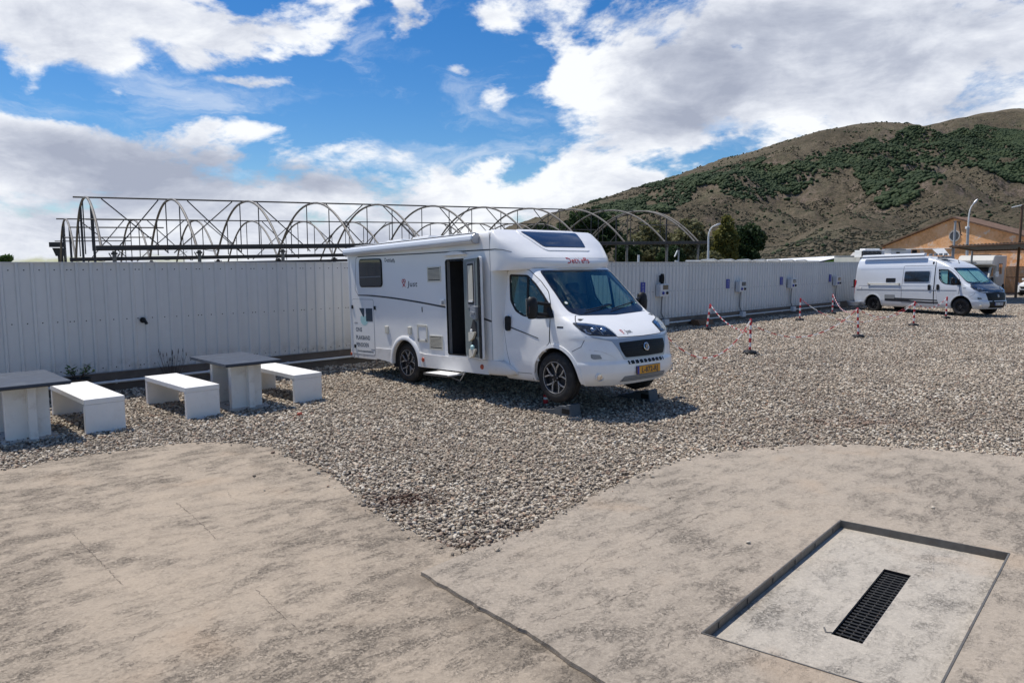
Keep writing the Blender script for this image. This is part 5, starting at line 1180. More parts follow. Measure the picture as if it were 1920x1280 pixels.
# ------------------------------------------------------------------ the motorhome
mh = thing('motorhome', (0, 0, 0), 'large white semi-integrated motorhome with its side door open, nose up on grey ramps', 'motorhome')
pose(mh, (1.367, 11.152, .161), -.848, .042)
body, SF, FF = make_cab(mh, CAB, -1.08, 1.965, 8)
RW = lambda a, b: Vector((a, -1.165, b)); LW = lambda a, b: Vector((a, 1.165, b))
WALL = [(-5.585, .45), (-4.22, .45), (-4.135, .45)] + circ(-3.63, .37, .51, 171, 9, 26) + [(-3.12, .45), (-1.17, .45), (-1.17, 2.36), (-5.56, 2.36)]
HOLE = rpoly([(-2.325, .60), (-1.80, .60), (-1.80, 2.172), (-2.325, 2.172)], .05, 4)
obj('side_wall', patch(WALL, RW, 0, .03, .6, [HOLE]), 'wallpaint', mh)
obj('side_wall', patch(WALL, LW, 0, .03, .6), 'wallpaint', mh)
# upper shoulder and roof
SHO = [(-1.165, 2.36), (-1.165, 2.46), (-1.155, 2.52), (-1.12, 2.562), (-1.05, 2.585), (-.6, 2.60), (0, 2.606), (.6, 2.60), (1.05, 2.585), (1.12, 2.562), (1.155, 2.52), (1.165, 2.46), (1.165, 2.36)]
b = MB(); xs_ = [(-5.555, .93, 0), (-5.53, .975, .0), (-5.46, 1.0, 0), (-4.0, 1, 0), (-2.5, 1, 0), (-1.17, 1, 0)]
b.grid([[Vector((x, y, 2.36 + (z - 2.36) * k)) for y, z in SHO] for x, k, _ in xs_]); obj('roof', b, 'wallpaint', mh, smooth=40)
for (x, w_) in ((-3.9, .45), (-2.3, .5), (-4.9, .35)):
    b = MB(); b.box((x, -.35 if x < -3 else 0, 2.645), (.55, w_, .07)); rf = obj('roof_hatch', b, 'whitepl', mh, bevel=.025)
b = MB(); b.add([(-5.585, -1.165, .45), (-5.585, 1.165, .45), (-5.60, 1.165, 1.4), (-5.60, -1.165, 1.4), (-5.55, -1.165, 2.50), (-5.55, 1.165, 2.50), (-5.52, 1.165, .36), (-5.52, -1.165, .36)], [(0, 1, 2, 3), (3, 2, 5, 4), (7, 6, 1, 0)]); obj('rear_wall', b, 'wallpaint', mh)
b = MB(); b.box((-5.575, -1.155, 1.50), (.05, .05, 2.0)); obj('corner_trim', b, 'paint', mh, bevel=.018)
b = MB(); b.box((-5.59, -1.12, .47), (.10, .10, .18)); rl = obj('rear_lamp', b, 'paint', mh, bevel=.02); b = MB(); b.lathe([(.032, 0), (.028, .012), (0, .014)], (-5.60, -1.172, .44), (0, -1, 0), 14); obj('rear_reflector', b, 'orange', rl, smooth=40)
# floor, interior of the living area
b = MB(); b.box((-3.37, 0, .50), (4.36, 1.5, .10)); b.box((-2.17, 0, .50), (1.9, 2.26, .10)); b.box((-4.88, 0, .50), (1.35, 2.26, .10)); b.box((-3.3, 0, .33), (4.0, 1.3, .12)); obj('chassis', b, 'dark', mh)
b = MB(); b.box((-2.05, -.62, .56), (.62, 1.04, .03)); b.box((-2.04, -.10, 1.35), (1.2, .03, 1.6)); b.box((-2.36, -.62, 1.35), (.03, 1.02, 1.6)); b.box((-1.5, -.85, 1.25), (.46, .5, 1.35)); obj('living_area', b, 'dark', mh)
b = MB(); b.box((-2.02, -.50, .75), (.30, .25, .36)); obj('red_cushion', b, 'red', mh, bevel=.03)
b = MB(); b.box((-2.318, -1.12, 1.385), (.012, .06, 1.56)); obj('door_jamb', b, 'greyplast', mh)
b = MB(); b.box((-1.16, .62, 1.55), (.04, .70, .80)); b.box((-1.16, -.78, 1.55), (.04, .34, .8)); b.box((-1.14, 0, 1.93), (.06, 1.7, .10)); obj('bulkhead', b, 'interior', mh)
b = MB(); b.box((-1.35, -.2, .72), (.4, .5, .35)); obj('bench_seat', b, 'seat', mh, bevel=.03)
# skirts
for sg, fn in ((-1, lambda a, b: Vector((a, -1.172, b))), (1, lambda a, b: Vector((a, 1.172, b)))):
    for poly in ([(-4.655, .60), (-4.655, .40), (-4.30, .375), (-4.05, .345)] + circ(-3.63, .37, .42, 184, 146, 6) + [(-4.03, .60)], [(-3.24, .60)] + circ(-3.63, .37, .42, 34, -4, 6) + [(-3.15, .335), (-1.26, .335), (-1.24, .56), (-2.0, .563), (-3.0, .57)]):
        obj('side_skirt', patch(rpoly(poly, .006, 1), fn, .008, .05, .5), 'skirt', mh, bevel=.006)
    a_o = circ(-3.63, .37, .505, -3, 183, 34); a_i = circ(-3.63, .37, .425, -3, 183, 34); yy = sg * 1.165; b = MB()
    b.grid([[Vector((u, yy + sg * d, v)) for u, v in pts] for pts, d in ((a_o, -.005), (a_o, .012), (circ(-3.63, .37, .485, -3, 183, 34), .026), (circ(-3.63, .37, .445, -3, 183, 34), .034), (a_i, .028), (a_i, -.04))]); obj('arch_flare', b, 'paint', mh, smooth=50)
    b = MB(); pts = circ(-3.63, .37, .43, -14, 194, 26); b.grid([[Vector((u, sg * 1.15, v)) for u, v in pts], [Vector((u, sg * .62, v)) for u, v in pts]]); b.add([Vector((u, sg * .62, v)) for u, v in pts], [tuple(range(len(pts)))]); obj('wheel_arch', b, 'dark', mh, smooth=40)
    b = MB(); b.box((-5.07, sg * 1.155, .42), (.83, .02, .10)); obj('rear_valance', b, 'skirt', mh, bevel=.006)
# panel between body and cab door, and the rounded sill below it
for sg in (-1, 1):
    rows = []
    for i in range(20):
        z = .56 + (1.975 - .56) * i / 19; y1 = CAB.half(-1.075, z); r = []
        for j in range(8): t = j / 7; r.append(Vector((-1.172 + .10 * t, sg * (1.164 - (1.164 - y1) * (t ** 2.2)), z)))
        rows.append(r)
    b = MB(); b.grid(rows); obj('pillar_panel', b, 'wallpaint', mh, smooth=60)
    b = MB(); rows = []
    for j in range(12):
        t = j / 11; x = -1.27 + .50 * t; y = 1.178 - .14 * t ** 1.6; zt = .565 - .17 * t ** 3; zb = .335 - .005 * t
        if t > .9: zb += .02
        rows.append([Vector((x, sg * (y - .12), zt)), Vector((x, sg * y, zt)), Vector((x, sg * (y + .018), (zt + zb) / 2 + .04)), Vector((x, sg * (y + .006), zb + .03)), Vector((x, sg * (y - .03), zb)), Vector((x, sg * (y - .2), zb))])
    b.grid(rows); b.add(rows[-1], [tuple(range(6))]); obj('sill_fairing', b, 'skirt', mh, smooth=50)
obj('panel_seam', stripe([(-1.172, .56), (-1.172, 2.55)], .008, RW, .0015, .003), 'greyplast', mh)
# over-cab cap
zs = [1.95, 1.965, 1.99, 2.02, 2.05, 2.08, 2.12, 2.16, 2.20, 2.25, 2.30, 2.35, 2.40, 2.44, 2.48, 2.51, 2.535, 2.555, 2.57, 2.582, 2.59]
b = MB()
for sg in (-1, 1):
    rows = [[Vector(q) for q in CAP.ring(z, -1.172, 2, 40, sg)] for z in zs]; b.grid(rows)
    t0 = rows[-1]; b.add(t0 + [Vector((q.x if k > 1 else -1.172, 0, 2.60)) for k, q in enumerate(t0)], [(i, i + 1, len(t0) + i + 1, len(t0) + i) for i in range(len(t0) - 1)])
    b0 = rows[0]; b.add(b0 + [Vector((min(q.x, -.45), sg * min(abs(q.y), .80), 1.95)) for q in b0], [(i, i + 1, len(b0) + i + 1, len(b0) + i) for i in range(len(b0) - 1)])
cap = obj('cab_cap', b, 'paint', mh, smooth=42, weld=True)
CF = CAP.front(); CS = CAP.side(-1)
obj('cap_lip', stripe([(-1.0, 1.975), (-.8, 1.975), (0, 1.975), (.8, 1.975), (1.0, 1.975)], .02, CF, .008, .012), 'paint', cap, smooth=40)
obj('cap_crease', stripe([(-.95, 2.135), (-.6, 2.125), (0, 2.12), (.6, 2.125), (.95, 2.135)], .008, CF, .003, .006), 'wallpaint', cap, smooth=40)
SKP = rpoly([(-.47, 2.29), (.47, 2.29), (.63, 2.548), (-.63, 2.548)], .04, 4)
sk = obj('skylight', patch(SKP, CF, .020, .022, .04), 'skylight', mh, smooth=35)
obj('skylight_frame', band(dens(inset(SKP, -.055), .05), inset(dens(inset(SKP, -.055), .05), .05), CF, .014, .018), 'paint', sk, smooth=35)
def fnt(y0, z0): return lambda a, b: off(CF, y0 + a, z0 + b, .004)
text_obj('brand_lettering', 'Dethleffs', .130, fnt(0, 2.035), 'red', cap, .0016, 'CENTER', .98, 1.08)
cs_pts = [(-1.17, 2.278), (-1.05, 2.278), (-.90, 2.262), (-.78, 2.225)]
obj('cap_stripe', stripe(cs_pts, lambda t: .018 * (1 - t * .7), CS, .002, .003, .03), 'stripe', cap, smooth=40)
# stripes
STR = lambda pts, w: obj('stripe', stripe(pts, w, RW, .0015, .003, .08), 'stripe', mh)
STR(smoothline([(-5.20, 2.357), (-4.6, 2.345), (-3.6, 2.322), (-2.4, 2.30), (-1.9, 2.29), (-1.172, 2.278)], 4), .020)
STR(smoothline([(-5.20, 2.357), (-5.265, 2.33), (-5.29, 2.25), (-5.325, 2.0), (-5.355, 1.75), (-5.335, 1.70), (-5.25, 1.611)], 5), .008)
STR(smoothline([(-5.25, 1.611), (-4.8, 1.600), (-4.04, 1.553), (-3.2, 1.478), (-2.34, 1.385)], 4), lambda t: .018 + .012 * min(1, t * 6))
STR([(-1.74, 1.290), (-1.36, 1.212), (-1.175, 1.172)], .028)
obj('stripe', stripe([(-.995, 1.10), (-.884, 1.076), (-.277, .934)], lambda t: .020 * (1 - .5 * t), SF[0], .009, .003), 'stripe', mh)
text_obj('brand_lettering', 'Dethleffs', .098, lambda a, b: Vector((-4.225 + a, -1.1665, 2.222 - .09 * a + b)), 'stripe', mh, .0018, 'LEFT', .94, 1.05)
text_obj('model_lettering', 'Just', .135, lambda a, b: Vector((-3.478 + a + b * .12, -1.1665, 1.752 - .02 * a + b)), 'stripe', mh, .0015, 'LEFT', 1.42, 1.05)
def curl(root, cx, cz, s, fn, m='red'):
    b = MB(); r = .011 * s
    A = [(.0, .0), (.012, .03), (.035, .055), (.045, .085), (.025, .11), (.0, .105), (-.01, .085), (.004, .068), (.03, .06)]
    for mir in (-1, 1):
        pts = smoothline([(mir * (.008 + a), b_ - .0) for a, b_ in A], 4); L = [fn(cx + p[0] * s, cz + p[1] * s) for p in pts]; b.tube(L, .0055 * s, 5)
    b.tube([fn(cx - .035 * s, cz - .02 * s), fn(cx, cz + .03 * s), fn(cx + .045 * s, cz - .02 * s)], .0055 * s, 5)
    return obj('curled_emblem', b, m, root)
curl(mh, -3.605, 1.765, 1.05, lambda a, b: Vector((a, -1.168, b)))
curl(mh, -.34, .992, .42, lambda a, b: off(FF, a, b, .010)); text_obj('model_lettering', 'Just', .062, lambda a, b: off(FF, -.27 + a, .992 + b, .008), 'greyplast', mh, .002, 'LEFT', 1.35)
# rear locker with its advert
LX = rpoly([(-5.495, .455), (-4.70, .455), (-4.69, 1.52), (-5.49, 1.532)], .045, 4)
lk = obj('locker_door', patch(LX, RW, .004, .006, .4), 'wallpaint', mh); obj('locker_gap', outline(inset(LX, -.008), .012, RW, .0025, .003, .1), 'greyplast', lk)
TX_ = lambda px: -5.503 + (px - 85) * .0048; TZ_ = lambda py: 1.536 - (py - 600) * .002506
def rct(n, x0, y0, x1, y1, m, d=.0055): b = MB(); b.box(((TX_(x0) + TX_(x1)) / 2, -1.165 - d, (TZ_(y0) + TZ_(y1)) / 2), (abs(TX_(x1) - TX_(x0)), .002, abs(TZ_(y1) - TZ_(y0)))); return obj(n, b, m, lk)
rct('advert_block', 195, 672, 246, 772, 'navy'); b = MB(); b.prism([(TX_(142), TZ_(670)), (TX_(183), TZ_(672)), (TX_(180), TZ_(738)), (TX_(172), TZ_(738))], .002, lambda a, c, t: Vector((a, -1.1695 - t, c))); obj('advert_wedge', b, 'navy', lk)
b = MB(); n_ = 24; pl_ = [(TX_(180) + .145 * math.cos(a), TZ_(757) + .118 * math.sin(a)) for a in [math.pi * (.82 + 1.36 * i / n_) for i in range(n_ + 1)]]; b.prism(pl_, .0015, lambda a, c, t: Vector((a, -1.1692 - t, c))); obj('advert_disc', b, 'teal', lk)
for s_, y, sz_, xsc in (('ONS', 850, .115, 1.0), ('PLAKBAND', 912, .112, .92), ('PENSIOEN', 968, .112, .90)): text_obj('advert_lettering', s_, sz_, lambda a, b, y=y: Vector((TX_(108) + a, -1.1705, TZ_(y + 4) + b)), 'navy', lk, .002, 'LEFT', xsc, 1.05)
text_obj('advert_lettering', 'WWW.PLAKBANDPENSIOEN.NL', .048, lambda a, b: Vector((TX_(115) + a, -1.1705, TZ_(1014) + b)), 'navy', lk, .0015, 'LEFT', .88)
for (x, y) in ((100, 787), (226, 990)):
    b = MB(); b.tube([Vector((TX_(x) + i * .018, -1.1705, TZ_(y) + (.012 if i % 2 else -.006))) for i in range(8)], .003, 4); obj('advert_squiggle', b, 'navy', lk)
for (x, y) in ((90, 662), (100, 972), (268, 668)):
    b = MB(); b.box((TX_(x), -1.180, TZ_(y)), (.045, .022, .07)); obj('latch', b, 'black', lk, bevel=.006)
# side window
W_ = rpoly([(-5.15, 1.785), (-4.34, 1.775), (-4.342, 2.268), (-5.14, 2.292)], .07, 5)
wn = obj('side_window', patch(W_, RW, .022, .03, 0), 'darkglass', mh, bevel=.008); obj('window_seal', outline(inset(W_, -.02), .024, RW, .008, .008, .1), 'black', wn)
b = MB(); b.box((-4.74, -1.189, 1.955), (.76, .006, .012)); obj('window_bar', b, 'greyplast', wn)
def grillebox(nm, x0, z0, x1, z1, n, cut=False):
    f = obj(nm, outline([(x0, z0), (x1, z0), (x1, z1), (x0, z1)], .030, RW, .014, .016, .2), 'cream', mh); b = MB(); b.box(((x0 + x1) / 2, -1.1665, (z0 + z1) / 2), (x1 - x0 - .04, .003, z1 - z0 - .04)); obj('vent_backing', b, 'black', f)
    for k in range(n): z = z0 + .035 + (z1 - z0 - .07) * (k + .5) / n; b = MB(); b.box(((x0 + x1) / 2, -1.175, z), (x1 - x0 - .05, .010, (z1 - z0 - .07) / n * .58), Matrix.Rotation(.3, 3, 'X')); obj('louvre', b, 'cream', f)
grillebox('fridge_vent', -2.85, 1.818, -2.462, 2.072, 9); grillebox('fridge_vent', -2.855, .665, -2.477, .905, 8)
hf = obj('service_hatch', outline(rpoly([(-3.222, .78), (-2.912, .782), (-2.915, 1.075), (-3.222, 1.082)], .02), .035, RW, .014, .016, .1), 'cream', mh); b = MB(); b.box((-3.067, -1.168, .93), (.25, .006, .24)); obj('hatch_panel', b, 'wallpaint', hf)
for x in (-3.185, -2.955): b = MB(); b.box((x, -1.182, .815), (.03, .012, .05)); obj('hatch_catch', b, 'greyplast', hf, bevel=.004)
for (x, z) in ((-4.223, .963), (-3.458, .970)): b = MB(); b.box((x, -1.178, z), (.11, .028, .135)); bx_ = obj('socket_cover', b, 'cream', mh, bevel=.012)
b = MB(); b.box((-3.056, -1.169, 1.345), (.014, .008, .085)); obj('black_slot', b, 'black', mh)
b = MB(); b.box((-2.435, -1.182, 1.475), (.13, .034, .095)); dc = obj('door_catch', b, 'whitepl', mh, bevel=.012); b = MB(); b.box((-2.40, -1.20, 1.465), (.05, .02, .06)); obj('catch_hook', b, 'greyplast', dc, bevel=.006)
for (x, z) in ((-3.061, .470), (-1.425, .450)): b = MB(); b.lathe([(.042, 0), (.036, .012), (0, .014)], (x, -1.181, z), (0, -1, 0), 18); obj('side_reflector', b, 'orange', mh, smooth=40)
b = MB(); b.prism([(-2.33, 2.235)] + [(-2.03 + .295 * math.cos(a), 2.238 + .055 * math.sin(a)) for a in [math.pi * (1 - i / 12) for i in range(13)]] + [(-1.735, 2.235)], .07, lambda a, c, t: Vector((a, -1.166 - t * (1 if c > 2.24 else 1), c))); obj('door_canopy_light', b, 'whitepl', mh, bevel=.012)
# door surround and open door leaf
obj('door_frame', outline(inset(HOLE, -.030), .038, RW, .010, .018, .1), 'whitepl', mh); obj('door_seal', outline(inset(HOLE, -.004), .020, RW, .012, .02, .1), 'black', mh)
th_ = math.radians(10); Hn = Vector((-1.815, -1.190, 0)); dd = Vector((math.cos(th_), -math.sin(th_), 0)); nn_ = Vector((-math.sin(th_), -math.cos(th_), 0))
DL = lambda a, b: Hn + dd * a + Vector((0, 0, b))
def dpatch(nm, poly, m, o, th, par, r=.0, holes=(), **k):
    poly = rpoly(poly, r, 4) if r else poly; b = MB(); 
    mb = patch(poly, DL, 0, .001, 0, holes); n0 = len(mb.v) // 2; 
    for i in range(len(mb.v)):
        base = DLbase(mb.v[i]); mb.v[i] = tuple(Vector(base) + nn_ * (o if i < n0 else o - th))
    return obj(nm, mb, m, par, **k)
def DLbase(p):
    v = Vector(p) - Hn; a = Vector((v.x, v.y, 0)).dot(dd); return Hn + dd * a + Vector((0, 0, v.z))
dl = dpatch('entrance_door', [(0, .60), (.565, .575), (.565, 2.185), (0, 2.165)], 'whitepl', .0, .035, mh, .05, bevel=.006)
dl['label'] = 'open entrance door showing its grey inner face'
dpatch('inner_panel', [(.015, .615), (.535, .595), (.535, 2.165), (.015, 2.15)], 'doorgrey', .012, .012, dl, .05, bevel=.004)
dpatch('door_edge_seal', [(.48, .60), (.548, .59), (.548, 2.17), (.48, 2.165)], 'black', .016, .01, dl, .03, bevel=.004)
dpatch('blind_frame', [(.14, 1.38), (.40, 1.385), (.40, 2.12), (.14, 2.11)], 'greyplast', .022, .012, dl, .04, bevel=.004)
dpatch('blind_gap', [(.165, 1.44), (.375, 1.445), (.375, 2.085), (.165, 2.075)], 'dark', .024, .01, dl, .03)
for k in range(6): dpatch('blind_pleat', [(.195 + k * .026, 1.49), (.216 + k * .026, 1.49), (.216 + k * .026, 2.05), (.195 + k * .026, 2.05)], 'cream', .030, .010, dl)
dpatch('blind_handle', [(.21, 1.475), (.34, 1.475), (.34, 1.505), (.21, 1.505)], 'whitepl', .040, .015, dl, .006)
dpatch('lock_box', [(.30, 1.25), (.47, 1.20), (.47, 1.41), (.35, 1.42), (.31, 1.38)], 'satin', .07, .06, dl, .02, bevel=.012)
dpatch('lock_lever', [(.33, 1.30), (.46, 1.29), (.46, 1.32), (.33, 1.335)], 'greyplast', .085, .02, dl, .006, bevel=.004)
for z in (.95, .68):
    dpatch('storage_recess', [(.16, z - .03), (.42, z - .02), (.42, z + .20), (.30, z + .26)], 'dark', .018, .008, dl, .03)
    sb = dpatch('storage_bin', [(.20, z - .10), (.33, z - .05), (.40, z + .04), (.40, z + .06), (.20, z + .05)], 'cream', .055, .04, dl, .02, bevel=.01)
b = MB(); b.box(DL(.27, 1.02) + nn_ * .035, (.05, .03, .06)); obj('small_item', b, 'whitepl', dl, bevel=.02)
b = MB(); b.lathe([(.035, 0), (.038, .05), (.02, .07), (0, .075)], DL(.30, .73) + nn_ * .035, (0, 0, 1), 12); obj('small_item', b, 'teal', dl, smooth=40)
# step
b = MB(); b.box((-2.24, -1.34, .300), (.66, .34, .022)); st = obj('entry_step', b, 'whitepl', mh, bevel=.006); b = MB(); b.box((-2.24, -1.515, .296), (.66, .015, .035)); b.tube([(-1.92, -1.20, .32), (-1.93, -1.42, .275), (-1.93, -1.50, .29)], .014, 6); b.tube([(-1.93, -1.42, .275), (-1.86, -1.30, .20), (-1.84, -1.2, .33)], .012, 6); b.tube([(-2.55, -1.20, .32), (-2.54, -1.46, .27)], .014, 6); obj('step_bracket', b, 'steel', st)
# awning
b = MB(); ap = [(-1.166, 2.425), (-1.175, 2.395), (-1.23, 2.385), (-1.285, 2.405), (-1.305, 2.45), (-1.295, 2.50), (-1.255, 2.532), (-1.19, 2.54), (-1.166, 2.53)]
b.prism(ap, 1, lambda a, c, t: Vector((-5.55 + t * 4.09, a, c))); aw = obj('awning', b, 'awning', mh, bevel=.004)
b = MB(); b.prism([(1.0 * (a + 1.23) * 1.06 - 1.23, (c - 2.46) * 1.08 + 2.46) for a, c in ap], .045, lambda a, c, t: Vector((-1.462 + t, a, c))); obj('awning_end_cap', b, 'satin', aw, bevel=.008)
b = MB(); b.box((-3.5, -1.20, 2.552), (4.05, .05, .012)); obj('awning_rail', b, 'stripe', aw)
b = MB(); b.tube([(-5.50, -1.31, 2.43), (-1.47, -1.31, 2.43)], .006, 5); obj('awning_seam', b, 'satin', aw)
wheel(mh, 0, -.985, -1); wheel(mh, 0, .985, 1); wheel(mh, -3.73, -1.075, -1); wheel(mh, -3.73, 1.075, 1)
# badge on windscreen
b = MB(); p = off(FF, -.77, 1.44, .006); b.lathe([(.036, 0), (.036, .002), (0, .002)], p, nrm(FF, -.77, 1.44), 16); sb_ = obj('round_sticker', b, 'leaf', mh); b = MB(); b.lathe([(.024, .002), (.024, .004), (0, .004)], p, nrm(FF, -.77, 1.44), 16); obj('sticker_centre', b, 'whitepl', sb_)
# ------------------------------------------------------------------ the silver van
van = thing('camper_van', (0, 0, 0), 'silver high roof panel van camper with black bonnet and black wheels at the far end', 'van')
pose(van, (19.066, 30.037, .04), -1.125, .024)
vb, VS, VF = make_cab(van, CAB, -4.97, 2.5, 44, paint='vanwhite', hoodmat='gloss', bump='vanwhite', surround='black', grillm='black', plate='6231 HRW', platem='vplate', hood_label='glossy black bonnet', slits=False, black_face=True, zrows=90)
b = MB()
for sg in (-1, 1):
    col_ = [Vector((-4.97, sg * CAB.w(z), z)) for z in np.linspace(.27, 2.5, 40)]; b.grid([col_, [Vector((-5.03, q.y * .97, q.z)) for q in col_], [Vector((-5.04, 0, q.z)) for q in col_]])
obj('rear_doors', b, 'vanwhite', van, smooth=40)
bf = rpoly([(-.62, .90), (.62, .90), (.58, .72), (.46, .33), (-.46, .33), (-.58, .72)], .05, 4); obj('front_cover', patch(bf, VF, .0045, .006, .06), 'black', van, smooth=30)
b = MB()
for (a, c) in ((0, .99),): curl(van, 0, 1.0, .3, lambda u, v: off(VF, u, v, .008), 'satin')
fnv = VS[0]
for nm, poly, m in (('sliding_door', [(-2.62, .45), (-1.13, .45), (-1.17, 2.05), (-2.62, 2.05)], None),):
    obj('door_gap', outline(rpoly(poly, .05), .014, fnv, .002, .003), 'stripe', vb, smooth=40)
obj('door_gap', stripe([(-1.125, .42), (-1.13, 1.2), (-1.16, 2.0), (-1.20, 2.22)], .03, fnv, .003, .004), 'black', vb, smooth=40)
obj('side_molding', stripe([(-4.9, 1.01), (-.15, 1.01)], .035, fnv, .010, .012), 'satin', vb, smooth=40)
obj('swage_line', stripe([(-4.8, 1.19), (-1.2, 1.19)], .018, fnv, .006, .008), 'silver', vb, smooth=40)
obj('upper_swage', stripe([(-4.8, 1.93), (-1.3, 1.93)], .014, fnv, .004, .006), 'silver', vb, smooth=40)
obj('lower_stripe', stripe([(-3.42, .60), (-.42, .52)], .16, fnv, .003, .004), 'stripe', vb, smooth=40)
vw = obj('side_window', patch(rpoly([(-2.52, 1.36), (-1.38, 1.36), (-1.38, 1.80), (-2.52, 1.80)], .06), fnv, .025, .03, .15), 'darkglass', van, smooth=30)
obj('window_frame', outline(rpoly([(-2.56, 1.32), (-1.34, 1.32), (-1.34, 1.84), (-2.56, 1.84)], .06), .05, fnv, .012, .016), 'silver', vw, smooth=40)
obj('small_window', patch(rpoly([(-3.42, 1.34), (-2.95, 1.34), (-2.95, 1.52), (-3.42, 1.52)], .03), fnv, .012, .016, .1), 'darkglass', van, smooth=30)
obj('vent_grille', patch(rpoly([(-3.42, .62), (-2.93, .62), (-2.93, .80), (-3.42, .80)], .02), fnv, .014, .012, .1), 'greyplast', van, smooth=30)
b = MB(); p0_, p1_ = fnv(-4.28, 1.27), fnv(-2.75, 1.27); b.tube([p0_ + Vector((0, -.05, 0)), p1_ + Vector((0, -.05, 0))], .02, 8); b.box(p0_ + Vector((0, -.03, 0)), (.07, .08, .08)); b.box(p1_ + Vector((0, -.03, 0)), (.07, .08, .08)); obj('side_rail', b, 'cream', van)
b = MB(); p = fnv(-1.33, 1.13); b.prism(rpoly([(-.055, -.115), (.055, -.115), (.055, .115), (-.055, .115)], .045), .04, lambda a, c, t: Vector((p.x + a, p.y - .004 - t, p.z + c))); obj('sliding_door_handle', b, 'black', van, bevel=.006)
b = MB(); p = fnv(-4.68, 1.08); b.box(p, (.10, .03, .12)); obj('fuel_flap', b, 'whitepl', van, bevel=.01)
b = MB(); p = fnv(-4.92, 1.1); b.box((-4.99, -.95, 1.12), (.08, .10, .62)); b.box((-4.99, .95, 1.12), (.08, .10, .62)); obj('tail_light', b, 'redpl', van, bevel=.02)
b = MB(); b.box((-5.14, -.55, 1.30), (.20, .55, .34)); b.box((-5.10, 0, .5), (.14, 1.7, .16)); b.tube([(-5.2, -.75, 1.12), (-5.36, -.78, 1.12), (-5.36, -.5, 1.12)], .02, 6); obj('bike_carrier', b, 'black', van, bevel=.02)
b = MB(); b.prism([(-.74, 2.44), (-.86, 2.42), (-.90, 2.50), (-.86, 2.57), (-.72, 2.58)], 1, lambda a, c, t: Vector((-4.75 + t * 3.05, a, c))); obj('awning', b, 'awning', van, bevel=.01)
b = MB()
for k in range(4): b.box((-1.62 + k * .22, -.58, 2.50), (.10, .12, .10))
b.box((-1.2, -.2, 2.38), (.35, .6, .08)); obj('roof_rack', b, 'greyplast', van, bevel=.01)
b = MB(); q = VF(0, 2.12); b.tube([q, q + Vector((-.05, 0, .14))], .012, 5); b.box(q + Vector((-.03, 0, 0)), (.09, .04, .03)); obj('antenna', b, 'black', van)
obj('windscreen_blind', patch(inset(WSG, .03), VF, -.05, .006, .15), 'curtain', van, smooth=30)
for sg in (-1, 1): obj('side_curtain', patch(inset(PANE_R, .01), VS[0] if sg < 0 else VS[1], -.06, .006, .15), 'curtain', van, smooth=30)
b = MB(); b.tube([off(VF, -.02, 1.90, -.03), off(VF, -.02, 1.34, -.03)], .012, 5); obj('blind_seam', b, 'black', van)
for sg, fn in zip((-1, 1), VS):
    o_ = circ(-4.035, .36, .485, -6, 186, 30); i_ = circ(-4.035, .36, .435, -6, 186, 30); b = MB(); pr = lambda q, d: Vector((q[0], fn(q[0], max(q[1], .28)).y + sg * d, q[1]))
    b.grid([[pr(q, -.01) for q in o_], [pr(q, .022) for q in o_], [pr(q, .026) for q in i_], [pr(q, -.05) for q in i_]]); obj('arch_flare', b, 'vanwhite', vb, smooth=50)
    b = MB(); pts = circ(-4.035, .36, .45, -12, 192, 26); b.grid([[Vector((u, sg * 1.0, v)) for u, v in pts], [Vector((u, sg * .60, v)) for u, v in pts]]); b.add([Vector((u, sg * .60, v)) for u, v in pts], [tuple(range(len(pts)))]); obj('wheel_arch', b, 'dark', vb, smooth=40)
b = MB(); b.box((-2.4, 0, .35), (5.0, 1.7, .12)); b.box((-1.3, 0, 1.3), (.05, 1.7, 1.8)); obj('chassis', b, 'dark', vb)
for x in (0, -4.035):
    for sg in (-1, 1): wheel(van, x, sg * .975, sg, r=.35, bright='rimdark')
# ------------------------------------------------------------------ old alcove camper, half hidden
oc = thing('old_camper', (0, 0, 0), 'old cream coachbuilt camper with an over-cab bunk, half hidden behind the silver van', 'motorhome')
pA = at(1864, 491, 50); oc.location = (pA.x, pA.y, 0); k = 50 / FPX; hz = at(1864, 478.5, 50).z
ang = 0.0; oc.rotation_euler = (0, 0, ang)
# local frame: x to the right along the side wall going away, -x to the left is the front face
wS = 52 * k * 1.9; fw_ = 62 * k * 1.35
def OP(a, s_, z): return Vector((-a * .70 + s_ * .68, a * .71 + s_ * .73, z))  # a: across the front to the left, s_: back along the side
b = MB(); W0, L0 = 2.15, 4.6
def obx(mb, a0, a1, s0, s1, z0, z1):
    vs = [OP(a, s_, z) for z in (z0, z1) for (a, s_) in ((a0, s0), (a1, s0), (a1, s1), (a0, s1))]; mb.add(vs, [(0, 3, 2, 1), (4, 5, 6, 7), (0, 1, 5, 4), (1, 2, 6, 5), (2, 3, 7, 6), (3, 0, 4, 7)])
obx(b, 0, W0, 1.15, L0, .45, hz); obj('body', b, 'oldcamper', oc, bevel=.08)
b = MB(); prf = [(-.15, 1.95), (-.32, 2.02), (-.25, 2.32), (.15, hz - .06), (.6, hz + .0), (1.3, hz), (1.3, 1.92), (.4, 1.92)]
b.prism(prf, W0, lambda s_, z, t: OP(t, s_, z)); obj('alcove', b, 'oldcamper', oc, bevel=.05)
b = MB(); b.prism([(-.75, .45), (-.80, 1.0), (-.45, 1.18), (.12, 1.90), (1.3, 1.92), (1.3, .45)], W0 - .3, lambda s_, z, t: OP(t + .15, s_, z)); cb_ = obj('cab', b, 'oldcamper', oc, bevel=.06)
b = MB(); b.prism([(-.43, 1.22), (.08, 1.84), (.085, 1.84), (-.42, 1.21)], W0 - .55, lambda s_, z, t: OP(t + .275, s_ - .03, z)); obj('windscreen', b, 'darkglass', oc)
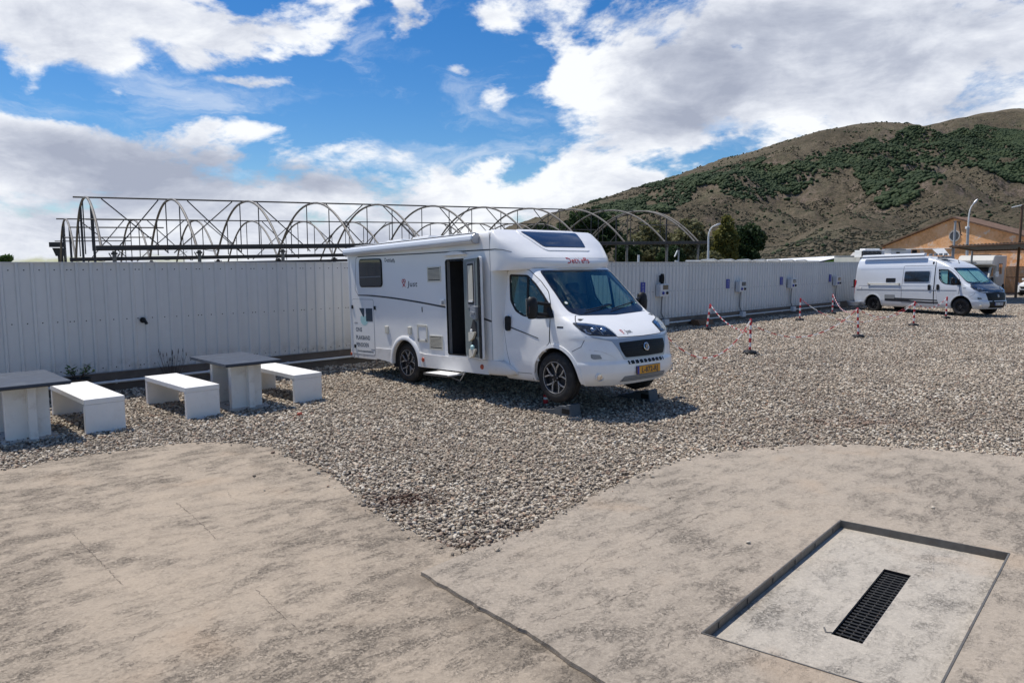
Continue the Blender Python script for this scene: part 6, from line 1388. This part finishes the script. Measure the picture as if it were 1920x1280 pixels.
b = MB(); b.prism([(-.20, 1.24), (.22, 1.80), (.75, 1.80), (.75, 1.22)], .02, lambda s_, z, t: OP(.15 - .02 - t, s_, z)); obj('door_window', b, 'darkglass', oc)
b = MB(); obx(b, -.02, 0, 1.75, 2.9, 1.35, 2.05); wf_ = obj('side_window', b, 'darkglass', oc)
b = MB(); obx(b, -.035, -.01, 2.28, 2.33, 1.35, 2.05); obx(b, -.035, -.01, 1.72, 2.93, 2.05, 2.09); obj('window_bar', b, 'rust', wf_)
b = MB(); b.tube([OP(-.05, -.05, 1.35), OP(-.28, -.05, 1.38)], .03, 6); b.add([OP(-.15, -.1, 1.2), OP(-.32, -.1, 1.2), OP(-.32, -.1, 1.55), OP(-.15, -.1, 1.55), OP(-.15, .0, 1.2), OP(-.32, .0, 1.2), OP(-.32, .0, 1.55), OP(-.15, .0, 1.55)], [(0, 1, 2, 3), (7, 6, 5, 4), (0, 4, 5, 1), (1, 5, 6, 2), (2, 6, 7, 3), (3, 7, 4, 0)]); obj('mirror', b, 'whitepl', oc)
b = MB(); obx(b, .6, 1.6, 1.5, 2.3, hz, hz + .08); obx(b, .2, .9, 3.0, 3.7, hz, hz + .06); obj('roof_hatch', b, 'rust', oc)
for (a, s_) in ((.12, .2), (W0 - .12, .2), (.12, 3.6), (W0 - .12, 3.6)):
    c = OP(a, s_, .32); b = MB(); b.lathe([(.2, .0), (.31, .01), (.32, .06), (.32, .18), (.2, .2)], c, (OP(-1, 0, 0) - OP(0, 0, 0)).normalized(), 24); obj('wheel', b, 'rubber', oc, smooth=40)
b = MB(); b.add([OP(a, -.86 if z > .5 else -.82, z) for a, z in ((.4, .75), (1.7, .75), (1.7, .95), (.4, .95))], [(0, 1, 2, 3)]); obj('grille', b, 'black', oc)
vs_, fs_ = text_geo('sunliner', .16); 
b = MB(); b.tube([OP(1.0 + i * .06, -.31 - .0, 2.17 + .02 * math.sin(i * 2.1)) for i in range(12)], .018, 5); obj('faded_lettering', b, 'stripe', oc)
# ------------------------------------------------------------------ white car at the right edge
ca = thing('parked_car', (0, 0, 0), 'white hatchback cut off by the right edge of the picture', 'car')
g_ = at(1958, 549, 48.0); ca.location = (g_.x, g_.y, 0); ca.rotation_euler = (0, 0, math.radians(-148))
# local: x forward (towards the camera left), built as side profile swept over width with tapering
def sect(mb, prof, ws):
    rows = []
    for (x, zb, zt), (wl, wt_) in zip(prof, ws): rows.append([Vector((x, -wl, zb)), Vector((x, -wl, zb + (zt - zb) * .35)), Vector((x, -(wl * .35 + wt_ * .65), zb + (zt - zb) * .85)), Vector((x, -wt_ * .8, zt)), Vector((x, 0, zt + .02)), Vector((x, wt_ * .8, zt)), Vector((x, (wl * .35 + wt_ * .65), zb + (zt - zb) * .85)), Vector((x, wl, zb + (zt - zb) * .35)), Vector((x, wl, zb))])
    mb.grid(rows); mb.add(rows[0], [tuple(range(9))]); mb.add(rows[-1], [tuple(range(9))])
b = MB(); sect(b, [(2.02, .28, .62), (1.98, .20, .74), (1.7, .20, .86), (1.1, .20, .98), (.6, .20, 1.03), (-1.2, .20, 1.06), (-1.9, .22, 1.02), (-2.05, .30, .95)], [(.62, .6), (.78, .72), (.88, .8), (.9, .82), (.9, .84), (.9, .84), (.86, .78), (.75, .7)]); obj('body', b, 'paint', ca, smooth=40)
b = MB(); sect(b, [(1.0, .96, .99), (.75, .98, 1.14), (.25, 1.0, 1.40), (-.1, 1.0, 1.47), (-1.2, 1.0, 1.46), (-1.75, 1.0, 1.25), (-1.98, 1.0, 1.04)], [(.80, .7), (.80, .68), (.80, .62), (.80, .6), (.80, .6), (.80, .62), (.78, .7)]); obj('glasshouse', b, 'darkglass', ca, smooth=40)
b = MB(); b.box((-.65, 0, 1.475), (1.2, 1.05, .03)); obj('roof', b, 'paint', ca, bevel=.01)
for sg in (-1, 1):
    b = MB(); b.tube([(.98, sg * .74, 1.0), (.22, sg * .60, 1.42), (-.1, sg * .56, 1.48)], .035, 6); b.tube([(-.45, sg * .80, 1.02), (-.5, sg * .6, 1.46)], .03, 6); obj('pillar', b, 'paint', ca)
    b = MB(); b.prism([(1.93, .66), (1.95, .80), (1.70, .86), (1.45, .88), (1.60, .74)], .05, lambda a, c, t: Vector((a, sg * (.70 + t + (1.95 - a) * .30), c))); obj('headlight', b, 'chrome', ca, bevel=.01)
    b = MB(); b.box((.62, sg * 1.0, 1.05), (.12, .18, .14)); obj('mirror', b, 'paint', ca, bevel=.03)
    for x in (1.25, -1.3):
        b = MB(); b.lathe([(.18, .0), (.30, 0), (.315, .03), (.315, .17), (.18, .2)], (x, sg * .90, .315), (0, -sg, 0), 28); w0_ = obj('wheel', b, 'rubber', ca, smooth=40); b = MB(); b.lathe([(.2, .0), (.17, .03), (.05, .02), (0, .02)], (x, sg * .905, .315), (0, -sg, 0), 20); obj('rim', b, 'rim', w0_, smooth=40)
b = MB(); b.prism([(-.62, .62), (.62, .62), (.50, .48), (-.50, .48)], .03, lambda a, c, t: Vector((2.0 + t, a, c))); b.prism([(-.30, .76), (.30, .76), (.22, .68), (-.22, .68)], .03, lambda a, c, t: Vector((2.0 + t, a, c))); obj('grille', b, 'black', ca)
b = MB(); b.prism([(-.62, .40), (.62, .40), (.55, .26), (-.55, .26)], .05, lambda a, c, t: Vector((1.99 + t, a, c))); obj('lower_grille', b, 'black', ca)
b = MB(); b.box((2.045, 0, .50), (.01, .52, .11)); obj('number_plate', b, 'vplate', ca)
# ================================================================== YARD FURNITURE
def bench(s, d0, d1, label, rz=0.0, w=.485, h=.44):
    t = thing('concrete_bench', FP(s, (d0 + d1) / 2), label, 'bench', 'white concrete benches in the picnic corner', rz=RF + rz); L_ = d1 - d0
    b = MB(); b.box((0, 0, h - .035), (w, L_, .07)); obj('seat', b, 'benchwhite', t, bevel=.006)
    for sg in (-1, 1): b = MB(); b.box((0, sg * (L_ / 2 - .0375), (h - .072) / 2 - .03), (w - .006, .068, h - .072 + .06)); obj('leg', b, 'benchwhite', t, bevel=.006)
    return t
bench(-10.78, 1.60, 3.26, 'leftmost white concrete bench, beside the table cut off by the picture edge'); bench(-9.52, 1.72, 3.26, 'white concrete bench between the two slate topped tables', rz=.02); bench(-7.85, 1.65, 3.28, 'rightmost white concrete bench, nearest the motorhome')
def table(s, d, label, rz=0.0):
    t = thing('picnic_table', FP(s, d), label, 'table', 'slate topped tables in the picnic corner', rz=RF + rz)
    b = MB(); b.box((0, 0, .705), (.87, 1.32, .035)); tp = obj('table_top', b, 'slate', t, bevel=.004); b = MB(); b.box((0, 0, .682), (.85, 1.30, .012)); obj('underlay', b, 'stripe', tp)
    for sg in (-1, 1):
        b = MB(); b.box((0, sg * .33, .337), (.48, .09, .674)); pd_ = obj('pedestal', b, 'pedestal', t, bevel=.006)
        b = MB(); b.box((.035, sg * .425, .337), (.09, .10, .674)); b.box((.035, sg * .235, .337), (.09, .10, .674)); obj('rib', b, 'pedestal', pd_, bevel=.006)
    b = MB(); b.box((0, 0, -.006), (.62, 1.0, .03)); obj('footing', b, 'pad', t)
    return t
table(-8.76, 2.68, 'slate topped table with white concrete pedestals nearest the motorhome'); table(-11.60, 2.68, 'slate topped table with white pedestals cut off by the left picture edge')
# potted plant behind the left bench
def plant(root, n, h, spread, lsz, lm, seed, droop=.3, leafn=8):
    r = random.Random(seed)
    for k in range(n):
        a = r.uniform(0, 6.28); lean = r.uniform(.15, 1) * spread; pts = [Vector((0, 0, 0)), Vector((math.cos(a) * lean * .35, math.sin(a) * lean * .35, h * .5)), Vector((math.cos(a) * lean, math.sin(a) * lean, h * r.uniform(.7, 1.05)))]
        b = MB(); b.tube(pts, [.008, .006, .003], 5); s_ = obj('stem', b, 'bark' if lm == 'leaf' else lm, root)
        b = MB()
        for j in range(leafn):
            t = .35 + .65 * j / leafn; p = pts[1].lerp(pts[2], (t - .35) / .65) if t > .35 else pts[1]; a2 = r.uniform(0, 6.28); d = Vector((math.cos(a2), math.sin(a2), r.uniform(-.2, .5))).normalized(); sd__ = d.cross(Vector((0, 0, 1))).normalized(); L_ = lsz * r.uniform(.7, 1.3)
            b.add([p, p + d * L_ * .5 + sd__ * L_ * .2, p + d * L_ + Vector((0, 0, -L_ * droop)), p + d * L_ * .5 - sd__ * L_ * .2], [(0, 1, 2, 3)])
        tag(obj('leaf', b, lm, s_, recalc=False), kind='stuff')
pp = gnd(146, 716, .30); t = thing('potted_plant', (pp.x, pp.y, 0), 'small leafy green plant in a black pot behind the left bench', 'plant')
b = MB(); b.lathe([(.13, -.02), (.19, .34), (.20, .36), (.18, .36), (.16, .31), (0, .31)], (0, 0, 0), (0, 0, 1), 20); obj('pot', b, 'soilpot', t, smooth=40)
pr_ = bpy.data.objects.new('foliage', bpy.data.meshes.new('foliage')); 
for k in range(9):
    r = random.Random(300 + k); a = r.uniform(0, 6.28); sp_ = r.uniform(.1, .26); p0_ = Vector((0, 0, .31)); p1_ = Vector((math.cos(a) * sp_ * .5, math.sin(a) * sp_ * .5, .42)); p2_ = Vector((math.cos(a) * sp_, math.sin(a) * sp_, .36 + r.uniform(.08, .24)))
    b = MB(); b.tube([p0_, p1_, p2_], [.008, .006, .003], 5); s_ = obj('stem', b, 'dryleaf', t); b = MB()
    for j in range(9):
        p = p1_.lerp(p2_, j / 8); a2 = r.uniform(0, 6.28); d = Vector((math.cos(a2), math.sin(a2), r.uniform(-.2, .6))).normalized(); sd__ = d.cross(Vector((0, 0, 1))).normalized(); L_ = r.uniform(.07, .12)
        b.add([p, p + d * L_ * .5 + sd__ * L_ * .24, p + d * L_, p + d * L_ * .5 - sd__ * L_ * .24], [(0, 1, 2, 3)])
    tag(obj('leaf', b, 'leaf', s_, recalc=False), kind='stuff')
bpy.data.objects.remove(pr_)
pp = gnd(322, 723, 0); t = thing('lavender_plant', (pp.x, pp.y, 0), 'dry lavender with thin dark stems behind the middle bench', 'plant')
for k in range(34):
    r = random.Random(500 + k); a = r.uniform(0, 6.28); sp_ = r.uniform(.03, .32); h = r.uniform(.28, .62); q = Vector((math.cos(a) * sp_, math.sin(a) * sp_ * .6, h)); b = MB(); b.tube([(q.x * .2, q.y * .2, 0), (q.x * .6, q.y * .6, h * .5), q], [.004, .003, .002], 4)
    if h > .45: b.tube([q, q + Vector((0, 0, .06))], [.008, .004], 5)
    s_ = obj('stem', b, 'dryleaf', t)
# levelling ramps: under both front wheels of the motorhome
def ramp_(cx, cy, label):
    W_o = mh.rotation_quaternion; c = mh.location + W_o @ Vector((cx, cy, 0)); t = thing('levelling_ramp', (c.x, c.y, 0), label, 'ramp', 'grey levelling ramps under the front wheels', rz=-.848)
    pf = [(-.36, -.02), (-.34, .02), (-.14, .050), (-.12, .058), (-.02, .075), (.0, .098), (.10, .135), (.14, .145), (.22, .145), (.24, .172), (.29, .172), (.33, -.02)]
    b = MB(); b.prism(pf, .22, lambda a, z, t_: Vector((a, t_ - .11, z))); r_ = obj('ramp_body', b, 'ramp', t, bevel=.006)
    for k in range(5): b = MB(); b.box((-.28 + k * .09, 0, .034 + k * .020 + (.012 if k > 2 else 0)), (.018, .20, .018)); obj('tread_rib', b, 'ramp', r_)
    for k in (-1, 1): b = MB(); b.box((.22, k * .104, .07), (.16, .016, .08)); obj('side_pocket', b, 'black', r_, bevel=.006)
ramp_(.02, -.90, 'dark grey levelling ramp under the near front wheel'); ramp_(.02, .90, 'dark grey levelling ramp under the far front wheel')
pp = gnd(1023, 755, 0); t = thing('small_bottle', (pp.x, pp.y, 0), 'tiny red and white bottle standing on the gravel by the front wheel', 'bottle')
b = MB(); b.lathe([(.036, 0), (.040, .05), (.038, .07)], (0, 0, -.01), (0, 0, 1), 14); obj('base', b, 'redpl', t, smooth=40); b = MB(); b.lathe([(.038, .06), (.032, .09), (.030, .11)], (0, 0, -.01), (0, 0, 1), 14); obj('neck', b, 'whitepl', t, smooth=40); b = MB(); b.lathe([(.034, .105), (.036, .14), (.0, .145)], (0, 0, -.01), (0, 0, 1), 14); obj('cap', b, 'redpl', t, smooth=40)
pp = gnd(562, 777, .01); t = thing('red_stone', (pp.x, pp.y, 0), 'single reddish brick chip on the gravel in front of the right bench', 'stone'); b = MB(); b.box((0, 0, .02), (.07, .05, .04), Matrix.Rotation(.5, 3, 'Z')); obj('chip', b, 'orange', t, bevel=.012)
# barrier posts and chains
def bpost(u, v, label, h=.80, lean=(0, 0)):
    g_ = gnd(u, v, .0); t = thing('barrier_post', (g_.x, g_.y, 0), label, 'barrier post', 'red and white striped barrier posts'); t.rotation_euler = (lean[0], lean[1], 0)
    b = MB(); b.lathe([(.165, -.01), (.17, .03), (.145, .065), (.055, .080), (.04, .095), (0, .095)], (0, 0, 0), (0, 0, 1), 24); obj('base', b, 'black', t, smooth=40)
    n = 7; hh = (h - .07) / n
    for k in range(n): b = MB(); b.lathe([(.0, 0), (.029, 0), (.029, hh), (0, hh)], (0, 0, .06 + k * hh), (0, 0, 1), 14); obj('band', b, 'redpl' if k % 2 == 0 else 'whitepl', t, smooth=40)
    b = MB(); b.lathe([(.030, 0), (.033, .03), (.02, .055), (0, .06)], (0, 0, h - .01), (0, 0, 1), 14); obj('cap', b, 'redpl', t, smooth=40)
    R_ = Matrix.Rotation(lean[1], 3, 'Y') @ Matrix.Rotation(lean[0], 3, 'X'); return Vector((g_.x, g_.y, 0)) + R_ @ Vector((0, 0, h + .02))
Q4 = lambda a, b: (1180 + a / 4, 540 + b / 4); R5 = lambda a, b: (1560 + a / 5.333, 440 + b / 5.333)
p1 = bpost(*Q4(580, 310), 'leaning striped barrier post close to the brown box by the fence', .80, (0, .12)); p2 = bpost(*Q4(903, 490), 'striped barrier post nearest the motorhome bonnet, standing forward on the gravel')
p3 = bpost(*Q4(1278, 243), 'striped barrier post in front of the third power box', .80); p4 = bpost(*Q4(1522, 193), 'striped barrier post by the fence close to the van rear', .80); p5 = bpost(*Q4(1717, 368), 'leaning striped barrier post in front of the pale blue tub', .82, (0, -.07))
p6 = bpost(*R5(815, 910), 'striped barrier post in front of the van sliding door', .80); p7 = bpost(*R5(1138, 835), 'striped barrier post in front of the van front wheel arch', .80)
g_ = FP(-1.0, 6.0); p0h = Vector((2.9, 13.5, .80))
def chain(a, b, sag, label, seg=.34, phase=0):
    t = thing('barrier_chain', tuple(a.lerp(b, .5).xy) + (0,), label, 'chain', 'red and white plastic chains'); L_ = (b - a).length; n = max(10, int(L_ / .045)); pts = []
    for i in range(n + 1): q = i / n; p = a.lerp(b, q); p.z = max(.03, p.z - sag * 4 * q * (1 - q)); pts.append(p)
    per = max(3, int(seg / .045)); k = 0
    for i in range(0, n, per):
        q = pts[i:min(i + per + 1, n + 1)]
        if len(q) < 2: continue
        mb = MB()
        for j in range(len(q) - 1):
            c = (q[j] + q[j + 1]) / 2; d = (q[j + 1] - q[j]).normalized(); up_ = Vector((0, 0, 1)) if j % 2 else d.cross(Vector((0, 0, 1))).normalized(); up_ = (up_ - d * up_.dot(d)).normalized()
            mb.tube([c + d * .031 * math.cos(w) + up_ * .014 * math.sin(w) for w in [2 * math.pi * m / 8 for m in range(8)]], 0.0048, 4, closed=True)
        wobj('chain_section', mb, 'redpl' if (k + phase) % 2 == 0 else 'whitepl', t, smooth=60); k += 1
chain(p1, p2 - Vector((0, 0, .30)), .20, 'red and white chain from the leaning fence side post to the nearest post'); chain(p2, p0h, .62, 'red and white chain sagging to the ground towards the motorhome nose', phase=1)
chain(p2 - Vector((0, 0, .10)), p5, .55, 'long red and white chain sagging between the two forward posts', phase=1); chain(p3, p6, .78, 'red and white chain from the middle fence side post across to the van side'); chain(p4, p5, .35, 'red and white chain from the post by the van rear to the tub', phase=1)
chain(p5, p6, .38, 'red and white chain in front of the silver van rear', phase=1); chain(p6, p7, .30, 'red and white chain in front of the silver van door')
pp = gnd(*R5(215, 748), 0); t = thing('plastic_tub', (pp.x, pp.y, 0), 'pale blue grey plastic tub on legs behind a striped post', 'tub')
b = MB(); b.lathe([(.22, .20), (.30, .36), (.32, .38), (.29, .38), (.27, .34), (0, .24)], (0, 0, 0), (0, 0, 1), 24); obj('bowl', b, 'bucket', t, smooth=40)
for a in (0, 2.1, 4.2): b = MB(); b.tube([(math.cos(a) * .2, math.sin(a) * .2, .22), (math.cos(a) * .26, math.sin(a) * .26, -.02)], .014, 6); obj('leg', b, 'greyplast', t)
